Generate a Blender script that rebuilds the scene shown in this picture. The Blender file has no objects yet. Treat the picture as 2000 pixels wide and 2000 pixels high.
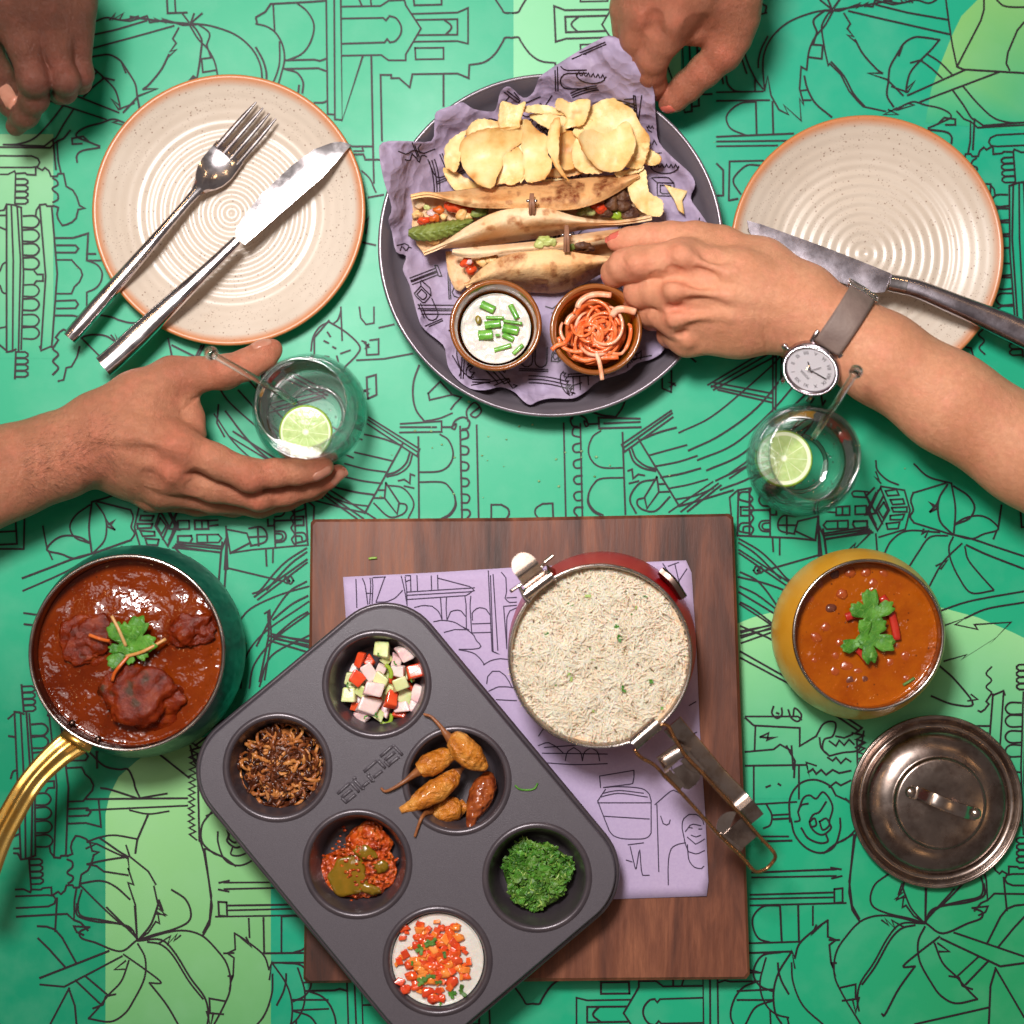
import bpy, bmesh, math, random
import numpy as np
from mathutils import Vector, Matrix
from mathutils.geometry import delaunay_2d_cdt
from mathutils.bvhtree import BVHTree

SC = bpy.context.scene
COL = SC.collection
PI = math.pi
# ---------------------------------------------------------------- camera
CAM_D, TILT, PXM = 1.30, math.radians(2.4), 3000.0      # distance to table, tilt, photo pixels per metre on the table
LENS = 36.0 * CAM_D / (2000.0 / PXM)
CAM = np.array([0.0, -CAM_D * math.sin(TILT), CAM_D * math.cos(TILT)])
cd = bpy.data.cameras.new('camera')
cam = bpy.data.objects.new('camera', cd)
COL.objects.link(cam)
cam.location = CAM
cam.rotation_euler = (TILT, 0, 0)
cd.lens = LENS
cd.sensor_width = 36.0
cd.clip_start, cd.clip_end = 0.05, 30.0
cd.dof.use_dof = True
cd.dof.focus_distance = CAM_D - 0.034
cd.dof.aperture_fstop = 3.2
SC.camera = cam
# ---------------------------------------------------------------- world and lamps (indoors)
w = bpy.data.worlds.new('World')
SC.world = w
w.use_nodes = True
bg = w.node_tree.nodes['Background']
bg.inputs[0].default_value = (0.50, 0.43, 0.40, 1)
bg.inputs[1].default_value = 0.27

def area(name, loc, target, size, power, col, spread=180):
    l = bpy.data.lights.new(name, 'AREA')
    l.shape = 'DISK'
    l.size = size
    l.energy = power
    l.color = col
    l.spread = math.radians(spread)
    o = bpy.data.objects.new(name, l)
    COL.objects.link(o)
    o.location = loc
    o.rotation_euler = (Vector(target) - Vector(loc)).to_track_quat('-Z', 'Y').to_euler()
    return o

area('pendant_lamp', (-0.20, 0.42, 1.30), (0.0, 0.04, 0), 0.27, 7.2, (1.0, 0.975, 0.955), 105)
area('fill_light', (-0.55, 0.50, 2.4), (0, 0, 0), 0.9, 9.0, (1.0, 0.95, 0.90))  # unseen light added for fill and broad reflections in the glasses
for i, (x, y, z) in enumerate([(-1.1, 0.5, 1.5), (-0.9, 0.9, 1.7), (-0.6, 1.2, 1.6), (-1.3, 0.1, 1.6), (-1.2, -.4, 1.5), (-.5, -1.0, 1.6),
                               (.9, .8, 1.6), (1.2, .3, 1.5), (.3, -1.2, 1.5), (-.15, 1.3, 1.5), (1.1, -.5, 1.6), (.5, 1.2, 1.7)]):
    l = bpy.data.lights.new('bulb', 'POINT')
    l.energy = 1.5
    l.shadow_soft_size = 0.022
    l.color = (1.0, 0.62, 0.28)
    o = bpy.data.objects.new('bulb', l)
    COL.objects.link(o)
    o.location = (x, y, z)
vs = SC.view_settings
vs.view_transform = 'Standard'
vs.look = 'None'
vs.exposure = 0.0
vs.gamma = 1.0
SC.render.engine = 'CYCLES'
SC.cycles.use_denoising = True
SC.cycles.max_bounces = 28
SC.cycles.transmission_bounces = 24
SC.cycles.transparent_max_bounces = 12
SC.cycles.sample_clamp_indirect = 12.0
SC.cycles.blur_glossy = 0.6
# ---------------------------------------------------------------- helpers: space
_ct, _st = math.cos(TILT), math.sin(TILT)

def P(px, py, z=0.0):
    """world point at height z that stands at photo pixel (px, py) of 2000"""
    a = (px - 1000.0) / 2000.0 * 36.0 / LENS
    b = (1000.0 - py) / 2000.0 * 36.0 / LENS
    d = np.array([a, b * _ct + _st, b * _st - _ct])
    t = (z - CAM[2]) / d[2]
    return CAM + t * d

def PA(pts, z):
    pts = np.asarray(pts, float)
    z = np.broadcast_to(np.asarray(z, float), (len(pts),))
    a = (pts[:, 0] - 1000.0) / 2000.0 * 36.0 / LENS
    b = (1000.0 - pts[:, 1]) / 2000.0 * 36.0 / LENS
    d = np.stack([a, b * _ct + _st, b * _st - _ct], 1)
    t = (z - CAM[2]) / d[:, 2]
    return CAM + t[:, None] * d

def mpp(z):
    """metres per photo pixel at height z"""
    return (CAM_D - z) / CAM_D / PXM

def ZF(x0, y0, s):
    """reader for coordinates measured in an enlarged view"""
    return lambda pts: np.array([[x0 + p[0] / s, y0 + p[1] / s] for p in pts], float)

def catmull(p, n=8, closed=False):
    p = np.asarray(p, float)
    if len(p) < 3:
        return p
    q = np.vstack([p[-1], p, p[0], p[1]]) if closed else np.vstack([2 * p[0] - p[1], p, 2 * p[-1] - p[-2]])
    out = []
    m = len(p) if closed else len(p) - 1
    for i in range(m):
        a, b, c, d = q[i], q[i + 1], q[i + 2], q[i + 3]
        for t in np.linspace(0, 1, n, endpoint=False):
            out.append(0.5 * (2 * b + (c - a) * t + (2 * a - 5 * b + 4 * c - d) * t * t + (3 * b - a - 3 * c + d) * t ** 3))
    if not closed:
        out.append(p[-1])
    return np.array(out)

def resample(p, n):
    p = np.asarray(p, float)
    s = np.r_[0, np.cumsum(np.linalg.norm(np.diff(p, axis=0), axis=1))]
    t = np.linspace(0, s[-1], n)
    return np.stack([np.interp(t, s, p[:, k]) for k in range(p.shape[1])], 1)

def _hash(i, j, k, seed):
    h = (i * 374761393 + j * 668265263 + k * 2147483647 + seed * 974634777) & 0xFFFFFFFF
    h = ((h ^ (h >> 13)) * 1274126177) & 0xFFFFFFFF
    h = ((h ^ (h >> 16)) * 2246822519) & 0xFFFFFFFF
    return ((h ^ (h >> 15)) & 0xFFFFFF) / float(0xFFFFFF) * 2 - 1

def wob(p, scale, seed=0, oct=3):
    """smooth lattice noise in about -1..1; scale is in radians per unit"""
    p = np.asarray(p, float)
    out = np.zeros(len(p))
    amp, f = 1.0, scale / 3.2
    for o in range(oct):
        q = p * f + 17.3 * (o + 1) + seed * 5.7
        b = np.floor(q).astype(np.int64)
        t = q - b
        t = t * t * t * (t * (t * 6 - 15) + 10)
        v = 0
        for di in (0, 1):
            wx = t[:, 0] if di else 1 - t[:, 0]
            for dj in (0, 1):
                wy = t[:, 1] if dj else 1 - t[:, 1]
                for dk in (0, 1):
                    wz = t[:, 2] if dk else 1 - t[:, 2]
                    v = v + wx * wy * wz * _hash(b[:, 0] + di, b[:, 1] + dj, b[:, 2] + dk, seed + 31 * o)
        out += amp * 1.35 * v
        amp *= .5
        f *= 2.03
    return out / 1.3

# ---------------------------------------------------------------- helpers: objects
WL = {}

def tag(o, label=None, cat=None, group=None, kind=None):
    for k, v in (('label', label), ('category', cat), ('group', group), ('kind', kind)):
        if v:
            o[k] = v
    return o

def T(name, label, cat, loc, group=None, kind=None):
    o = bpy.data.objects.new(name, None)
    COL.objects.link(o)
    o.empty_display_size = 0.02
    o.location = loc
    WL[o.name] = np.array(loc, float)
    return tag(o, label, cat, group, kind)

def O(name, V, F, mat, parent=None, smooth=True, sharp=None, cols=None):
    V = np.asarray(V, float)
    if parent is None:
        org = np.array([(V[:, 0].min() + V[:, 0].max()) / 2, (V[:, 1].min() + V[:, 1].max()) / 2, V[:, 2].min()])
    else:
        org = WL[parent.name]
    me = bpy.data.meshes.new(name)
    me.from_pydata((V - org).tolist(), [], [list(map(int, f)) for f in F])
    if isinstance(mat, (list, tuple)):
        for m in mat:
            me.materials.append(m)
    else:
        me.materials.append(mat)
    if cols is not None:
        at = me.color_attributes.new('Col', 'FLOAT_COLOR', 'POINT')
        c = np.ones((len(V), 4))
        c[:, :3] = cols
        at.data.foreach_set('color', c.ravel())
    bm = bmesh.new()
    bm.from_mesh(me)
    bmesh.ops.recalc_face_normals(bm, faces=bm.faces)
    bm.to_mesh(me)
    bm.free()
    if smooth:
        me.shade_smooth()
        if sharp:
            me.set_sharp_from_angle(angle=math.radians(sharp))
    o = bpy.data.objects.new(name, me)
    COL.objects.link(o)
    if parent is None:
        o.location = org
    else:
        o.parent = parent
    WL[o.name] = org
    return o

def join(parts):
    V, F, n = [], [], 0
    for v, f in parts:
        V.append(np.asarray(v, float))
        F += [[i + n for i in q] for q in f]
        n += len(v)
    return np.vstack(V), F

# ---------------------------------------------------------------- helpers: shapes -> (V, F)
def lathe(c, prof, n=96, axis=None, lean=(0, 0), close=False):
    """profile [(r, z)] turned about a vertical axis through c"""
    c = np.asarray(c, float)
    prof = np.asarray(prof, float)
    a = np.linspace(0, 2 * PI, n, endpoint=False)
    V = []
    for r, z in prof:
        V.append(np.stack([c[0] + r * np.cos(a) + lean[0] * z, c[1] + r * np.sin(a) + lean[1] * z, np.full(n, c[2] + z)], 1))
    V = np.vstack(V)
    F = []
    m = len(prof)
    for i in range(m if close else m - 1):
        j = (i + 1) % m
        for k in range(n):
            l = (k + 1) % n
            F.append([i * n + k, i * n + l, j * n + l, j * n + k])
    return V, F

def frames(p):
    p = np.asarray(p, float)
    t = np.gradient(p, axis=0)
    t /= np.linalg.norm(t, axis=1)[:, None] + 1e-12
    up = np.array([0, 0, 1.0])
    out = []
    last = None
    for k in range(len(p)):
        ref = up if last is None else last
        s = np.cross(t[k], ref)
        if np.linalg.norm(s) < 1e-3:
            s = np.cross(t[k], [1, 0.3, 0])
        s /= np.linalg.norm(s)
        u = np.cross(s, t[k])
        last = u if last is not None else u
        out.append((s, u))
    return t, out

def tube(p, r, n=10, caps=True, flat=1.0, up=None):
    """tube along p with radius r (scalar or list); flat squeezes the height"""
    p = np.asarray(p, float)
    r = np.broadcast_to(np.asarray(r, float), (len(p),))
    t, fr = frames(p)
    a = np.linspace(0, 2 * PI, n, endpoint=False)
    V = []
    for k in range(len(p)):
        s, u = fr[k]
        if up is not None:
            s = np.cross(t[k], up)
            s /= np.linalg.norm(s) + 1e-12
            u = np.cross(s, t[k])
        V.append(p[k] + r[k] * (np.cos(a)[:, None] * s + flat * np.sin(a)[:, None] * u))
    V = np.vstack(V)
    F = []
    for i in range(len(p) - 1):
        for k in range(n):
            l = (k + 1) % n
            F.append([i * n + k, i * n + l, (i + 1) * n + l, (i + 1) * n + k])
    if caps:
        F.append(list(range(n))[::-1])
        F.append([(len(p) - 1) * n + k for k in range(n)])
    return V, F

def loft(p, w, h, n=16, e=2.6, up=None):
    """bar along p: superellipse section of half width w and half height h"""
    p = np.asarray(p, float)
    w = np.broadcast_to(np.asarray(w, float), (len(p),))
    h = np.broadcast_to(np.asarray(h, float), (len(p),))
    t, fr = frames(p)
    a = np.linspace(0, 2 * PI, n, endpoint=False)
    ca = np.sign(np.cos(a)) * np.abs(np.cos(a)) ** (2 / e)
    sa = np.sign(np.sin(a)) * np.abs(np.sin(a)) ** (2 / e)
    upv = np.array([0, 0, 1.0]) if up is None else np.asarray(up, float)
    V = []
    for k in range(len(p)):
        s = np.cross(t[k], upv)
        s /= np.linalg.norm(s) + 1e-12
        u = np.cross(s, t[k])
        V.append(p[k] + w[k] * ca[:, None] * s + h[k] * sa[:, None] * u)
    V = np.vstack(V)
    F = []
    for i in range(len(p) - 1):
        for k in range(n):
            l = (k + 1) % n
            F.append([i * n + k, i * n + l, (i + 1) * n + l, (i + 1) * n + k])
    F.append(list(range(n))[::-1])
    F.append([(len(p) - 1) * n + k for k in range(n)])
    return V, F

def prism(poly, z0, z1, bev=0.0):
    """poly in world xy"""
    poly = np.asarray(poly, float)
    n = len(poly)
    c = poly.mean(0)
    rings = []
    if bev:
        d = poly - c
        l = np.linalg.norm(d, axis=1)[:, None]
        ins = poly - d / l * bev * 1.3
        rings = [(ins, z0), (poly, z0 + bev), (poly, z1 - bev), (ins, z1)]
    else:
        rings = [(poly, z0), (poly, z1)]
    V = np.vstack([np.c_[q, np.full(n, z)] for q, z in rings])
    F = []
    for i in range(len(rings) - 1):
        for k in range(n):
            l = (k + 1) % n
            F.append([i * n + k, i * n + l, (i + 1) * n + l, (i + 1) * n + k])
    F.append(list(range(n))[::-1])
    F.append([(len(rings) - 1) * n + k for k in range(n)])
    return V, F

def grid_faces(nu, nv):
    return [[i * nv + j, i * nv + j + 1, (i + 1) * nv + j + 1, (i + 1) * nv + j] for i in range(nu - 1) for j in range(nv - 1)]

def vnormals(V, F):
    N = np.zeros_like(V)
    for f in F:
        n = np.cross(V[f[1]] - V[f[0]], V[f[2]] - V[f[0]])
        for i in f:
            N[i] += n
    return N / (np.linalg.norm(N, axis=1)[:, None] + 1e-15)

def solid(V, F, th):
    """thicken a sheet downwards along its normals"""
    V = np.asarray(V, float)
    N = vnormals(V, F)
    if N[:, 2].mean() < 0:
        N = -N
    n = len(V)
    W = np.vstack([V, V - N * th])
    G = [list(f) for f in F] + [[i + n for i in f][::-1] for f in F]
    cnt = {}
    for f in F:
        for a, b in zip(f, list(f[1:]) + [f[0]]):
            k = (min(a, b), max(a, b))
            cnt[k] = None if k in cnt else (a, b)
    for k, e in cnt.items():
        if e:
            G.append([e[1], e[0], e[0] + n, e[1] + n])
    return W, G

def inpoly(pts, poly):
    x, y = pts[:, 0], pts[:, 1]
    r = np.zeros(len(pts), bool)
    n = len(poly)
    j = n - 1
    for i in range(n):
        xi, yi, xj, yj = poly[i][0], poly[i][1], poly[j][0], poly[j][1]
        c = ((yi > y) != (yj > y)) & (x < (xj - xi) * (y - yi) / (yj - yi + 1e-12) + xi)
        r ^= c
        j = i
    return r

def fill(poly, step, holes=()):
    """triangulate a 2D outline (with round holes) with inner points every step"""
    poly = np.asarray(poly, float)
    pts = [Vector(p) for p in poly]
    edges = [(i, (i + 1) % len(poly)) for i in range(len(poly))]
    for h in holes:
        b = len(pts)
        pts += [Vector(p) for p in h]
        edges += [(b + i, b + (i + 1) % len(h)) for i in range(len(h))]
    if step:
        lo, hi = poly.min(0), poly.max(0)
        gx, gy = np.meshgrid(np.arange(lo[0] + step / 2, hi[0], step), np.arange(lo[1] + step / 2, hi[1], step))
        g = np.c_[gx.ravel(), gy.ravel()]
        g[:, 0] += (np.floor((g[:, 1] - lo[1]) / step) % 2) * step * .5
        g = g[inpoly(g, poly)]
        for p0, p1 in zip(poly, np.roll(poly, -1, 0)):
            d = p1 - p0
            t = np.clip(((g - p0) @ d) / (d @ d + 1e-15), 0, 1)
            g = g[np.linalg.norm(g - p0 - t[:, None] * d, axis=1) > step * .35]
        for h in holes:
            g = g[~inpoly(g, h)]
        pts += [Vector(p) for p in g]
    r = delaunay_2d_cdt(pts, edges, [], 0, 1e-9)
    V = np.array([[p[0], p[1]] for p in r[0]])
    F = [list(f) for f in r[2]]
    c = np.array([V[f].mean(0) for f in F])
    ok = inpoly(c, poly)
    for h in holes:
        ok &= ~inpoly(c, h)
    return V, [f for f, k in zip(F, ok) if k]

def ribbons(lines, width, lift):
    """flat printed strokes: lines are lists of 2D points already in the sheet's plane; lift(pts) -> 3D"""
    VV, FF, n = [], [], 0
    for ln in lines:
        p = np.asarray(ln[0], float)
        wd = width * ln[1]
        keep = np.r_[True, np.linalg.norm(np.diff(p, axis=0), axis=1) > 1e-6]
        p = p[keep]
        if len(p) < 2:
            continue
        t = np.gradient(p, axis=0)
        t /= np.linalg.norm(t, axis=1)[:, None] + 1e-12
        p = p.copy()
        p[0] -= t[0] * wd * .4
        p[-1] += t[-1] * wd * .4
        s = np.c_[-t[:, 1], t[:, 0]] * wd / 2
        # mitre
        d = np.diff(p, axis=0)
        d /= np.linalg.norm(d, axis=1)[:, None] + 1e-12
        for k in range(1, len(p) - 1):
            c = np.clip(np.dot(d[k - 1], d[k]), -1, 1)
            m = 1 / max(math.sqrt((1 + c) / 2), .55)
            b = d[k - 1] + d[k]
            if np.linalg.norm(b) > 1e-6:
                b /= np.linalg.norm(b)
                s[k] = np.array([-b[1], b[0]]) * wd / 2 * m
        V = np.empty((2 * len(p), 2))
        V[0::2] = p + s
        V[1::2] = p - s
        VV.append(V)
        FF += [[n + 2 * i, n + 2 * i + 1, n + 2 * i + 3, n + 2 * i + 2] for i in range(len(p) - 1)]
        n += len(V)
    return lift(np.vstack(VV)), FF

def blob(c, r, seed, amp=0.25, scale=None, sub=4, sq=(1, 1, 1)):
    """lumpy ball"""
    bm = bmesh.new()
    bmesh.ops.create_icosphere(bm, subdivisions=sub, radius=1.0)
    V = np.array([v.co[:] for v in bm.verts])
    F = [[v.index for v in f.verts] for f in bm.faces]
    bm.free()
    d = 1 + amp * wob(V, 2.6, seed, 2) + amp * .5 * wob(V, 7.5, seed + 3, 3)
    return np.asarray(c) + V * d[:, None] * r * np.asarray(sq), F

def rot2(v, a):
    c, s = math.cos(a), math.sin(a)
    v = np.asarray(v, float)
    return np.stack([v[..., 0] * c - v[..., 1] * s, v[..., 0] * s + v[..., 1] * c], -1)

# ---------------------------------------------------------------- signed distance bodies (hands, soft food)
def smin(a, b, k):
    h = np.clip(.5 + .5 * (b - a) / k, 0, 1)
    return b + (a - b) * h - k * h * (1 - h)

class Field:
    def __init__(s, lo, hi, h):
        s.lo = np.asarray(lo, float)
        s.h = h
        s.n = np.ceil((np.asarray(hi) - s.lo) / h).astype(int) + 1
        s.D = np.full(s.n, 0.05, np.float32)

    def box(s, lo, hi):
        a = np.clip(np.floor((lo - s.lo) / s.h).astype(int), 0, s.n)
        b = np.clip(np.ceil((hi - s.lo) / s.h).astype(int) + 1, 0, s.n)
        if np.any(b <= a):
            return None, None
        g = [s.lo[k] + s.h * np.arange(a[k], b[k]) for k in range(3)]
        return (slice(a[0], b[0]), slice(a[1], b[1]), slice(a[2], b[2])), (g[0][:, None, None], g[1][None, :, None], g[2][None, None, :])

    def capsule(s, a, b, ra, rb, k, flat=None):
        a, b = np.asarray(a, float), np.asarray(b, float)
        m = max(ra, rb) + 3 * k + .004
        sl, g = s.box(np.minimum(a, b) - m, np.maximum(a, b) + m)
        if sl is None:
            return
        ab = b - a
        l = ab @ ab + 1e-12
        x, y, z = g[0] - a[0], g[1] - a[1], g[2] - a[2]
        t = np.clip((x * ab[0] + y * ab[1] + z * ab[2]) / l, 0, 1)
        dx, dy, dz = x - t * ab[0], y - t * ab[1], z - t * ab[2]
        d = np.sqrt(dx * dx + dy * dy + dz * dz) - (ra + t * (rb - ra))
        s.D[sl] = smin(s.D[sl], d.astype(np.float32), k) if k > 0 else np.minimum(s.D[sl], d)

    def chain(s, pts, k):
        for (a, ra), (b, rb) in zip(pts[:-1], pts[1:]):
            s.capsule(a, b, ra, rb, k)

    def groove(s, c, axis, rad, w, depth):
        sl, g = s.box(np.asarray(c) - rad, np.asarray(c) + rad)
        if sl is None:
            return
        x, y, z = g[0] - c[0], g[1] - c[1], g[2] - c[2]
        q = (x * axis[0] + y * axis[1] + z * axis[2]) / w
        rr = (x * x + y * y + z * z) / rad ** 2
        s.D[sl] += (depth * np.exp(-q * q) * np.clip(1 - rr, 0, 1)).astype(np.float32)

    def mesh(s):
        D, h = s.D, s.h
        S = D < 0
        c = [S[i:S.shape[0] - 1 + i, j:S.shape[1] - 1 + j, k:S.shape[2] - 1 + k] for i in (0, 1) for j in (0, 1) for k in (0, 1)]
        sm = sum(x.astype(np.int8) for x in c)
        act = (sm > 0) & (sm < 8)
        I = np.argwhere(act)
        idx = np.full(act.shape, -1, np.int64)
        idx[act] = np.arange(len(I))
        acc = np.zeros((len(I), 3))
        cnt = np.zeros(len(I))
        cor = [np.array([i, j, k]) for i in (0, 1) for j in (0, 1) for k in (0, 1)]
        val = [D[I[:, 0] + q[0], I[:, 1] + q[1], I[:, 2] + q[2]] for q in cor]
        for a in range(8):
            for b in range(a + 1, 8):
                if np.abs(cor[a] - cor[b]).sum() != 1:
                    continue
                m = (val[a] < 0) != (val[b] < 0)
                t = val[a][m] / (val[a][m] - val[b][m])
                acc[m] += cor[a] + t[:, None] * (cor[b] - cor[a])
                cnt[m] += 1
        V = s.lo + h * (I + acc / cnt[:, None])
        F = []
        for ax in range(3):
            u, v = (ax + 1) % 3, (ax + 2) % 3
            A = np.moveaxis(S, ax, 0)
            e = np.argwhere(A[:-1] != A[1:])
            q = np.zeros((len(e), 3), int)
            q[:, ax] = e[:, 0]
            oth = [k for k in range(3) if k != ax]
            q[:, oth[0]] = e[:, 1]
            q[:, oth[1]] = e[:, 2]
            ok = np.all(q > 0, 1) & np.all(q < np.array(act.shape), 1)
            q = q[ok]
            fl = S[q[:, 0], q[:, 1], q[:, 2]]
            du, dv = np.eye(3, dtype=int)[u], np.eye(3, dtype=int)[v]
            f = np.stack([idx[tuple((q - du - dv).T)], idx[tuple((q - dv).T)], idx[tuple(q.T)], idx[tuple((q - du).T)]], 1)
            f[~fl] = f[~fl][:, ::-1]
            F.append(f[np.all(f >= 0, 1)])
        return V, np.vstack(F)
# ---------------------------------------------------------------- materials
def lin(r, g, b):
    f = lambda c: (c / 255.0) / 12.92 if c <= 10 else ((c / 255.0 + .055) / 1.055) ** 2.4
    return (f(r), f(g), f(b), 1.0)

class N:
    def __init__(s, name):
        s.m = bpy.data.materials.new(name)
        s.m.use_nodes = True
        s.nt = s.m.node_tree
        s.b = s.nt.nodes['Principled BSDF']
        s.out = s.nt.nodes['Material Output']
        s.tc = s.nt.nodes.new('ShaderNodeTexCoord')
        s.co = s.tc.outputs['Object']

    def node(s, t, **kw):
        n = s.nt.nodes.new('ShaderNode' + t)
        for k, v in kw.items():
            if k in n.inputs.keys():
                s.set(n.inputs[k], v)
            else:
                setattr(n, k, v)
        return n

    def set(s, i, v):
        if isinstance(v, bpy.types.NodeSocket):
            s.nt.links.new(v, i)
        else:
            i.default_value = v

    def noise(s, scale, detail=4, rough=.55, vec=None, dist=0):
        return s.node('TexNoise', Vector=vec or s.co, Scale=scale, Detail=detail, Roughness=rough, Distortion=dist).outputs['Fac']

    def voro(s, scale, feat='F1', vec=None, rnd=1.0, out='Distance'):
        return s.node('TexVoronoi', feature=feat, Vector=vec or s.co, Scale=scale, Randomness=rnd).outputs[out]

    def ramp(s, fac, *stops):
        n = s.node('ValToRGB', Fac=fac)
        e = n.color_ramp.elements
        while len(e) < len(stops):
            e.new(.5)
        for k, (p, c) in enumerate(stops):
            e[k].position = p
            e[k].color = c if isinstance(c, tuple) else (c, c, c, 1)
        return n.outputs['Color']

    def mix(s, f, a, b, mode='MIX'):
        n = s.nt.nodes.new('ShaderNodeMix')
        n.data_type = 'RGBA'
        n.blend_type = mode
        s.set(n.inputs[0], f)
        s.set(n.inputs[6], a)
        s.set(n.inputs[7], b)
        return n.outputs[2]

    def math(s, op, a, b=0.0):
        n = s.nt.nodes.new('ShaderNodeMath')
        n.operation = op
        s.set(n.inputs[0], a)
        s.set(n.inputs[1], b)
        return n.outputs[0]

    def mapping(s, scale=(1, 1, 1), rot=(0, 0, 0), loc=(0, 0, 0)):
        return s.node('Mapping', Vector=s.co, Scale=scale, Rotation=rot, Location=loc).outputs[0]

    def bump(s, h, dist, strength=1.0, normal=None):
        n = s.node('Bump', Height=h, Distance=dist, Strength=strength)
        if normal is not None:
            s.set(n.inputs['Normal'], normal)
        s.nt.links.new(n.outputs[0], s.b.inputs['Normal'])
        return n.outputs[0]

    def p(s, **kw):
        nm = dict(col='Base Color', rough='Roughness', metal='Metallic', spec='Specular IOR Level', ior='IOR', trans='Transmission Weight',
                  coat='Coat Weight', coatr='Coat Roughness', sss='Subsurface Weight', sssr='Subsurface Radius', ssss='Subsurface Scale',
                  sheen='Sheen Weight', tint='Specular Tint')
        for k, v in kw.items():
            s.set(s.b.inputs[nm[k]], v)
        return s

def simple(name, c1, c2=None, scale=200, rough=.5, bump=0, bscale=None, lo=.35, hi=.65, **kw):
    n = N(name)
    col = c1
    if c2 is not None:
        col = n.ramp(n.noise(scale), (lo, c1), (hi, c2))
    n.p(col=col, rough=rough, **kw)
    if bump:
        n.bump(n.noise(bscale or scale, 5), bump)
    return n.m

MT = {}
# printed table
n = N('table_print')
at = n.node('VertexColor', layer_name='Col').outputs['Color']
sm = n.noise(9, 5)
n.p(col=n.mix(n.ramp(n.noise(35, 6), (.45, 0.0), (.75, .10)), at, lin(160, 205, 180)), rough=n.ramp(sm, (.3, .33), (.7, .46)), spec=.32)
n.bump(n.noise(2500, 2), .00006, .5)
MT['table'] = n.m
MT['ink'] = simple('black_ink', lin(36, 22, 30), rough=.5, spec=.3)
MT['paper_ink'] = simple('grey_ink', lin(62, 48, 72), rough=.8)
# plates
n = N('speckled_stoneware')
v = n.node('TexVoronoi', Vector=n.co, Scale=330.0, Randomness=1.0)
rnd = n.math('GREATER_THAN', n.noise(140, 2), .50)
spk = n.math('MULTIPLY', n.ramp(v.outputs['Distance'], (.10, 1.0), (.21, 0.0)), rnd)
v2 = n.math('MULTIPLY', n.ramp(n.voro(620), (.12, .7), (.24, 0.0)), n.math('GREATER_THAN', n.noise(90, 3), .5))
cream = n.ramp(n.noise(22, 5), (.35, lin(200, 184, 168)), (.65, lin(208, 193, 178)))
c = n.mix(n.math('MAXIMUM', spk, v2), cream, lin(134, 104, 88))
rr = n.node('SeparateXYZ', Vector=n.co)
rad = n.math('SQRT', n.math('ADD', n.math('POWER', rr.outputs[0], 2.0), n.math('POWER', rr.outputs[1], 2.0)))
edge = n.ramp(n.math('ADD', rad, n.math('MULTIPLY', n.noise(60, 3), .0015)), (.0852, 0.0), (.0862, 1.0))
n.p(col=n.mix(edge, c, lin(196, 112, 48)), rough=.30, spec=.45)
n.bump(n.noise(700, 3), .00008, .5)
MT['plate'] = n.m
# metals
def metal(name, c, rough, scratch=.0, aniso=None, spots=None):
    n = N(name)
    r = n.ramp(n.noise(60, 5), (.3, max(rough - .06, .04)), (.7, rough + .08))
    col = c
    if spots:
        col = n.mix(n.ramp(n.noise(spots[0], 6, .7), (.45, 0.0), (.62, 1.0)), c, spots[1])
    n.p(col=col, metal=1.0, rough=r)
    h = n.noise(260, 6, .7, vec=n.mapping(aniso) if aniso else None)
    n.bump(h, scratch or .00003, .6)
    return n.m
MT['steel'] = metal('polished_steel', lin(214, 206, 208), .15, .00003, spots=(70, lin(176, 164, 166)))
MT['steel_worn'] = metal('worn_steel', lin(172, 162, 170), .24, .00006, spots=(160, lin(152, 140, 146)))
MT['reflection_tinted_wire'] = metal('wire', lin(196, 142, 98), .25, .00003, spots=(120, lin(150, 110, 84)))  # steel wire; its warm orange reflections are put into the base colour
MT['steel_pot'] = metal('pot_steel', lin(176, 164, 158), .2, .00003)
MT['steel_lid'] = metal('lid_steel', lin(158, 142, 134), .24, .00005, spots=(50, lin(126, 108, 100)))
MT['steel_clip'] = metal('clip_steel', lin(188, 172, 164), .22, .00003, spots=(120, lin(160, 140, 128)))
MT['brass'] = metal('brass', lin(222, 182, 104), .24, .00006, spots=(60, lin(196, 148, 70)))
MT['bronze'] = metal('dark_inner_steel', lin(112, 92, 84), .32, .00004)
# coated metal
MT['tray'] = simple('nonstick_grey', lin(76, 70, 77), lin(90, 83, 90), 2600, .38, .00012, 1700, spec=.55, metal=.12)
MT['cup'] = simple('nonstick_cup', lin(74, 66, 72), lin(84, 75, 80), 80, .30, .00003, 1500, spec=.5, metal=.35)
MT['platter'] = simple('grey_enamel', lin(94, 86, 94), lin(102, 94, 101), 40, .34, .00003, 900, spec=.5)
MT['platter_rim'] = simple('grey_enamel_rim', lin(140, 130, 138), lin(120, 110, 118), 60, .28, .00003, 900, metal=.5)
n = N('green_hammered_enamel')
n.p(col=n.ramp(n.noise(50), (.3, lin(8, 70, 58)), (.7, lin(16, 92, 74))), rough=.34, spec=.5)
n.bump(n.voro(210, 'SMOOTH_F1', vec=n.mapping((1, 1, .45))), .0009, .8)
MT['green_pot'] = n.m
MT['yellow_pot'] = simple('yellow_enamel', lin(222, 152, 26), lin(232, 168, 48), 40, .3, .00004, 500, spec=.5)
MT['red_pot'] = simple('red_enamel', lin(178, 14, 20), lin(190, 20, 26), 40, .28, .00002, 500, spec=.5)
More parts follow.
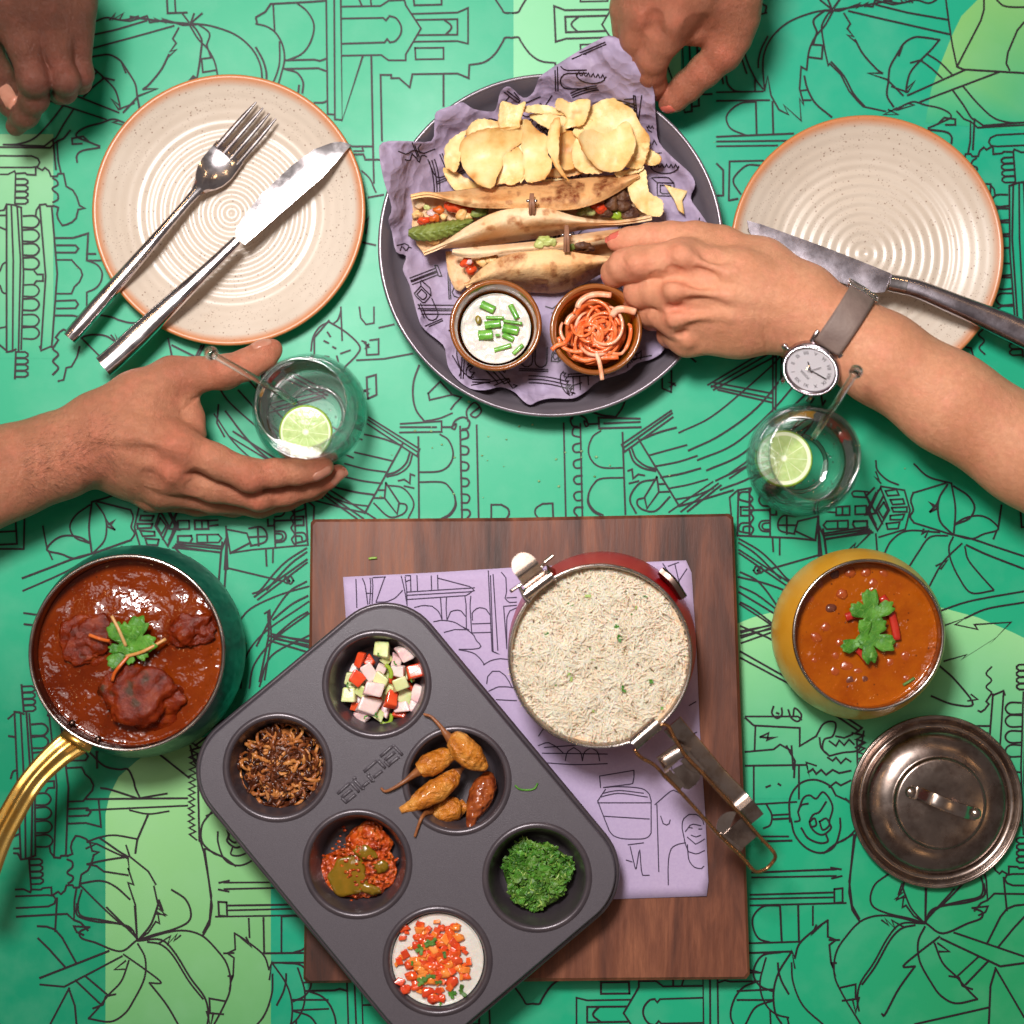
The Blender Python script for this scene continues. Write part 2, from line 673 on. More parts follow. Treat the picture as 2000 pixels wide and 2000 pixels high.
# wood
n = N('sheesham_wood')
vec = n.mapping((1, .13, 1))
g1 = n.noise(42, 6, .6, vec=vec, dist=1.1)
g2 = n.noise(380, 5, .7, vec=n.mapping((1, .10, 1)))
g3 = n.noise(9, 3, .5, vec=n.mapping((1, .35, 1)))
c = n.ramp(n.math('ADD', n.math('MULTIPLY', g1, .62), n.math('MULTIPLY', g3, .38)), (.38, lin(50, 26, 19)), (.46, lin(86, 46, 32)), (.55, lin(118, 67, 46)), (.66, lin(148, 90, 62)))
c = n.mix(n.ramp(g2, (.4, .40), (.6, 0.0)), c, lin(80, 42, 30))
n.p(col=c, rough=n.ramp(g2, (.3, .42), (.7, .58)), spec=.4)
n.bump(g2, .0003, .6)
MT['wood'] = n.m
MT['peg'] = simple('peg_wood', lin(124, 80, 56), lin(150, 100, 70), 200, .6, .0001, 600)
# paper
n = N('lavender_paper')
fib = n.noise(520, 6, .7)
n.p(col=n.mix(n.ramp(fib, (.35, 0.0), (.7, .5)), lin(178, 158, 192), lin(194, 176, 204)), rough=.75, spec=.25)
n.bump(fib, .00012, .4)
MT['paper'] = n.m
n = N('greaseproof_paper')
fib = n.noise(420, 5, .7)
n.p(col=n.mix(n.ramp(n.noise(24, 4), (.4, 0.0), (.65, .75)), lin(184, 166, 196), lin(170, 150, 170)), rough=.55, spec=.35)
n.bump(n.math('ADD', n.voro(75), n.math('MULTIPLY', n.voro(150, vec=n.mapping(loc=(1, 2, 0))), .6)), .0038, .55, n.bump(fib, .0001, .3))
tr = n.nt.nodes.new('ShaderNodeBsdfTranslucent')
tr.inputs[0].default_value = lin(190, 172, 200)
ms = n.nt.nodes.new('ShaderNodeMixShader')
ms.inputs[0].default_value = .22
n.nt.links.new(n.b.outputs[0], ms.inputs[1])
n.nt.links.new(tr.outputs[0], ms.inputs[2])
n.nt.links.new(ms.outputs[0], n.out.inputs[0])
MT['liner'] = n.m
# glass and water
def clear(name, ior, col=(1, 1, 1, 1), rough=0.0):
    n = N(name)
    n.p(col=col, rough=rough, trans=1.0, ior=ior)
    return n.m
def thin_clear(name, ior, gain, refr):
    """clear shell: light passes straight, Fresnel film on top, part of it refracting"""
    n = N(name)
    fr = n.node('Fresnel', IOR=ior).outputs[0]
    tb_ = n.nt.nodes.new('ShaderNodeBsdfTransparent')
    gb_ = n.nt.nodes.new('ShaderNodeBsdfGlossy')
    gb_.inputs['Roughness'].default_value = .015
    rf = n.nt.nodes.new('ShaderNodeBsdfGlass')
    rf.inputs['IOR'].default_value = ior
    rf.inputs['Roughness'].default_value = 0.0
    m1 = n.nt.nodes.new('ShaderNodeMixShader')
    n.nt.links.new(n.math('MINIMUM', n.math('MULTIPLY', fr, gain), .9), m1.inputs[0])
    n.nt.links.new(tb_.outputs[0], m1.inputs[1])
    n.nt.links.new(gb_.outputs[0], m1.inputs[2])
    m2 = n.nt.nodes.new('ShaderNodeMixShader')
    m2.inputs[0].default_value = refr
    n.nt.links.new(m1.outputs[0], m2.inputs[1])
    n.nt.links.new(rf.outputs[0], m2.inputs[2])
    n.nt.links.new(m2.outputs[0], n.out.inputs[0])
    return n.m
MT['glass'] = thin_clear('clear_glass', 1.45, .50, .0)
MT['water'] = thin_clear('water', 1.33, .9, .06)
MT['glass_rim'] = thin_clear('glass_rim', 1.5, 3.2, .0)
MT['rod'] = thin_clear('stirrer_plastic', 1.45, 1.6, .6)
# skin
def skin(name, c1, c2, c3, cr, bd=.0005):
    c3r = tuple(min(1, v * k) for v, k in zip(c3, (1.08, .72, .72, 1)))
    c2d = tuple(v * k for v, k in zip(c2, (.74, .66, .62, 1)))
    n = N(name)
    big = n.noise(26, 3)
    fine = n.noise(900, 4)
    c = n.mix(n.ramp(big, (.35, 0.0), (.65, 1.0)), c1, c2)
    c = n.mix(n.ramp(n.noise(95, 5), (.45, 0.0), (.7, .55)), c, c3)
    kn = n.node('VertexColor', layer_name='Col').outputs['Color']
    c = n.mix(n.math('MULTIPLY', kn, .55), c, c3r)
    c = n.mix(n.ramp(n.noise(210, 6, .7), (.42, .35), (.6, 0.0)), c, c2d)
    vein = n.ramp(n.noise(30, 2, .4, dist=.8), (.47, 0.0), (.5, .16), (.53, 0.0))
    n.p(col=c, rough=n.ramp(n.noise(300, 4), (.3, .36), (.7, .50)), spec=.5, sss=.08, ssss=.005)
    n.b.inputs['Subsurface Radius'].default_value = (1.0, .35, .2)
    cells = n.voro(1150, 'DISTANCE_TO_EDGE')
    h = n.math('ADD', n.math('MULTIPLY', n.ramp(cells, (0.0, 0.0), (.16, 1.0)), .45), n.math('MULTIPLY', n.noise(300, 6, .7), 2.2))
    wr = n.node('TexWave', wave_type='BANDS', Vector=n.mapping((1, .35, 1), (0, 0, .4)), Scale=130.0, Distortion=9.0, Detail=4.0)
    wr.inputs['Detail Scale'].default_value = 1.6
    h = n.math('ADD', h, n.math('MULTIPLY', wr.outputs['Fac'], cr))
    n.bump(h, bd, .9)
    return n.m
MT['skin_m'] = skin('tan_skin', lin(194, 130, 98), lin(172, 108, 80), lin(206, 122, 96), .14, .0005)
MT['skin_f'] = skin('light_tan_skin', lin(224, 160, 124), lin(214, 144, 108), lin(230, 148, 120), .03, .00034)
MT['skin_t'] = skin('brown_skin', lin(178, 112, 84), lin(158, 96, 70), lin(194, 112, 88), .15)
MT['skin_d'] = skin('corner_dimmed_skin', lin(116, 68, 50), lin(98, 56, 42), lin(128, 72, 56), .15)  # dark skin, painted darker for the weak light far from the lamp
MT['nail'] = simple('fingernail', lin(184, 122, 100), lin(196, 138, 116), 120, .28, spec=.5, sss=.1, ssss=.003)
MT['red_nail'] = simple('red_nail_polish', lin(206, 98, 84), lin(214, 110, 94), 100, .2, coat=.6)
# food
def tort(name, base, dark, lo):
    n = N(name)
    b = n.mix(n.ramp(n.noise(60, 5), (.35, 0.0), (.65, 1.0)), base, lin(228, 186, 138))
    sp = n.ramp(n.voro(115, 'SMOOTH_F1'), (.10, 1.0), (.30, 0.0))
    sp = n.math('MULTIPLY', sp, n.ramp(n.noise(60, 3), (.46, 0.0), (.54, 1.0)))
    big = n.ramp(n.noise(38, 4, .6, dist=.6), (lo, 0.0), (lo + .12, 1.0))
    fine = n.ramp(n.noise(260, 5, .7), (.4, .55), (.6, 1.0))
    f = n.math('MULTIPLY', n.math('MAXIMUM', n.math('MULTIPLY', sp, .8), big), fine)
    br = n.node('VertexColor', layer_name='Col')
    sep = n.node('SeparateColor', Color=br.outputs['Color'])
    c = n.mix(f, b, dark)
    c = n.mix(n.math('MULTIPLY', sep.outputs[1], .62), c, lin(224, 156, 92))
    c = n.mix(n.math('MULTIPLY', sep.outputs[0], fine), c, lin(118, 54, 22))
    n.p(col=c, rough=.62, spec=.3, sss=.06, ssss=.004)
    n.bump(n.math('ADD', n.noise(85, 4), n.math('MULTIPLY', n.noise(700, 4), .35)), .0020, .7)
    return n.m
MT['tortilla'] = tort('tortilla', lin(240, 212, 176), lin(176, 98, 50), .60)
MT['tortilla_toast'] = tort('toasted_tortilla', lin(240, 202, 148), lin(140, 66, 28), .53)
n = N('potato_chip')
c = n.ramp(n.noise(70, 5), (.3, lin(242, 216, 164)), (.55, lin(234, 198, 132)), (.75, lin(218, 164, 88)))
br = n.node('VertexColor', layer_name='Col').outputs['Color']
c = n.mix(br, c, lin(200, 132, 62))
c = n.mix(n.ramp(n.voro(420), (.04, .5), (.12, 0.0)), c, lin(196, 140, 76))
c = n.mix(n.ramp(n.noise(32, 4, .6, vec=n.mapping(loc=(3, 1, 2))), (.64, 0.0), (.74, 1.0)), c, lin(190, 124, 62))
n.p(col=c, rough=n.ramp(n.noise(200, 4), (.3, .32), (.7, .55)), spec=.45, sss=.12, ssss=.004)
n.bump(n.math('ADD', n.voro(190, 'SMOOTH_F1'), n.math('MULTIPLY', n.noise(1100, 5), .5)), .0006, .6)
MT['chip'] = n.m
MT['yoghurt'] = simple('yoghurt', lin(216, 209, 200), lin(224, 219, 211), 60, .2, .0010, 150, spec=.5, sss=.2, ssss=.004)
MT['scallion'] = simple('scallion', lin(80, 150, 46), lin(124, 182, 74), 160, .32, .0003, 300, coat=.3)
MT['olive'] = simple('olive_pepper', lin(128, 112, 40), lin(150, 128, 56), 160, .35)
MT['ramekin'] = simple('brown_glaze', lin(146, 80, 18), lin(128, 64, 14), 50, .14, coat=.4)
MT['ramekin_o'] = simple('ochre_glaze', lin(164, 100, 22), lin(150, 86, 18), 50, .14, coat=.4)
MT['ramekin_rim'] = simple('brown_glaze_rim', lin(150, 88, 44), lin(136, 76, 36), 90, .14, coat=.4)
MT['spiced_onion'] = simple('spiced_onion', lin(232, 98, 42), lin(238, 132, 76), 170, .32, .0004, 500, coat=.25, sss=.12, ssss=.004)
MT['pale_onion'] = simple('pale_spiced_onion', lin(238, 186, 156), lin(236, 142, 96), 150, .34, .0003, 400, coat=.2, sss=.12, ssss=.004)
MT['rice'] = simple('rice', lin(226, 198, 172), lin(238, 214, 192), 90, .4, spec=.4, sss=.35, ssss=.004)
MT['rice_bed'] = simple('rice_bed', lin(206, 172, 136), lin(226, 198, 166), 300, .6, .001, 500)
MT['cumin'] = simple('cumin', lin(96, 66, 34), lin(120, 84, 44), 500, .6)
n = N('coriander_leaf')
vn = n.ramp(n.voro(300, 'DISTANCE_TO_EDGE'), (.0, 1.0), (.06, 0.0))
c = n.ramp(n.noise(140, 4), (.35, lin(48, 106, 24)), (.65, lin(86, 146, 44)))
n.p(col=n.mix(n.math('MULTIPLY', vn, .5), c, lin(140, 186, 84)), rough=.45, spec=.35)
n.bump(n.math('ADD', vn, n.noise(420, 4)), .0005, .6)
MT['herb'] = n.m
MT['herb2'] = simple('chopped_coriander', lin(46, 92, 22), lin(98, 138, 46), 60, .5, .0003, 400)
MT['herb3'] = simple('pale_coriander_stem', lin(126, 160, 62), lin(160, 184, 92), 60, .5)
MT['onion_raw'] = simple('raw_onion', lin(232, 206, 200), lin(216, 160, 166), 70, .32, .0003, 300, sss=.2, ssss=.004, lo=.45, hi=.7)
MT['tomato'] = simple('tomato', lin(214, 62, 30), lin(224, 84, 42), 100, .22, .0002, 300, coat=.3)
MT['cucumber'] = simple('cucumber', lin(222, 220, 170), lin(196, 206, 130), 80, .3, .0003, 300, sss=.2, ssss=.004)
MT['chilli_green'] = simple('green_chilli', lin(150, 172, 44), lin(128, 156, 36), 120, .3)
n = N('fried_onion')
c = n.ramp(n.noise(75, 4), (.32, lin(66, 28, 14)), (.48, lin(124, 64, 30)), (.66, lin(190, 116, 60)))
n.p(col=c, rough=.34, spec=.5)
n.bump(n.noise(400, 5), .0008, .7)
MT['fried_onion'] = n.m
MT['onion_gold'] = simple('golden_fried_onion', lin(176, 104, 48), lin(206, 142, 80), 120, .32, .0006, 400)
MT['onion_burnt'] = simple('burnt_fried_onion', lin(52, 22, 12), lin(92, 44, 22), 120, .26, .0006, 400)
n = N('fried_chilli')
c = n.ramp(n.noise(90, 5), (.3, lin(156, 78, 20)), (.5, lin(206, 124, 38)), (.72, lin(226, 160, 76)))
n.p(col=c, rough=.3, spec=.5, coat=.2)
n.bump(n.math('ADD', n.voro(260, 'SMOOTH_F1'), n.math('MULTIPLY', n.noise(170, 5, .6, dist=1.5), 1.6)), .0022, .8)
MT['chilli'] = n.m
n = N('dark_fried_chilli')
c = n.ramp(n.noise(110, 5), (.35, lin(108, 40, 16)), (.6, lin(168, 84, 34)))
n.p(col=c, rough=.24, spec=.5, coat=.4)
n.bump(n.voro(330, 'SMOOTH_F1'), .0018, .9)
MT['chilli_dark'] = n.m
MT['chilli_stem'] = simple('chilli_stem', lin(124, 70, 36), lin(150, 92, 52), 200, .45, .0003, 400)
n = N('mango_pickle')
c = n.ramp(n.noise(170, 5), (.3, lin(156, 44, 10)), (.55, lin(206, 84, 24)), (.75, lin(220, 124, 50)))
n.p(col=c, rough=.14, spec=.5, coat=.5)
n.bump(n.math('ADD', n.voro(330), n.noise(300, 4)), .0024, .9)
MT['pickle'] = n.m
MT['pickle_peel'] = simple('pickle_peel', lin(118, 92, 14), lin(136, 98, 18), 150, .16, .0004, 200, coat=.5)
def gravy(name, a, b, c3):
    n = N(name)
    c = n.ramp(n.noise(28, 6, .6), (.3, a), (.52, b), (.72, c3))
    c = n.mix(n.ramp(n.voro(260), (.05, .5), (.16, 0.0)), c, lin(196, 100, 48))
    c = n.mix(n.ramp(n.voro(170, vec=n.mapping(loc=(2, 3, 1))), (.06, .8), (.13, 0.0)), c, lin(70, 30, 14))
    n.p(col=c, rough=.07, spec=.42)
    n.bump(n.math('ADD', n.math('MULTIPLY', n.noise(300, 3, .5), .28), n.noise(75, 3)), .0014, .75)
    return n.m
MT['gravy_dark'] = gravy('dark_gravy', lin(84, 22, 2), lin(112, 38, 4), lin(130, 52, 8))
MT['gravy_orange'] = gravy('orange_gravy', lin(132, 52, 4), lin(160, 78, 8), lin(144, 60, 8))
n = N('kofta')
c = n.ramp(n.noise(110, 6, .65), (.3, lin(70, 18, 4)), (.5, lin(112, 32, 6)), (.72, lin(142, 56, 14)))
c = n.mix(n.ramp(n.noise(60, 4, vec=n.mapping(loc=(1, 4, 2))), (.6, 0.0), (.68, .8)), c, lin(52, 44, 20))
n.p(col=c, rough=.22, spec=.32)
n.bump(n.noise(300, 6, .7), .0014, .7)
MT['kofta'] = n.m
MT['bean'] = simple('bean', lin(146, 58, 20), lin(174, 84, 32), 90, .22, .0004, 300, coat=.3)
MT['bean_dark'] = simple('dark_bean', lin(92, 46, 34), lin(116, 60, 42), 90, .25, coat=.3)
MT['ginger'] = simple('ginger', lin(206, 172, 116), lin(196, 130, 60), 90, .4)
MT['carrot'] = simple('carrot', lin(196, 88, 28), lin(206, 104, 40), 90, .35)
MT['red_pepper'] = simple('red_pepper', lin(170, 34, 26), lin(186, 48, 32), 90, .25, coat=.3)
MT['red_bits'] = simple('red_relish', lin(224, 66, 26), lin(234, 108, 40), 150, .18, coat=.4, sss=.15, ssss=.003)
MT['relish_orange'] = simple('orange_relish', lin(236, 120, 40), lin(244, 150, 70), 150, .2, coat=.3, sss=.15, ssss=.003)
MT['lettuce'] = simple('lettuce', lin(104, 116, 44), lin(136, 146, 74), 120, .4, .0012, 260)
MT['lettuce_pale'] = simple('pale_lettuce', lin(196, 200, 130), lin(170, 180, 96), 120, .4, .001, 260)
MT['lollo'] = simple('dark_lettuce', lin(70, 38, 28), lin(104, 66, 36), 160, .5, .002, 260)
MT['chicken'] = simple('chicken_bits', lin(222, 158, 84), lin(238, 200, 140), 140, .4, .001, 300)
n = N('lime_flesh')
sx = n.node('SeparateXYZ', Vector=n.co)
ang = n.math('ARCTAN2', sx.outputs[1], sx.outputs[0])
rad = n.math('SQRT', n.math('ADD', n.math('POWER', sx.outputs[0], 2.0), n.math('POWER', sx.outputs[1], 2.0)))
seg = n.math('ABSOLUTE', n.math('SINE', n.math('MULTIPLY', ang, 5.0)))
segl = n.math('MULTIPLY', n.ramp(seg, (.03, 1.0), (.16, 0.0)), .7)
core = n.ramp(n.math('MULTIPLY', rad, 60.0), (.07, 1.0), (.15, 0.0))
rind = n.ramp(n.math('MULTIPLY', rad, 60.0), (.845, 0.0), (.89, 1.0))
puls = n.noise(260, 3, vec=n.mapping((1, 1, .3)))
c = n.mix(n.ramp(puls, (.3, 0.0), (.7, 1.0)), lin(172, 196, 122), lin(194, 212, 150))
c = n.mix(n.math('MAXIMUM', n.math('MAXIMUM', segl, core), rind), c, lin(236, 240, 208))
n.p(col=c, rough=.2, spec=.5, sss=.2, ssss=.004)
n.bump(puls, .0009, .6)
MT['lime'] = n.m
MT['lime_peel'] = simple('lime_peel', lin(120, 160, 40), lin(150, 180, 60), 400, .35, .0003, 900)
# watch
MT['strap'] = simple('taupe_leather', lin(132, 112, 104), lin(114, 94, 88), 70, .6, .0003, 500)
MT['stitch'] = simple('stitching', lin(86, 70, 66), rough=.8)
MT['dial'] = simple('white_dial', lin(226, 220, 226), rough=.45)
MT['dial_ink'] = simple('dial_print', lin(70, 60, 66), rough=.5)
MT['gem'] = metal('rhinestones', lin(200, 186, 194), .12, .00001)
n = N('watch_crystal')                     # thin clear crystal: lets light straight through, with a faint mirror film
tb_ = n.nt.nodes.new('ShaderNodeBsdfTransparent')
gb_ = n.nt.nodes.new('ShaderNodeBsdfGlossy')
gb_.inputs['Roughness'].default_value = .02
mx_ = n.nt.nodes.new('ShaderNodeMixShader')
mx_.inputs[0].default_value = .05
n.nt.links.new(tb_.outputs[0], mx_.inputs[1])
n.nt.links.new(gb_.outputs[0], mx_.inputs[2])
n.nt.links.new(mx_.outputs[0], n.out.inputs[0])
MT['crystal'] = n.m
# ================================================================ THE TABLE TOP (setting) with its printed drawing
Z_INK = 0.0004
base_c = np.array(lin(24, 166, 122)[:3])
g = [(x, y) for x in np.linspace(-.75, .75, 31) for y in np.linspace(-.75, .75, 31)]
V = np.array([[x, y, 0.0] for x, y in g])
cc = np.tile(base_c, (len(V), 1))
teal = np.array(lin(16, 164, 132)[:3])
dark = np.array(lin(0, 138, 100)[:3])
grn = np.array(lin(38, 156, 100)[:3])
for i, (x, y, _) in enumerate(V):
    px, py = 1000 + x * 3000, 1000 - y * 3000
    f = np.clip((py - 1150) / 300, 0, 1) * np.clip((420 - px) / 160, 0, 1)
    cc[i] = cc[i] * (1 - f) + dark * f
    f = np.clip((px - 1500) / 400, 0, 1) * np.clip((py - 1500) / 300, 0, 1)
    cc[i] = cc[i] * (1 - f) + grn * f
    f = np.clip((px - 900) / 500, 0, 1) * np.clip((900 - py) / 400, 0, 1) * .7
    cc[i] = cc[i] * (1 - f) + teal * f
Vt, Ft = V.copy(), grid_faces(31, 31)
nb = len(Vt)
Vb = Vt.copy()
Vb[:, 2] = -.03
Vt2, Ft2 = solid(Vt, Ft, .03)
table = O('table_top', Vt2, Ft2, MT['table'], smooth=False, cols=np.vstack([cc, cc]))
tag(table, 'green printed table top with black city line drawings', 'table', kind='structure')
lg = lambda r, g_, b: np.array(lin(r, g_, b)[:3])
patches = [
    ([(-60, 262), (104, 262), (104, 480), (104, 700), (-60, 700), (-60, 480)], [lg(132, 194, 138), lg(132, 194, 138), lg(112, 186, 134), base_c, base_c, lg(112, 186, 134)]),
    ([(1003, -60), (1330, -60), (1330, 160), (1003, 160)], [lg(126, 202, 150)] * 4),
    ([(1935, -40), (1909, 0), (1878, 31), (1860, 68), (1841, 115), (1819, 174), (1807, 240), (2060, 260), (2060, -40)],
     [lg(126, 188, 110)] * 5 + [lg(90, 180, 122), base_c, base_c, lg(130, 188, 104)]),
    ([(1420, 1226), (1470, 1206), (1540, 1187), (1620, 1175), (1690, 1171), (1760, 1175), (1840, 1187), (1910, 1206), (1980, 1236), (2060, 1276), (2060, 1560), (1420, 1560)],
     [lg(146, 210, 144)] * 10 + [base_c] * 2),
    ([(206, 2060), (206, 1590), (214, 1553), (232, 1517), (268, 1485), (308, 1459), (380, 1440), (529, 1440), (529, 2060)],
     [lg(92, 160, 100)] + [lg(144, 202, 134)] * 7 + [lg(92, 160, 100)]),
    ([(529, 1700), (760, 1700), (760, 2060), (529, 2060)], [lg(28, 160, 126), base_c, base_c, lg(4, 146, 110)]),
]
for k, (poly, cols) in enumerate(patches):
    # subdivided fan so that the printed tint can blend
    V2, F2 = fill(np.array(poly, float), 0)
    order = [int(np.argmin(np.abs(np.array(poly, float) - v).sum(1))) for v in V2]
    V3 = PA(V2, 0.0002)
    O('printed_tint', V3, F2, MT['table'], table, smooth=False, cols=np.array([cols[j] for j in order]))

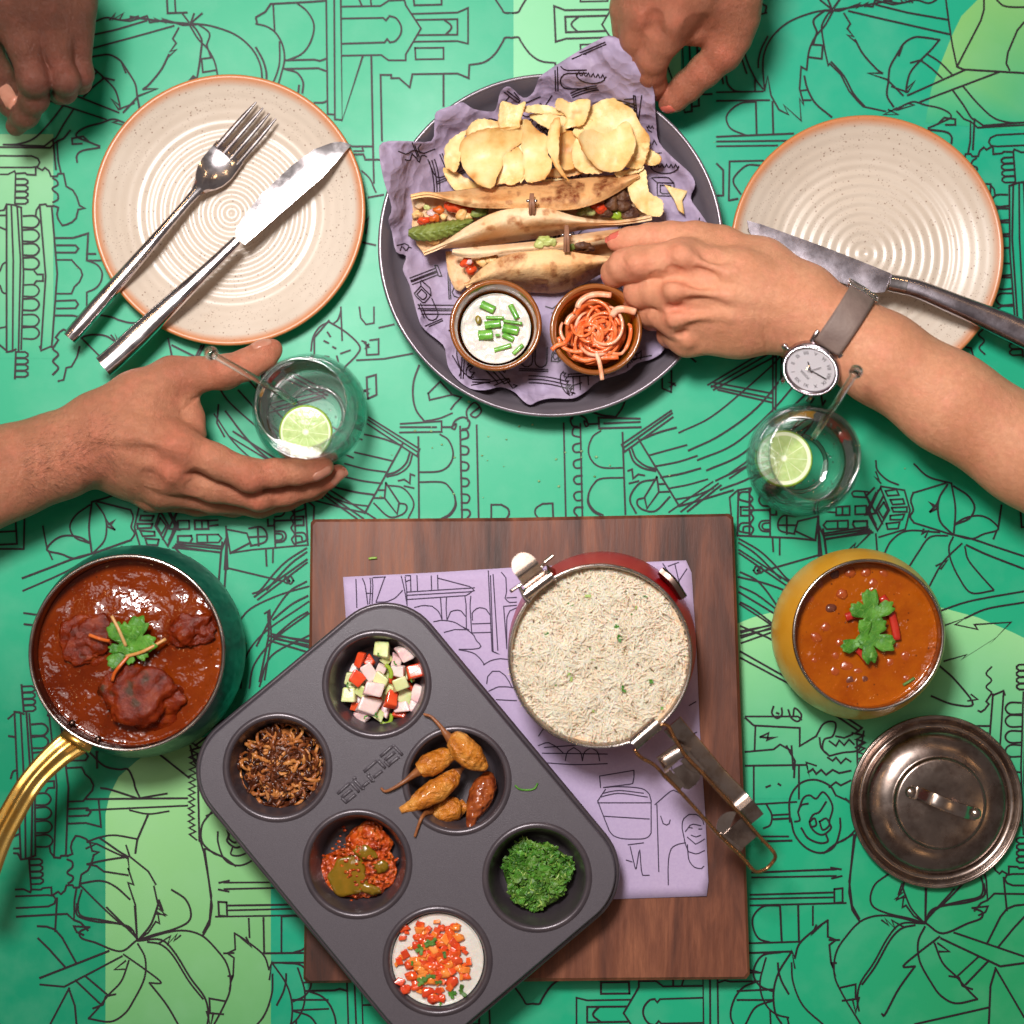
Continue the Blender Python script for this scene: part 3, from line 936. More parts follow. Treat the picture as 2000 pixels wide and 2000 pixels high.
FR = {'1': ZF(0, 250, 3.864), '2': ZF(500, 0, 3.864), '3': ZF(500, 600, 3.864), '5': ZF(0, 900, 3.019), '6': ZF(1400, 900, 3.22),
      '7': ZF(0, 1300, 2.761), '8': ZF(300, 1500, 3.864), '9': ZF(1440, 1380, 3.116), '10': ZF(1400, 0, 3.22), '4': ZF(1140, 400, 2.2465), '0': ZF(0, 0, 3.864)}
ART = {
'1': """0,145 380,150 430,100 440,250 460,340|435,100 480,80 530,20|0,210 240,212 285,230 300,260 285,290 240,298 0,298|270,300 270,355 205,352 190,340 120,345
0,350 60,350 110,325 118,345 112,570|285,300 320,320 340,300 370,325 385,365 430,365 440,345 480,345 500,440 550,470 580,520 600,585 640,605 590,615 575,680 545,710 500,730 470,735 440,690 430,650 440,600 400,585
~400,380 430,400 435,430 400,450 400,470 435,500 435,540 400,560|0,625 30,620 50,575 100,580 130,590 160,600|300,580 345,575 355,590 400,590
50,580 50,1000 50,1690 90,1685|85,590 100,1000 95,1680|130,600 155,1000 140,1680|160,600 178,1100 160,1670|300,580 345,1120 310,1660|390,590 432,1100 390,1655|270,660 275,620 300,585
260,1080 280,1105 325,1105 325,1155 275,1155 260,1175|420,830 550,830 665,795 655,1000|430,885 570,885 592,910 570,940 430,940|430,995 540,995 570,1030 610,1070 622,1110 600,1160 560,1200 540,1250 430,1250
~655,1000 730,1030 770,1090 760,1160 720,1210 655,1240|655,1240 655,1360|430,1305 570,1300 590,1330 570,1360 430,1362|410,1415 550,1415 650,1440 665,1360|655,950 720,950|660,1000 760,1000
0,660 40,660|0,750 50,770|~0,1080 20,1030 50,1010|~0,1190 20,1240 50,1250|0,1510 50,1500|400,1660 440,1600 420,1580 450,1540 480,1520 500,1530|60,1690 100,1680 120,1670
~400,1670 440,1710 400,1760 440,1810 400,1860|380,1650 310,1680 300,1650|600,1650 580,1730 540,1800 500,1810 480,1900 440,1910|~610,1580 700,1560 800,1570 880,1620|620,1590 760,1730|840,1565 890,1620 870,1560 900,1620
~750,1410 850,1430 900,1450 980,1470 1050,1470|120,1690 112,1890|0,1640 50,1680|1270,1590 1305,1760|1300,1640 1460,1720|1480,1720 1520,1640|1500,1720 1540,1640""",
'2': """0,130 70,90 110,30 400,15 530,5|130,40 140,230|~310,25 380,80 430,160 435,240 400,340 340,410 250,450|~0,180 80,200 150,250 200,340 215,450 190,560 170,630|0,140 10,180|~0,360 50,450 75,530 80,590
225,455 440,450 480,460 525,445|215,520 470,515 525,535|~230,525 310,550 355,620 350,700|~440,775 500,775 530,765|530,0 540,860 590,865|590,0 595,900 645,905|640,0 650,910 805,425
645,50 940,45 1000,5 1120,0 1130,40 1245,215 1195,300 1130,410 1130,455 1000,455 945,415 650,420|650,140 960,135 980,155 1005,125|~1005,120 1060,140 1095,200 1090,260 1050,310 1010,320|1010,320 990,295 970,320 650,330
780,0 800,45|865,0 870,45|870,425 885,1200|1190,0 1195,40 1400,35 1400,0|1185,105 1520,95 1600,60 1600,330 1520,310 1195,315|1215,150 1520,145 1520,262 1220,265|~1420,150 1470,190 1470,220 1430,262
1200,362 1415,360 1415,445 1205,448 1200,362|950,1060 940,565 1020,565 1020,590 1080,590 1160,660 1180,560 1520,555 1605,590 1610,490|~1610,490 1720,470 1800,410 1860,320 1880,285 1932,285|1415,560 1415,800
~1810,0 1850,60 1875,95 1932,98|720,1105 885,1105|800,1110 810,1140 740,1140|745,1165 810,1165 825,1205 935,1205|885,1205 890,1380|~800,1290 860,1350 890,1420 905,1450|850,1490 960,1470|810,1700 850,1640 830,1760|810,1830 900,1850""",
'3': """1225,980 1230,1595|1540,900 1555,1595|1665,890 1680,1595|~1390,960 1450,1000 1485,1080 1480,1150 1440,1210 1370,1240 1230,1245|~1230,1320 1400,1320 1460,1360 1500,1430 1500,1500 1460,1560 1400,1595|~1500,1430 1508,1500 1470,1565 1420,1595
~1545,1045 1590,1055 1605,1080 1590,1110 1545,1112|~1545,1165 1590,1175 1605,1200 1590,1230 1545,1232|~1545,1290 1590,1295 1608,1320 1590,1350 1548,1352|~1548,1410 1595,1415 1612,1440 1595,1475 1550,1475|~1550,1530 1600,1530 1616,1560 1595,1592
1775,1595 1775,1490 1850,1490|~1850,1490 1900,1520 1910,1560 1890,1595|850,830 1235,1070 1215,1125 840,880|845,850 1215,1090|1110,1025 820,1555|~820,960 950,990 1090,1040|~745,1095 900,1130 1030,1160|~670,1180 820,1220 990,1245
~650,1275 800,1310 950,1330|~600,1360 750,1395 890,1415|~560,1430 700,1480 840,1500|410,1450 640,1510 810,1550|520,1395 810,1595|560,1380 900,1595|500,1410 760,1595|~1160,1100 1130,1180 1060,1240 980,1265|~1180,1110 1150,1200 1080,1255 990,1280
980,1325 1080,1475 1065,1560 970,1440 980,1325|970,1440 890,1440|970,1380 920,1380|~990,1345 1100,1360 1170,1430 1190,1500 1150,1590|~1085,1480 1130,1490 1135,1530 1090,1570 1000,1580 890,1480|1075,1310 1120,1300 1160,1330 1165,1260 1195,1270|1120,1350 1190,1365
~1230,440 1190,560 1185,680 1210,780 1270,860|~1270,860 1380,840 1480,800|1090,880 1400,860 1400,940 1085,945|1090,905 1360,905|1400,905 1480,905|~1480,910 1500,860 1560,830 1610,860 1600,910 1560,920|~1540,930 1590,930 1600,980 1550,1000|~1480,900 1510,880 1500,920 1480,915
~1600,860 1590,780 1650,720 1700,780 1660,830 1620,810 1680,760|1300,650 1390,560 1480,660 1310,700 1300,650|1480,660 1550,680 1500,730 1470,770|550,100 440,230 440,390|~550,110 680,190 780,290 760,360 650,470|~550,110 480,150 430,230 415,330|540,190 560,220|515,255 545,270|580,300 600,310|640,350 710,325|610,370 620,410|520,370 550,375
760,400 960,390 1180,350|800,255 830,265 835,360 925,355 925,240 860,250|845,690 840,650 835,530 905,510 910,660 845,690|640,0 650,250|~640,30 620,90 590,120|780,0 790,80 830,130 890,120 890,0|930,155 1040,130|820,270 850,300 825,310 850,280|810,640 860,615 815,625 850,650""",
'5': """0,520 140,520 145,300 90,320 100,490 0,495|0,360 90,355|0,420 90,415|1310,480 1285,760|1340,480 1320,820|1560,900 1590,880 1600,1040 1560,1290|1580,890 1585,1030 1530,1300|1580,1030 1820,1100|1600,1020 1820,1070|1590,1060 1820,1130
~1420,1340 1440,1180 1550,1020 1820,830|~1470,1340 1500,1200 1620,1050 1820,900|~1400,960 1480,870 1650,790 1820,740|~1530,1330 1600,1150 1820,1030""",
'6': """90,340 80,230 130,185 215,170|135,190 130,470|205,175 205,470|~215,180 205,210 225,240 210,270 230,300 215,330 230,360 210,400 230,430 210,470|~200,195 150,200 140,240 200,260|150,290 205,290 205,345 150,345 150,290|~205,390 150,395 140,440 205,455|165,310 205,310|~205,410 170,415 165,440
335,300 335,480|~330,375 280,380 265,410 285,440 330,445|~330,390 295,395 285,412 298,430 330,432|~330,215 280,220 265,250 285,280 330,285|215,310 330,310 340,340 375,340 375,300|~495,350 420,345 385,390 400,440 490,460|440,350 440,460|390,405 495,405|130,470 480,485 620,500 640,330
485,460 510,380 635,350|490,440 620,500|640,400 680,495 970,440|640,420 660,600|680,500 690,590|640,330 640,600|750,290 835,285 835,340 750,342 750,290|790,288 790,340|870,285 940,282 940,335 870,337 870,285|690,380 825,375 825,425 690,430 670,405 690,380|760,378 760,428|860,380 945,378 945,420 870,425 855,400 860,380
690,290 750,290|690,320 750,325|~860,225 850,205 870,190 950,195|860,225 940,230|1030,170 1085,310 1010,440 940,310 1030,170|1050,260 1075,310 1045,360 1015,310 1050,260|1045,225 1000,310 1040,395|990,170 940,220 1000,330 930,340|1000,200 950,310 1000,400|930,200 960,270|1015,185 960,310 1005,425
1030,160 1180,185 1215,310 1185,430 1020,480|1060,190 1130,180 1145,215 1075,220 1060,190|1090,245 1170,240 1180,270 1105,275 1090,245|1100,295 1195,290 1195,320 1110,320 1100,295|1090,345 1180,335 1165,370 1090,370 1090,345|1065,395 1150,385 1140,425 1075,430 1065,395|680,470 960,430|690,490 980,450|680,455 950,415
~1235,200 1220,250 1235,310 1215,350 1240,390|~1240,200 1340,170 1440,140|~1240,390 1370,430 1480,465|~1475,140 1500,300 1490,460|~1450,150 1400,230 1390,310 1410,390 1480,460|~1490,160 1580,220 1620,290 1590,360 1500,400|1340,320 1365,290 1335,260 1375,285 1390,250 1385,300 1340,320
~1495,400 1560,360 1650,345 1720,370 1770,430 1680,460 1600,490 1490,465|1740,490 1760,440|1790,280 1770,420|~1000,0 1010,60 1070,120 1140,150|1000,70 1020,120 990,100 1030,140|~1240,20 1330,100 1470,140|~1485,480 1460,540 1470,620 1520,730 1600,830 1740,815|~1560,540 1580,620 1650,710 1740,810|~1540,520 1420,640 1330,800|1380,660 1450,625 1410,680
~1450,470 1340,480 1270,570 1200,680|~1400,450 1200,440 1100,500 1050,590|~1000,460 1010,590|820,570 870,520 860,560 960,460|~1490,465 1600,490 1750,540 1932,600|~1570,530 1700,590 1932,680|~1400,945 1600,880 1932,820|~1560,990 1700,930 1932,890|1300,430 1290,460 1330,440 1310,480
~140,490 260,560 350,640 440,740 490,760|~140,515 250,590 400,740|140,560 480,780|140,580 460,800|~150,700 260,760 370,900 480,1090|~145,790 250,840 370,930|~150,890 240,940 370,1040|300,690 650,590|150,1070 370,1030|150,1100 370,1050|150,1200 450,1370|150,1240 450,1400|~230,690 250,660 270,690 250,710 230,690|~255,690 275,665 290,690 270,705 255,690
350,490 355,570|395,490 395,590|1420,1040 1560,990 1500,1030 1640,1060 1620,1030 1850,1015 1720,1150 1760,1110 1540,1250 1570,1220 1430,1260|~1400,1290 1500,1380 1610,1530 1480,1530 1350,1480|1600,1470 1640,1500 1580,1510""",
'7': """830,455 1020,605|~485,470 560,540 640,560 690,560 720,620 730,660 755,715|465,720 1010,715|465,780 1010,755|~545,660 600,670 740,715|750,715 900,690|~700,780 800,800 910,785|800,800 740,940 730,1010
1040,420 1070,440 1030,455 1065,475 1028,490 1062,510 1025,525 1060,545 1022,560 1058,580 1020,595 1055,615 1020,630 1055,650 1018,665 1052,685 1018,700 1050,720 1018,735 1048,755 1016,770 1046,790 1016,805 1046,825 1016,840 1050,860 1020,875 1055,895 1022,910 1060,940
1080,945 1100,1010 1140,1240 1130,1370 1095,1440|~1140,790 1090,860 1090,950 1150,1010 1200,1030 1270,1080|1065,480 1075,945|~470,950 540,925 620,915 740,935|470,950 520,960 465,985|~540,930 640,1000 690,1030|~520,960 600,1000 690,1040|~470,1070 560,1050 690,1030|470,1070 520,1080 560,1110 690,1130
680,970 700,1030 800,1110 840,1180|690,1040 700,1120 690,1090 720,1180 690,1170 730,1290 740,1480|~430,1175 540,1160 620,1190 700,1260|~430,1180 540,1290 650,1390 720,1430|~440,1210 420,1290 440,1350 540,1370 640,1390|830,1190 850,1280 890,1350 850,1330 860,1390 840,1380 800,1440 740,1480""",
'9': """~1140,1320 1050,1290 920,1260 830,1220 810,1160 840,1080 920,1020|~1140,1320 1060,1230 1020,1140 1000,1080|1000,1080 980,1140 1010,1130 960,1170 1020,1160|1145,1300 1150,1110|~1140,1310 1220,1220 1320,1110|~1145,1310 1180,1240 1260,1210 1400,1190 1500,1150 1500,1080
~1150,1320 1250,1380 1400,1320 1480,1290 1490,1250 1430,1225|1430,1225 1525,1215 1510,1250 1470,1270|~1130,1320 1000,1320 920,1400 830,1560 750,1680 730,1780 740,1850|~1080,1330 1000,1350 930,1420 840,1580 760,1690|~1100,1310 900,1270 760,1300 660,1400 600,1500 590,1630 640,1750 750,1932|880,1300 920,1330 900,1290 960,1350 940,1300 1010,1340
740,1300 700,1240 680,1130 690,1000 710,780|~550,1300 480,1350 380,1440 350,1530|350,1530 330,1480 350,1590|550,1300 550,1400 600,1420 560,1450 570,1560 600,1640 575,1560 600,1560|480,1330 450,1390 510,1330|560,1420 620,1420|~330,1490 250,1620 220,1740 230,1860 270,1932|~330,1560 340,1680 400,1820 520,1932
630,1710 720,1690 720,1780 640,1790|700,1780 720,1860 740,1770|~1140,1340 1100,1430 1110,1550 1180,1680 1240,1760 1330,1805 1460,1780|~1200,1440 1250,1560 1330,1640 1400,1720 1460,1780|1290,1640 1350,1650 1370,1700 1430,1720|~1230,1400 1100,1500 1010,1580 1080,1580|~1080,1580 980,1720 900,1870 880,1870|1220,1440 1290,1490 1230,1490
1320,1375 1745,1520|1240,1410 1600,1580 1745,1560|1470,1520 1340,1640|1530,1545 1390,1690|1570,1590 1745,1890|1570,1600 1540,1700 1530,1932|1080,1932 1530,1830|1520,1440 1600,1280 1640,1230 1690,1210 1745,1205|1590,1460 1680,1350 1745,1280|1620,1040 1640,1240
90,1010 600,990|90,1040 600,1030|570,980 630,990|575,1045 635,1030|590,1110 640,1105 640,1190 590,1195 590,1110|80,1145 590,1130|80,1170 590,1160|80,1210 660,1195|~260,1210 160,1215 100,1270 95,1340 130,1410 200,1435|260,1215 270,1430|370,1215 375,1430|460,1215 460,1330|70,1440 380,1430|70,1500 330,1490
~260,1495 160,1510 110,1570 100,1640 140,1700 210,1730|0,1730 220,1720|0,1785 210,1785|~210,1790 110,1830 50,1932|~320,700 320,560 380,470 470,445 560,480 600,540|~325,680 350,780 420,860 510,890 590,850 625,750 625,680|~370,640 400,560 440,540 480,560 520,520 560,560 580,620 560,700 570,740 520,780 470,760 440,710 460,660 500,640 540,580
~390,740 430,800 500,830 550,820 540,780|~440,700 470,680 480,720 450,730 440,700|~500,700 540,680 560,720 520,750 500,700|~350,700 380,690 370,640 390,600 430,590|600,540 690,580|610,830 700,780|50,60 370,60 390,80|50,70 100,115 380,130 380,240 480,180|110,120 105,270|50,275 220,260 260,230 330,270
50,360 420,355|100,360 100,600|375,360 375,560|100,595 360,580|140,185 190,160 180,205 240,185 190,190 140,185|175,490 200,480|250,470 262,478|~180,600 210,660 200,720 160,740|210,660 310,655|220,685 310,680|150,790 310,790|150,820 330,815|300,240 350,330 345,430|330,240 340,380
~480,180 520,110 570,90 600,110 580,180 530,200 520,260 560,300|~500,190 510,250 550,290|~560,300 640,280 740,260 770,150|560,210 600,240 620,205 650,235 680,200 710,230|600,180 650,190 700,170|550,310 580,330 600,310 630,345 660,315 690,335|430,400 460,380 480,410 510,385 540,415 580,385 620,405 690,390|420,350 440,430 420,340 480,360
560,490 600,460 630,480 690,450|520,0 740,150|560,0 760,130|~220,0 210,40 240,70 270,50 270,10|240,38 252,44|~310,20 330,70 370,90 390,50 350,10 340,60|700,160 770,180 720,200 780,220 720,250""",
'10': """~1080,500 1070,600 1110,670|~1080,490 1090,420 1140,330 1180,270 1240,235 1300,235 1400,250|~1400,250 1350,310 1290,370 1220,450 1195,530 1190,580|1140,330 1170,290 1145,350|1220,395 1290,375|1200,600 1560,440|1280,640 1770,455|~1290,385 1350,430 1415,490|~1330,345 1400,390 1475,465
~1485,570 1550,660 1600,740 1620,750|~1550,545 1640,650 1740,740 1840,770 1932,770|1440,0 1460,150 1480,280 1510,420|1680,0 1680,60 1660,130 1510,420|1510,420 1550,437 1932,460|~1760,0 1800,35 1860,45 1932,45|1932,140 1890,190 1830,330 1820,400 1840,440|830,70 1000,110 1460,215|1000,30 1200,80 1455,125
~725,60 600,80 450,140 350,230 300,330 290,430 300,570|~730,70 680,160 620,230 580,320 565,440|660,200 680,320 700,410 710,400 780,470 830,570 880,630 920,670 1060,700|~720,390 800,480 860,590 930,670|~725,60 690,100 660,160 660,200|800,85 840,150 820,180 860,230 820,220 870,260|~870,250 920,340 1000,430 1040,460|1040,460 950,460 1070,500 1170,600
300,570 320,480 340,600 390,690 450,720 420,660 530,760 520,620 545,660 540,630 590,630|565,440 530,420 520,560 540,630|~550,480 570,560 620,650 720,735|530,570 570,565|600,280 665,285 660,370 580,360|~1130,690 1180,660 1240,640 1310,660 1400,680 1460,710 1470,740 1410,770 1330,805|1400,770 1430,740 1500,750 1500,785 1440,785|~1330,815 1440,830 1475,860 1475,900
~740,60 860,45 1000,20 1100,0|860,40 900,20 880,50 950,15 930,40|~1050,0 1150,20 1250,0 1330,20 1380,0|725,60 650,0|735,50 770,0|725,60 700,0|0,580 290,575|0,635 330,630|~60,480 70,530 110,570 160,578|~240,640 150,650 80,700 60,750 90,810 180,850|245,640 250,850|350,640 355,840|0,860 480,840|0,890 440,885|0,920 380,915|240,500 240,570
~170,200 180,350 240,490 290,560|75,1260 80,1015 290,1010|~270,1040 190,1040 120,1100 105,1150 150,1220|80,1260 130,1250|0,1030 40,1070 40,1230 0,1230|1620,750 1675,790 1932,770|1620,750 1610,940|1080,690 1140,720 1050,720 1130,680|1120,690 1200,650 1240,660 1140,690|1190,560 1245,510 1200,580 1100,545""",
'4': """~418,1000 560,930 720,800 850,680 900,600|~460,1078 600,1010 760,890 900,720|~500,1120 660,1050 820,910 950,760|~540,1165 700,1090 870,930 1000,800 1050,700|~580,1210 760,1120 900,1000 1010,850|545,790 800,640|560,800 820,650|570,812 840,665|560,795 830,850|570,780 830,828|590,812 830,868|830,620 830,910|845,630 842,900|870,620 865,780|~600,1250 760,1180 960,1010 1060,860|640,1200 1000,960|640,1180 980,940|1040,820 1050,900 1020,960""",
'0': """830,150 870,100 850,150 930,100 900,150 980,160 1110,120 1130,170 1250,150 1380,190 1480,185|1260,0 1265,100 1410,95|1320,0 1325,90|~1490,180 1580,250 1560,340|1560,340 1590,430""",
}
PC = np.array([1020.0, 1017.0])
TH = 0.0218

def canon(p):
    d = p - PC
    c, s = math.cos(TH), math.sin(TH)
    return np.c_[np.abs(d[:, 0] * c - d[:, 1] * s), np.abs(d[:, 0] * s + d[:, 1] * c)]

def uncanon(q, sx, sy):
    c, s = math.cos(TH), math.sin(TH)
    u, v = q[:, 0] * sx, q[:, 1] * sy
    return np.c_[u * c + v * s, -u * s + v * c] + PC

lines = []
for key, txt in ART.items():
    for item in txt.replace('\n', '|').split('|'):
        item = item.strip()
        if not item:
            continue
        sm_ = item.startswith('~')
        pts = FR[key]([tuple(map(float, q.split(','))) for q in item.lstrip('~').split()])
        if sm_:
            pts = catmull(pts, 6)
        lines.append((canon(pts), pts, key))
F1 = FR['1']
for y in (385, 433, 481, 529, 1690, 1738, 1786, 1834):
    q = F1([(120, y), (190, y), (210, y + 14), (210, y + 30), (190, y + 44), (120, y + 44)])
    lines.append((canon(q), q, '1'))
for y in (665, 770, 875, 980, 1185, 1290, 1410, 1505):
    q = catmull(F1([(178, y), (262, y), (296, y + 42), (262, y + 85), (178, y + 85)]), 4)
    lines.append((canon(q), q, '1'))
full = []
rs = np.random.RandomState(3)
for q, raw, key in lines:
    both = key == '2' or (key == '1' and raw[:, 0].max() < 180 and raw[:, 1].max() < 740)
    own = 1 if raw[:, 1].mean() > 1017 else -1
    cross = raw[:, 1].min() < 1035 and raw[:, 1].max() > 1000
    for sx in (-1, 1):
        for sy in ((-1, 1) if both else (own,)):
            if both:
                p = uncanon(q, sx, sy)
            else:       # mirror left to right about the drawing's own axis only
                d = raw - PC
                c_, s_ = math.cos(TH), math.sin(TH)
                u = d[:, 0] * c_ - d[:, 1] * s_
                v = d[:, 0] * s_ + d[:, 1] * c_
                k_ = sx * (1 if raw[:, 0].mean() > 1020 else -1)
                u = u * k_
                p = np.c_[u * c_ + v * s_, -u * s_ + v * c_] + PC
            if p[:, 0].max() < -120 or p[:, 0].min() > 2120 or p[:, 1].max() < -120 or p[:, 1].min() > 2120:
                continue
            full.append((p, rs.uniform(.92, 1.12)))
V, F = ribbons(full, 3.7, lambda q: PA(q, Z_INK))
k_ = 0
zoff = []
for p, _ in full:                      # never two strokes in one plane
    zoff += [rs.uniform(0, .00035)] * (2 * int(np.r_[True, np.linalg.norm(np.diff(p, axis=0), axis=1) > 1e-6].sum()))
V[:, 2] += np.array(zoff)[:len(V)]
tag(O('printed_line_art', V, F, MT['ink'], table, smooth=False), kind='stuff')

rs = np.random.RandomState(77)
cb = []
for k in range(46):
    x, y = rs.normal(1010, 190), rs.normal(900, 60)
    if k > 30:
        x, y = rs.uniform(100, 1900), rs.uniform(100, 1900)
    cb.append(blob(P(x, y, .0006), rs.uniform(.00035, .0009), k, .3, sub=1, sq=(1.3, 1, .6)))
V, F = join(cb)
tag(O('crumbs', V, F, simple('crumb', lin(150, 196, 140), lin(96, 120, 60), 300, .5), table), kind='stuff')
# ================================================================ PLATES, CUTLERY, PLATTER, BOARD, PAPER
def stone_plate(px, py, label):
    c = P(px, py, .014)
    R = .0885
    prof = [(0, .0), (.052, .0), (.056, .0012), (.078, .009), (R - .001, .0145), (R, .0158), (R - .0006, .017), (R - .002, .0172)]
    top = []
    for r in np.linspace(R - .003, .0, 150):
        z = .0040 + .0128 * (max(0, r - .052) / (R - .055)) ** 1.5
        rid = math.cos((r - .003) / .0062 * 2 * PI)
        amp = .00021 * (1 / (1 + math.exp((r - .0600) / .0028))) + .00008
        top.append((max(r, 0), z + amp * rid))
    V, F = lathe((c[0], c[1], 0.0006), prof + top, 144)
    o = O('dinner_plate', V, F, MT['plate'])
    o.location = (c[0], c[1], .0006)
    dz = o.location[2]
    # keep the mesh centred on its axis so that the rim glaze follows the plate
    return tag(o, label, 'plate', 'stoneware plates')

stone_plate(448, 411, 'cream speckled stoneware plate with orange rim carrying both fork and knife crosswise')
stone_plate(1692, 491, 'cream speckled stoneware plate partly hidden beneath the forearm wearing a watch')

def axis_pts(p0, p1, s, z):
    """points along a pixel segment at fractions s and heights z"""
    p0, p1 = np.asarray(p0, float), np.asarray(p1, float)
    return PA(p0 + np.outer(s, p1 - p0), z)

def make_fork(end, tip, zs, label, half=.0112, flip=1, mat='steel_worn'):
    t = T('fork', label, 'fork', P(*((np.array(end) + tip) / 2), 0.0), 'table forks')
    s = np.array([0, .03, .10, .25, .40, .52, .60, .66])
    z = np.interp(s, [0, .4, .66, .8, 1], zs)
    p = axis_pts(end, tip, s, z)
    wv = np.array([.0046, .0052, .0052, .0046, .0038, .0031, .0029, .0036])
    hv = np.array([.0036, .0042, .0042, .0036, .0028, .0022, .0018, .0013])
    p = resample(p, 40)
    ss = np.linspace(0, .66, 40)
    V, F = loft(p, np.interp(ss, s, wv), np.interp(ss, s, hv), 20, 2.3)
    O('handle', V, F, MT[mat], t, sharp=50)
    # bowl of the fork: curved sheet
    nu, nv = 26, 15
    A, B = P(*end, 0), P(*tip, 0)
    ax = (B - A)[:2]
    L = np.linalg.norm(ax)
    ax = ax / L
    sd = np.array([-ax[1], ax[0]])
    su = np.linspace(.645, .815, nu)
    wd = np.interp(su, [.645, .67, .69, .715, .75, .815], [.0030, .0048, .0080, .0104, .0116, half])
    zz = np.interp(su, [0, .4, .66, .8, 1], zs)
    G = []
    for k in range(nu):
        c = axis_pts(end, tip, [su[k]], [zz[k]])[0]
        for v in np.linspace(-1, 1, nv):
            G.append([c[0] + sd[0] * v * wd[k], c[1] + sd[1] * v * wd[k], zz[k] + .0016 * v * v * flip - .0022 * math.sin((su[k] - .645) / .17 * PI) * flip])
    V, F = solid(np.array(G), grid_faces(nu, nv), .0013)
    O('bowl', V, F, MT[mat], t, sharp=60)
    for q in (-.78, -.26, .26, .78):
        st = np.linspace(.800, 1.0, 14)
        zt = np.interp(st, [0, .4, .66, .8, 1], zs)
        c = axis_pts(end, tip, st, zt)
        off = half * q * np.interp(st, [.8, .9, 1.0], [1, 1.0, .96])
        c[:, 0] += sd[0] * off
        c[:, 1] += sd[1] * off
        c[:, 2] += .0016 * q * q * flip - .0006
        V, F = loft(c, np.interp(st, [.8, .95, 1], [.0021, .0015, .0006]), np.interp(st, [.8, 1], [.0010, .0006]), 10, 2.4)
        O('tine', V, F, MT[mat], t, sharp=60)
    return t

z1 = ZF(0, 0, 2.542)
fe, ft = z1([(345, 1680)])[0], z1([(1322, 548)])[0]
make_fork(fe, ft, [.024, .022, .0165, .011, .017], 'steel table fork lying on the plate with its tines pointing up right', mat='steel')
make_fork((1985, 786), (1451, 463), [.030, .026, .018, .013, .018], 'steel fork mostly hidden under the watch wearing forearm', flip=-1, half=.0085)

def make_knife(outline, spine, handle, hz, bz, label, mat):
    o0 = PA(outline, .02)
    t = T('table_knife', label, 'knife', (o0[:, 0].mean(), o0[:, 1].mean(), 0), 'table knives')
    ol = resample(np.vstack([outline, outline[:1]]), 90)[:-1]
    V2, F = fill(ol, 9)
    # wedge: thick at the spine, thin at the edge; height interpolates along the blade
    h0, h1 = np.asarray(handle[-1][:2], float), np.asarray(outline[0], float)
    d = h1 - h0
    s = np.clip(((V2 - h0) @ d) / (d @ d), 0, 1)
    z = np.interp(s, [0, 1], bz)
    sp = np.asarray(spine, float)
    ds = np.min([np.linalg.norm(V2 - q, axis=1) for q in resample(sp, 60)], axis=0)
    V = PA(V2, z + .0006 - (ds * mpp(.02) - .011) ** 2 * 5.5)
    W, G = solid(V, F, .0013)
    O('blade', W, G, MT[mat], t, sharp=40)
    hp = resample(catmull(np.asarray([q[:2] for q in handle], float), 8), 30)
    zh = np.linspace(hz[0], hz[1], 30)
    p = PA(hp, zh)
    wv = np.interp(np.linspace(0, 1, 30), np.linspace(0, 1, len(handle)), [q[2] for q in handle]) * mpp(.02)
    V, F = loft(p, wv, np.minimum(wv * .8, .0048), 22, 2.8)
    O('handle', V, F, MT['steel_worn'] if mat != 'steel' else MT['steel'], t, sharp=50)
    V, F = loft(p[-4:], wv[-4:] * 1.05, np.minimum(wv[-4:] * .9, .0052), 22, 3)
    O('bolster', V, F, MT['steel'], t, sharp=50)
    return t

ol = z1([(1745, 718), (1700, 703), (1655, 706), (1560, 740), (1450, 820), (1300, 962), (1205, 1078), (1170, 1140), (1172, 1178), (1215, 1215), (1400, 1052), (1600, 880)])
make_knife(ol, ol[:9], [(202, 716, 22), (230, 692, 22), (330, 598, 18), (420, 512, 13), (464, 470, 10)], (.0285, .0265), (.026, .022),
           'steel table knife lying beside the fork with its bright blade pointing up right', 'steel')
z3 = ZF(1380, 100, 3.116)
ol = z3([(245, 1030), (330, 1052), (450, 1095), (700, 1185), (900, 1262), (1130, 1355), (1085, 1465), (1035, 1470), (960, 1458), (850, 1418), (600, 1330), (450, 1252), (330, 1182), (262, 1105)])
make_knife(ol, ol[:6], [(2040, 672, 26), (1960, 634, 25), (1860, 592, 21), (1790, 564, 18), (1737, 552, 16)], (.036, .031), (.031, .025),
           'water spotted steel knife on the plate above the wristwatch', 'steel_worn')

# ---- grey serving platter
pc = P(1076, 479, .026)
PR = .1110
prof = [(0, 0), (.094, 0), (.098, .001), (.1045, .012), (PR - .0012, .0245), (PR, .0262), (PR - .0004, .0275), (PR - .0018, .0280), (PR - .0032, .0272), (.1030, .0135), (.0965, .0048), (.0930, .0032), (.06, .003), (0, .003)]
V, F = lathe((pc[0], pc[1], .0006), prof, 160)
pl = O('serving_platter', V, F, MT['platter'])
tag(pl, 'large round grey metal platter holding tacos and chips on printed paper', 'platter')
a = np.linspace(0, 2 * PI, 161)
ring = np.stack([pc[0] + (PR - .0016) * np.cos(a), pc[1] + (PR - .0016) * np.sin(a), np.full(161, .0278)], 1)
V, F = tube(ring, .0014, 8, caps=False)
O('rim', V, F, MT['platter_rim'], pl)

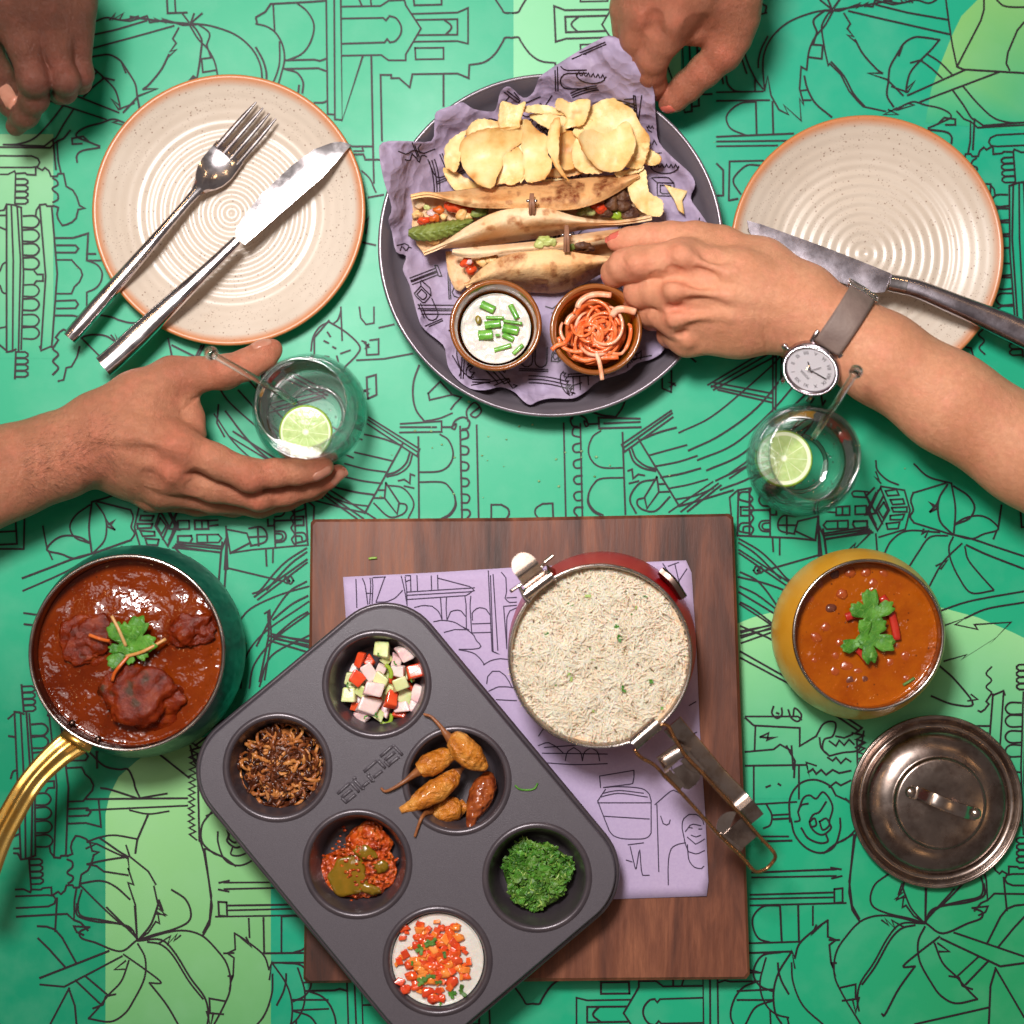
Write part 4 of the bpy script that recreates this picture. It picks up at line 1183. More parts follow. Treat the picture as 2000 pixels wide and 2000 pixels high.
# ---- crumpled greaseproof liner
zl = ZF(700, 0, 2.3)
LIN = zl([(830, 332), (990, 228), (1080, 178), (1132, 160), (1190, 192), (1270, 300), (1325, 400), (1332, 480), (1338, 560), (1350, 640), (1420, 715), (1490, 778), (1512, 830), (1492, 890), (1530, 950), (1580, 1030),
          (1570, 1110), (1500, 1210), (1445, 1330), (1398, 1480), (1372, 1570), (1320, 1612), (1250, 1632), (1200, 1672), (1080, 1712), (1020, 1760), (960, 1790), (870, 1788), (810, 1800), (770, 1818), (730, 1790), (700, 1760), (640, 1738), (570, 1752), (500, 1744),
          (440, 1700), (405, 1650), (395, 1600), (380, 1548), (300, 1482), (270, 1430), (230, 1282), (200, 1212), (215, 1150), (170, 1130), (150, 1040), (135, 990), (150, 930), (115, 812), (95, 700), (108, 640), (220, 634), (328, 634), (342, 560), (350, 502),
          (430, 472), (470, 460), (520, 490), (600, 502), (622, 480), (640, 410), (680, 390), (740, 440), (782, 420), (802, 378)])
LIN = catmull(LIN, 3, True)

def liner_z(q):
    w_ = PA(q, .015)
    dx, dy = w_[:, 0] - pc[0], w_[:, 1] - pc[1]
    r = np.hypot(dx, dy)
    z = .0052 + np.interp(r, [0, .084, .095, .104, .111, .14], [0, 0, .004, .013, .0225, .034])
    ang = np.arctan2(dy, dx)
    out = np.clip((r - .097) / .03, 0, 1)
    z += out * .022 * np.exp(-((ang - 1.12) / .30) ** 2)           # corner lifted by the fingers
    z += out * .010 * np.exp(-((ang - 2.62) / .25) ** 2)
    p3 = np.c_[w_[:, :2], np.zeros(len(q))]
    cr = np.abs(wob(p3, 105, 2, 2)) * .0060 + np.abs(wob(p3, 190, 9, 2)) * .0034
    z += cr * (.16 + .95 * np.clip((r - .078) / .022, 0, 1))
    z += np.clip((r - .070) / .02, 0, 1) * .0028 * np.abs(np.sin(ang * 9 + 2 * np.sin(ang * 3)))
    return z
V2, F = fill(LIN, 9)
V = PA(V2, liner_z(V2))
W, G = solid(V, F, .00018)
liner = O('paper_liner', W, G, MT['liner'], sharp=None)
tag(liner, 'crumpled lavender greaseproof paper with line drawings lining the round platter', 'paper')

def clip(lines, poly):
    out = []
    for p, wd in lines:
        p = resample(p, max(3, int(np.linalg.norm(np.diff(p, axis=0), axis=1).sum() / 6)))
        run = []
        for q, ok in zip(p, inpoly(p, poly)):
            if ok:
                run.append(q)
            else:
                if len(run) > 2:
                    out.append((np.array(run), wd))
                run = []
        if len(run) > 2:
            out.append((np.array(run), wd))
    return out

def doodles(poly, seed, num, size):
    """city doodles in the manner of the print: arches, columns, roofs, leaves, cords"""
    rs = np.random.RandomState(seed)
    out = []
    lo, hi = np.min(poly, 0), np.max(poly, 0)
    for k in range(num):
        c = rs.uniform(lo, hi)
        a = rs.choice([0, .03, PI / 2, -.5, .6, 1.2]) + rs.uniform(-.1, .1)
        s = size * rs.uniform(.7, 1.4)
        kind = rs.randint(7)
        L = []
        if kind == 0:
            for j in range(rs.randint(2, 5)):
                th = np.linspace(PI, 0, 12)
                L.append(np.c_[j * 1.0 + .5 + .42 * np.cos(th), .3 + .42 * np.sin(th)])
                L.append([(j + .08, .3), (j + .08, -.7)])
                L.append([(j + .92, .3), (j + .92, -.7)])
            L.append([(0, .85), (j + 1, .85)])
            L.append([(0, .98), (j + 1, .98)])
        elif kind == 1:
            for x in (0, .2, .3, .5):
                L.append([(x, -1.3), (x, 1.2)])
            L.append([(-.15, 1.2), (.65, 1.2), (.75, 1.4), (-.25, 1.4), (-.15, 1.2)])
            L.append([(-.2, -1.3), (.7, -1.3), (.7, -1.5), (-.2, -1.5), (-.2, -1.3)])
        elif kind == 2:
            L.append([(-1, 0), (1.2, .5), (1.2, .7), (-1.1, .7), (-1.1, .55), (1.2, .55)])
            for x in (-.8, -.4, .1, .6):
                L.append([(x, .7), (x, 1.5)])
        elif kind == 3:
            th = np.linspace(0, PI, 14)
            L.append(np.c_[1.1 * np.cos(th), .6 * np.sin(th)])
            for j in range(6):
                L.append([(-1 + .35 * j, .1), (-.9 + .35 * j, -.15), (-.75 + .35 * j, .12)])
        elif kind == 4:
            for j in range(3):
                t = np.linspace(0, 1, 12)
                L.append(np.c_[-1.4 + 2.8 * t, .25 * j + .5 * t * t])
        elif kind == 5:
            L.append([(0, 0), (.9, .1), (.85, .8), (-.05, .7), (0, 0)])
            L.append([(.15, .15), (.7, .2), (.7, .65), (.12, .6), (.15, .15)])
            L.append([(0, 0), (-.3, -.3), (.6, -.25), (.9, .1)])
        else:
            t = np.linspace(0, 4 * PI, 30)
            L.append(np.c_[.3 * t / 3, .22 * np.sin(t) + .1 * np.cos(2.3 * t)])
            L.append([(-.4, -.4), (.1, -.2), (.5, -.5), (1.0, -.3)])
        for l in L:
            p = rot2(np.asarray(l, float) * s, a) + c
            out.append((p, 1.0))
    return clip(out, poly)
ctr = LIN.mean(0)
V, F = ribbons(doodles(ctr + (LIN - ctr) * .985, 4, 120, 26), 2.2, lambda q: PA(q, liner_z(q) + .0007))
V[:, 2] += np.repeat(np.random.RandomState(1).uniform(0, .0002, len(V) // 2 + 1), 2)[:len(V)] * 0
tag(O('printed_line_art', V, F, MT['ink'], liner, smooth=False), kind='stuff')

# ---- wooden board
ZB = .0200
bpx = [(606, 1021), (612, 1014), (1000, 1011), (1425, 1003), (1433, 1010), (1450, 1460), (1465, 1904), (1458, 1913), (1030, 1918), (600, 1921), (592, 1913), (601, 1450)]
bw = PA(bpx, ZB)[:, :2]
V, F = prism(bw, .0005, ZB, .0018)
board = O('wooden_board', V, F, MT['wood'], smooth=False)
tag(board, 'rectangular dark brown wooden serving board under the muffin tin and red pot', 'board')
# ---- printed sheet on the board
spx = np.array([(670, 1127), (850, 1118), (1010, 1108), (1180, 1101), (1349, 1094), (1360, 1260), (1367, 1430), (1378, 1600), (1385, 1750), (1230, 1755), (1060, 1762), (720, 1772), (694, 1480)], float)
spl = resample(np.vstack([spx, spx[:1]]), 80)[:-1]
def sheet_z(q):
    p3 = np.c_[q / 3000.0, np.zeros(len(q))]
    return ZB + .0006 + .0005 * np.abs(wob(p3, 38, 3, 2)) + np.clip((q[:, 0] - 1320) / 60, 0, 1) * .0010
V2, F = fill(spl, 26)
W, G = solid(PA(V2, sheet_z(V2)), F, .00015)
sheet = O('paper_sheet', W, G, MT['paper'])
tag(sheet, 'flat lavender paper sheet with grey line drawings on the wooden board', 'paper')
zq = ZF(640, 1060, 4.83)
zp = ZF(940, 1020, 2.683)
def rd(z, txt):
    r = []
    for it in txt.replace('\n', '|').split('|'):
        it = it.strip()
        if it:
            pts = z([tuple(map(float, q.split(','))) for q in it.lstrip('~').split()])
            pts = catmull(pts, 6) if it[0] == '~' else pts
            r.append((resample(pts, max(3, int(np.linalg.norm(np.diff(pts, axis=0), axis=1).sum() / 12))), 1.0))
    return r
spc = spl.mean(0) + (spl - spl.mean(0)) * .99
sl = rd(zq, """265,312 275,610|315,305 355,400 378,580|395,300 408,400 395,575|412,300 428,400 418,570|550,290 455,560|340,330 395,318|430,328 545,322|365,475 420,480|685,280 720,420 750,590|725,290 745,440 748,580|~705,450 660,500 610,545 540,560 460,560
735,310 780,310|740,365 780,350|780,275 785,460|840,275 848,455|975,270 980,440|1035,265 1040,435|1045,285 1690,230|1045,335 1385,425 1385,460 755,495|745,465 1385,425|750,535 1350,495 1355,465|~820,610 900,590 990,600 1050,650 1080,730
1065,525 1078,730|1120,515 1112,560 1125,730|~1130,720 1140,660 1210,625 1280,650 1305,700|1295,510 1305,560 1308,810|1350,505 1340,560 1358,850|~1365,730 1360,660 1420,610 1490,620 1530,680|1515,265 1550,1020|1535,310 1560,1020|1560,300 1605,1015|1590,240 1585,300 1530,310
1555,1025 1630,1018 1630,1060 1560,1065 1555,1025|1365,765 1535,760|1365,850 1540,845|~1000,745 1080,730 1200,750 1280,800 1330,820|~1100,845 1180,820 1300,820|1280,800 1360,850 1420,920 1390,915 1475,990 1400,990 1380,1005 1240,1005|~1240,1010 1380,1040 1460,1120 1480,1150|~1470,1150 1540,1110 1640,1090 1700,1100
~1500,1330 1510,1260 1560,1210 1640,1220 1700,1290 1740,1370|1520,1400 1620,1350 1780,1370|1590,1480 1780,1490|1640,280 1680,310 1690,520 1665,530 1690,565 1780,560|1660,600 1780,590|1660,605 1690,1000|~1690,1000 1690,700 1720,640 1780,615|1690,520 1780,515""")
sl += rd(zp, """620,1330 800,1300|620,1330 625,1390|640,1390 800,1370 800,1300|~650,1390 720,1385 860,1400 890,1460|610,1460 650,1400|610,1460 640,1540 680,1640 740,1660 860,1660 890,1640 890,1460|640,1540 880,1555|610,1470 890,1470|~625,1440 720,1420 870,1440|~640,1420 720,1405 850,1420|770,1690 850,1680|780,1700 810,1830 830,1700 840,1850 880,1850|760,1770 790,1780
920,1480 930,1830|910,1480 1000,1400 1040,1420|940,1540 960,1600 1000,1580 990,1560|~1060,1640 1050,1570 1090,1530 1150,1540 1170,1600|~1070,1620 1100,1580 1150,1590|~1080,1650 1100,1680 1150,1690 1170,1660|1090,1600 1105,1602|1140,1608 1155,1608|~1100,1640 1120,1650 1150,1640|~1060,1640 1080,1720 1130,1740 1170,1720|~980,1900 980,1780 1000,1700 1070,1680|~1080,1690 1090,1780 1140,1820 1180,1790
~940,200 980,260 1010,300|970,200 990,230|1010,200 1040,330|1040,200 1040,240|980,230 1060,200 1100,230|1020,330 1100,210|330,1180 780,1150|320,1210 660,1215|~330,1260 500,1270 660,1265|~300,1170 340,1150 400,1180 430,1210|~300,1120 360,1050 480,1050|~440,1250 450,1200 480,1180 520,1200 530,1250|~530,1250 540,1200 570,1180 610,1200 620,1250
1080,900 1130,880|~1090,960 1120,930 1150,990|1060,1130 1130,1100|1000,1300 990,1240 1090,1230|1010,1330 1130,1300""")
V, F = ribbons(clip(sl, spc), 2.1, lambda q: PA(q, sheet_z(q) + .0004))
tag(O('printed_line_art', V, F, MT['paper_ink'], sheet, smooth=False), kind='stuff')
for k, (x, y, a, l) in enumerate([(728, 1090, .1, 16)]):
    t_ = np.linspace(-.5, .5, 5)
    V, F = tube(PA(np.c_[x + l * t_ * math.cos(a), y - l * t_ * math.sin(a) + 1.5 * t_ ** 2], ZB + .0012), .0008, 6, flat=.6)
    tag(O('herb_scrap', V, F, MT['herb3']), 'tiny pale green herb scrap on the bare wood of the board', 'herb')
# ================================================================ POTS, LID
def leaf_shape(px, py, size, rot, z, seed, curl=.35, lobes=3):
    """a lobed coriander leaflet seen from above -> sheet"""
    rs = np.random.RandomState(seed)
    th = np.linspace(0, 2 * PI, 150, endpoint=False)
    r = np.full(150, .30)
    for k, a in enumerate(np.linspace(-1.05, 1.05, lobes) if lobes > 1 else [0.0]):
        d = np.angle(np.exp(1j * (th - a - rs.uniform(-.08, .08))))
        r = np.maximum(r, (1.0 - .12 * abs(a)) * np.exp(-(d / .58) ** 6) * (.80 + .20 * np.cos(d * 3)))
    r *= 1 + .08 * np.abs(np.sin(th * 8 + seed)) + .05 * np.sin(th * 23 + seed * 2)
    r = np.where(np.abs(np.angle(np.exp(1j * (th - PI)))) < .5, r * .55, r)
    pl = np.c_[r * np.cos(th), r * np.sin(th)]
    V2, F = fill(pl, .13)
    q = rot2(V2 * size, rot) * [1, -1] + [px, py]
    rr = np.linalg.norm(V2, axis=1)
    zz = z + size * mpp(z) * (curl * (.28 * np.abs(V2[:, 1]) + .16 * rr ** 2) + .07 * wob(np.c_[V2 * 1.0, rr], 4, seed, 2))
    return solid(PA(q, zz), F, .00022)

def strip(pts, z, r, n=7, flat=.6):
    q = resample(catmull(np.array(pts, float), 6), 16)
    zz = np.interp(np.linspace(0, 1, 16), np.linspace(0, 1, len(np.atleast_1d(z))), np.atleast_1d(z)) if np.ndim(z) else np.full(16, z)
    return tube(PA(q, zz), r, n, flat=flat)

def surface_disc(c, R, z, amp, scale, seed, nr=44, na=110, extra=None):
    rr = R * np.sqrt(np.linspace(0, 1, nr))
    V = [[c[0], c[1], z]]
    a = np.linspace(0, 2 * PI, na, endpoint=False)
    for r in rr[1:]:
        V += [[c[0] + r * math.cos(t), c[1] + r * math.sin(t), z] for t in a]
    V = np.array(V)
    p = np.c_[V[:, :2], np.zeros(len(V))]
    d = np.hypot(V[:, 0] - c[0], V[:, 1] - c[1]) / R
    V[:, 2] += amp * wob(p, scale, seed, 3) * np.clip((1 - d) * 8, 0, 1)
    V[:, 2] += .0012 * np.clip((d - .95) / .05, 0, 1) ** 2
    if extra is not None:
        V[:, 2] += extra(V, d)
    F = [[0, 1 + k, 1 + (k + 1) % na] for k in range(na)]
    for i in range(nr - 2):
        for k in range(na):
            l = (k + 1) % na
            F.append([1 + i * na + k, 1 + (i + 1) * na + k, 1 + (i + 1) * na + l, 1 + i * na + l])
    # rounded underside so that the filling has depth
    b = len(V)
    low = [[c[0] + R * math.cos(t), c[1] + R * math.sin(t), z - .006] for t in a]
    V = np.vstack([V, low, [[c[0], c[1], z - .008]]])
    o = 1 + (nr - 2) * na
    for k in range(na):
        l = (k + 1) % na
        F.append([o + k, b + k, b + l, o + l])
        F.append([b + k, b + na, b + l])
    return V, F

# ---------------- green handi with dark curry
gz = .070
gc = P(248, 1275, gz)
t = T('curry_pot', 'dark green hammered pot with brass handle filled with red brown kofta curry', 'pot', (gc[0], gc[1], 0))
R = .0605
V, F = lathe((gc[0], gc[1], .0006), [(0, 0), (.040, 0), (.050, .003), (.062, .012), (.0672, .026), (.0668, .038), (.0636, .055), (R - .0002, .0665)], 140)
O('body', V, F, MT['green_pot'], t)
V, F = lathe((gc[0], gc[1], .0006), [(R - .0004, .0655), (R, .0685), (R - .0005, .0697), (R - .0017, .0699), (R - .0026, .0688), (R - .0030, .066), (.0580, .045), (.056, .03), (.05, .02)], 140)
O('inner_wall', V, F, MT['bronze'], t)
a = np.linspace(0, 2 * PI, 141)
V, F = tube(np.stack([gc[0] + (R - .0011) * np.cos(a), gc[1] + (R - .0011) * np.sin(a), np.full(141, .0702)], 1), .0012, 8, caps=False)
O('rim', V, F, MT['steel_pot'], t)
hp = catmull([(152, 1444), (110, 1475), (62, 1525), (25, 1585), (-8, 1650), (-40, 1740)], 8)
hp = resample(hp, 40)
hz = np.interp(np.linspace(0, 1, 40), [0, .1, .4, 1], [.066, .070, .076, .080])
hw = np.interp(np.linspace(0, 1, 40), [0, .08, .3, .7, 1], [.0094, .0088, .0076, .0080, .0084])
p3 = PA(hp, hz)
tn, fr = frames(p3)
G = []
for k in range(40):
    s = np.cross(tn[k], [0, 0, 1])
    s /= np.linalg.norm(s)
    for v in np.linspace(-1, 1, 15):
        G.append(p3[k] + s * v * hw[k] + np.array([0, 0, - .0022 * abs(v) ** 4 + .0006 * np.cos(v * 6.5)]))
V, F = solid(np.array(G), grid_faces(40, 15), .0022)
h = O('handle', V, F, MT['brass'], t, sharp=50)
V, F = tube(PA([(122, 1431), (148, 1448), (178, 1463)], .0700), .0028, 10, flat=.7)
O('bracket', V, F, MT['brass'], h)
for k, (x, y) in enumerate([(141, 1412), (192, 1444)]):
    V, F = blob(P(x, y, .062), .0022, k, .05, sub=2)
    O('rivet', V, F, MT['bronze'], t)
def sink(cs):
    def f(V, d):
        z = np.zeros(len(V))
        for (x, y, r, a) in cs:
            c = P(x, y, .058)
            q = np.hypot(V[:, 0] - c[0], V[:, 1] - c[1]) / r
            z += a * np.exp(-q ** 2)
        return z
    return f
V, F = surface_disc(gc, .0576, .0555, .0012, 150, 4, nr=60, na=150, extra=sink([(180, 1250, .016, .003), (360, 1230, .012, .003), (285, 1355, .02, .003), (250, 1110, .014, .001)]))
tag(O('curry_gravy', V, F, MT['gravy_dark']), 'glossy dark red gravy in the green hammered pot', 'curry')
for k, (x, y, r, sq, lab) in enumerate([(282, 1358, .0195, (1.12, .92, .5), 'largest kofta ball at the lower middle of the dark curry'),
                                        (372, 1232, .0135, (1.15, 1.0, .55), 'small kofta lump against the side wall of the green pot'),
                                        (178, 1252, .0160, (1.0, 1.1, .36), 'kofta lump half sunk in gravy beside the coriander sprig')]):
    V, F = blob(P(x, y, .0575), r, 3 + k * 4, .34, sub=5, sq=sq)
    tag(O('kofta', V, F, MT['kofta']), lab, 'meatball', 'koftas in the dark curry')
sp = T('coriander_sprig', 'bright green coriander sprig with ginger strips on the dark curry', 'herb', P(250, 1250, .064))
for (x, y, s, r, sd, lb) in [(250, 1262, 60, 1.2, 2, 3), (248, 1266, 54, 2.85, 5, 2), (258, 1262, 40, .3, 8, 2), (244, 1268, 34, -2.1, 11, 2)]:
    V, F = leaf_shape(x, y, s, r, .0655, sd, .3, lb)
    O('leaf', V, F, MT['herb'], sp)
for pts, m in [([(218, 1203), (232, 1230), (246, 1262)], 'ginger'), ([(246, 1282), (280, 1272), (324, 1248)], 'ginger'), ([(174, 1240), (196, 1248), (214, 1252)], 'carrot'),
               ([(252, 1280), (238, 1296), (224, 1314), (219, 1330)], 'carrot')]:
    V, F = strip(pts, [.067, .069, .066], .0011)
    O('ginger_strip' if m == 'ginger' else 'carrot_strip', V, F, MT[m], sp)

# ---------------- yellow pot with orange curry
yz = .066
yc = P(1696, 1240, yz)
t = T('curry_bowl', 'yellow enamel pot filled with orange bean curry topped by three coriander leaves', 'pot', (yc[0], yc[1], 0))
R = .0468
V, F = lathe((yc[0], yc[1], .0006), [(0, 0), (.034, 0), (.042, .003), (.0500, .010), (.0540, .020), (.0542, .030), (.0512, .048), (R, .0638)], 130)
O('body', V, F, MT['yellow_pot'], t)
V, F = lathe((yc[0], yc[1], .0006), [(R - .0004, .063), (R, .0650), (R - .0008, .0658), (R - .0018, .0652), (R - .002, .062), (.044, .046), (.040, .035)], 130)
O('inner_wall', V, F, MT['steel_pot'], t)
a = np.linspace(0, 2 * PI, 141)
V, F = tube(np.stack([yc[0] + (R - .0009) * np.cos(a), yc[1] + (R - .0009) * np.sin(a), np.full(141, .0660)], 1), .0010, 8, caps=False)
O('rim', V, F, MT['steel_pot'], t)
V, F = surface_disc(yc, .0448, .0545, .0012, 120, 7, nr=56, na=130)
tag(O('bean_gravy', V, F, MT['gravy_orange']), 'orange bean gravy in the yellow pot', 'curry')
rs = np.random.RandomState(12)
k = 0
for (x, y, r, m) in [(1630, 1120, 11, 'bean_dark'), (1660, 1118, 12, 'bean'), (1600, 1140, 11, 'bean'), (1580, 1170, 12, 'bean'), (1622, 1188, 10, 'bean_dark'), (1612, 1225, 12, 'bean'), (1595, 1245, 10, 'bean'), (1640, 1255, 12, 'bean'), (1632, 1280, 10, 'bean'),
                     (1655, 1300, 13, 'bean'), (1675, 1310, 12, 'bean'), (1662, 1328, 14, 'bean_dark'), (1685, 1328, 12, 'bean_dark'), (1630, 1310, 11, 'bean'), (1768, 1282, 13, 'bean'), (1740, 1292, 11, 'bean'), (1748, 1180, 12, 'bean'), (1760, 1195, 11, 'bean'),
                     (1790, 1210, 9, 'bean'), (1788, 1232, 10, 'bean'), (1752, 1262, 9, 'bean'), (1705, 1140, 11, 'bean'), (1690, 1118, 10, 'bean'), (1725, 1120, 9, 'bean'), (1770, 1325, 10, 'bean'), (1700, 1285, 9, 'bean'), (1575, 1215, 9, 'bean'), (1645, 1160, 12, 'bean'), (1590, 1290, 9, 'bean')]:
    V, F = blob(P(x, y, .0532), r * mpp(.055), k, .16, sub=3, sq=(rs.uniform(.9, 1.25), rs.uniform(.8, 1.1), .50))
    k += 1
    tag(O('bean', V, F, MT[m]), 'brown bean half sunk in the orange gravy of the yellow pot', 'bean', 'beans in the orange gravy')
for lab, a_ in (('red pepper strip curving beside the upper coriander leaf', [(1722, 1165), (1738, 1190), (1748, 1225), (1752, 1250)]),
                ('short red pepper strip pointing at the three coriander leaves', [(1652, 1206), (1672, 1200), (1690, 1202)]),
                ('red pepper strip below the coriander leaves on orange curry', [(1668, 1260), (1684, 1276), (1696, 1292)]),
                ('red pepper strip between the coriander leaves', [(1690, 1222), (1706, 1214), (1722, 1212)])):
    V, F = strip(a_, .0572, .0026, 8, .45)
    tag(O('pepper_strip', V, F, MT['red_pepper']), lab, 'pepper', 'red pepper strips on the orange curry')
for lab, x, y, s, r, sd, lb in (('upper coriander leaf on the orange curry', 1704, 1206, 52, 1.65, 3, 3), ('left pointing coriander leaf on the orange curry', 1686, 1252, 48, 2.45, 6, 2),
                                ('wide coriander leaf lowest on the orange curry', 1692, 1246, 54, -.25, 9, 3)):
    V, F = leaf_shape(x, y, s, r, .0605, sd, .32, lb)
    tag(O('coriander_leaf', V, F, MT['herb']), lab, 'herb', 'coriander leaves on the orange curry')
for lab, pts in (('tiny herb stem in the orange curry near the bright rim', [(1764, 1338), (1774, 1332), (1786, 1324)]),):
    V, F = strip(pts, .0555, .0009, 6)
    tag(O('herb_scrap', V, F, MT['herb2']), lab, 'herb')

# ---------------- steel lid lying on the table
lc = P(1829, 1566, .008)
t = T('pot_lid', 'worn steel pot lid with strap handle lying on the table', 'lid', (lc[0], lc[1], 0))
V, F = lathe((lc[0], lc[1], .0006), [(.0545, .0005), (.0553, .0030), (.0550, .0062), (.0542, .0070), (.0530, .0066), (.0508, .0040), (.0490, .0030), (.0472, .0034), (.0462, .0052), (.0452, .0085), (.0420, .0115), (.0360, .0145), (.0305, .0158), (.0290, .0158),
                                    (.0289, .0190), (.0284, .0200), (.0270, .0203), (.015, .0205), (0, .0206)], 160)
O('dome', V, F, MT['steel_lid'], t)
a = np.linspace(0, 2 * PI, 141)
V, F = tube(np.stack([lc[0] + .0547 * np.cos(a), lc[1] + .0547 * np.sin(a), np.full(141, .0068)], 1), .0009, 8, caps=False)
O('rim', V, F, MT['steel_lid'], t)
q = np.array([(1778, 1546), (1790, 1549), (1800, 1552), (1822, 1561), (1850, 1573), (1880, 1584), (1896, 1588), (1908, 1590)], float)
z = np.array([.0218, .0220, .0244, .0304, .0314, .0284, .0226, .0218])
p = resample(catmull(PA(q, z), 6), 50)
V, F = loft(p, np.full(50, .0042), np.full(50, .0008), 14, 4)
hh = O('strap_handle', V, F, MT['steel_clip'], t, sharp=40)
for x, y in ((1779, 1547), (1906, 1589)):
    V, F = lathe(np.r_[P(x, y, .0218)[:2], .0218], [(0, .0022), (.0022, .0018), (.0034, .0008), (.0036, 0)], 24)
    O('rivet', V, F, MT['steel_clip'], hh)

# ---------------- red pot with rice on the board
rz = .082
rc = P(1172, 1281, rz)
t = T('rice_pot', 'red enamel pot with steel clips and folding wire handle filled with rice', 'pot', (rc[0], rc[1], ZB))
lean = (.075, .10)
H = rz - ZB - .0012
R = .0556
base = np.array([rc[0] + lean[0] * H * 1.0, rc[1] + lean[1] * H * 1.0, ZB + .0011])
nl = (-lean[0], -lean[1])
V, F = lathe(base, [(0, 0), (.050, 0), (.0572, .002), (.0594, .008), (.0590, H * .35), (.0574, H * .7), (R + .0004, H - .004), (R, H - .001)], 150, lean=nl)
O('body', V, F, MT['red_pot'], t)
V, F = lathe(base, [(R - .0002, H - .002), (R + .0004, H), (R - .0002, H + .0008), (R - .0012, H + .0006), (R - .0018, H - .001), (R - .002, H - .02), (.05, H - .03)], 150, lean=nl)
O('inner_wall', V, F, MT['steel_pot'], t)
a = np.linspace(0, 2 * PI, 141)
V, F = tube(np.stack([rc[0] + (R - .0004) * np.cos(a), rc[1] + (R - .0004) * np.sin(a), np.full(141, rz + .0004)], 1), .0009, 8, caps=False)
O('rim', V, F, MT['steel_pot'], t)
zr = ZF(960, 1040, 4.6)
# lug on the far side
q = zr([(1535, 362), (1620, 440), (1705, 570)])
V, F = loft(resample(catmull(PA(q, [.058, .060, .058]), 6), 20), np.full(20, .0030), np.full(20, .0085), 14, 4)
O('lug', V, F, MT['bronze'], t, sharp=40)
# top clip: rolled tube, bent thumb plate, pin
q = zr([(300, 560), (545, 378)])
V, F = tube(resample(PA(q, .0855), 12), .0033, 20)
clip_o = O('clip', V, F, MT['steel_clip'], t, sharp=50)
axd = (q[1] - q[0]) / np.linalg.norm(q[1] - q[0])
out = np.array([axd[1], -axd[0]])
if out[1] > 0:
    out = -out
mid = q.mean(0)
G = []
N1 = 34
for k, s in enumerate(np.linspace(0, 1, N1)):
    d = s * 72
    zz = np.interp(s, [0, .12, .5, .6, 1], [.086, .086, .0955, .0945, .0915])
    hw_ = 25.0 if s < .62 else 25.0 * math.sqrt(max(.02, 1 - ((s - .62) / .39) ** 2))
    for v in np.linspace(-1, 1, 11):
        c = mid + out * d + axd * hw_ * v
        G.append(P(c[0], c[1], zz))
V, F = solid(np.array(G), grid_faces(N1, 11), .0011)
O('thumb_plate', V, F, MT['steel_clip'], clip_o, sharp=35)
for pts, z in (([(168, 532), (330, 420), (470, 290)], .0885), ([(470, 275), (520, 235), (556, 205)], .090), ([(250, 480), (300, 590), (352, 632)], .087), ([(470, 340), (530, 400), (590, 425)], .087)):
    qq = zr(pts)
    V, F = tube(resample(catmull(PA(qq, z), 6), 16), .0011, 8)
    O('pin', V, F, MT['steel_clip'], clip_o)
qq = zr([(500, 290), (575, 330), (590, 425), (510, 350)])
V, F = solid(PA(qq, [.086, .080, .079, .0865]), [[0, 1, 2, 3]], .0008)
O('side_tab', V, F, MT['steel_clip'], clip_o, smooth=False)
# folding handle
zh = ZF(1200, 1380, 5.682)
q = zh([(205, 418), (482, 178)])
V, F = tube(resample(PA(q, .0855), 12), .0046, 20)
hd = O('folding_handle', V, F, MT['steel_clip'], t, sharp=50)
L = zh([(225, 470), (250, 520), (310, 575), (430, 640), (500, 705), (560, 770), (730, 945), (950, 1190), (1180, 1445), (1400, 1650), (1500, 1770), (1560, 1828), (1620, 1830), (1700, 1790), (1775, 1700), (1785, 1650), (1740, 1580), (1600, 1430), (1420, 1220), (1200, 985),
        (970, 735), (800, 560), (720, 440), (650, 320), (610, 235), (560, 200), (505, 205)])
Lz = np.interp(np.arange(len(L)), [0, 4, 8, 13, 18, 22, 26], [.0855, .082, .074, .068, .074, .082, .0855])
V, F = tube(resample(catmull(PA(L, Lz), 6), 150), .00118, 9)
O('wire_loop', V, F, MT['reflection_tinted_wire'], hd)
def plate(pts, z, th=.0009, m='steel_clip', name='clasp', sm_=False):
    pts = zh(pts)
    V2, F = fill(pts, 0)
    ii = [int(np.argmin(np.abs(pts - v).sum(1))) for v in V2]
    zz = np.broadcast_to(z, (len(pts),))[ii]
    W, G = solid(PA(V2, zz), F, th)
    return O(name, W, G, MT[m], hd, smooth=sm_)
S = catmull(zh([(640, 190), (760, 330), (900, 480), (1100, 720), (1330, 960), (1500, 1150), (1580, 1250)]), 6)
S = resample(S, 30)
sz = np.interp(np.linspace(0, 1, 30), [0, .2, .6, .8, .86, .92, 1], [.080, .073, .066, .064, .067, .064, .062])
V, F = loft(PA(S, sz), np.interp(np.linspace(0, 1, 30), [0, .2, 1], [.0066, .0062, .0054]), np.full(30, .0005), 12, 5)
O('strap', V, F, MT['steel_clip'], hd, sharp=40)
plate([(470, 570), (700, 400), (860, 470), (560, 730)], [.079, .080, .079, .077], name='back_plate')
V, F = loft(resample(PA(zh([(520, 640), (790, 480)]), .0795), 6), np.full(6, .0030), np.full(6, .0010), 12, 3)
O('fold', V, F, MT['steel_clip'], hd)
plate([(520, 770), (620, 700), (750, 830), (780, 870), (710, 950)], [.0785, .0785, .0765, .076, .0760])
plate([(730, 610), (830, 500), (1000, 690), (960, 740), (860, 720)], [.0785, .0785, .0765, .0765, .077])
plate([(640, 700), (830, 600), (960, 740), (950, 800), (900, 870), (830, 920), (770, 910), (740, 860)], .0755, m='steel_lid')
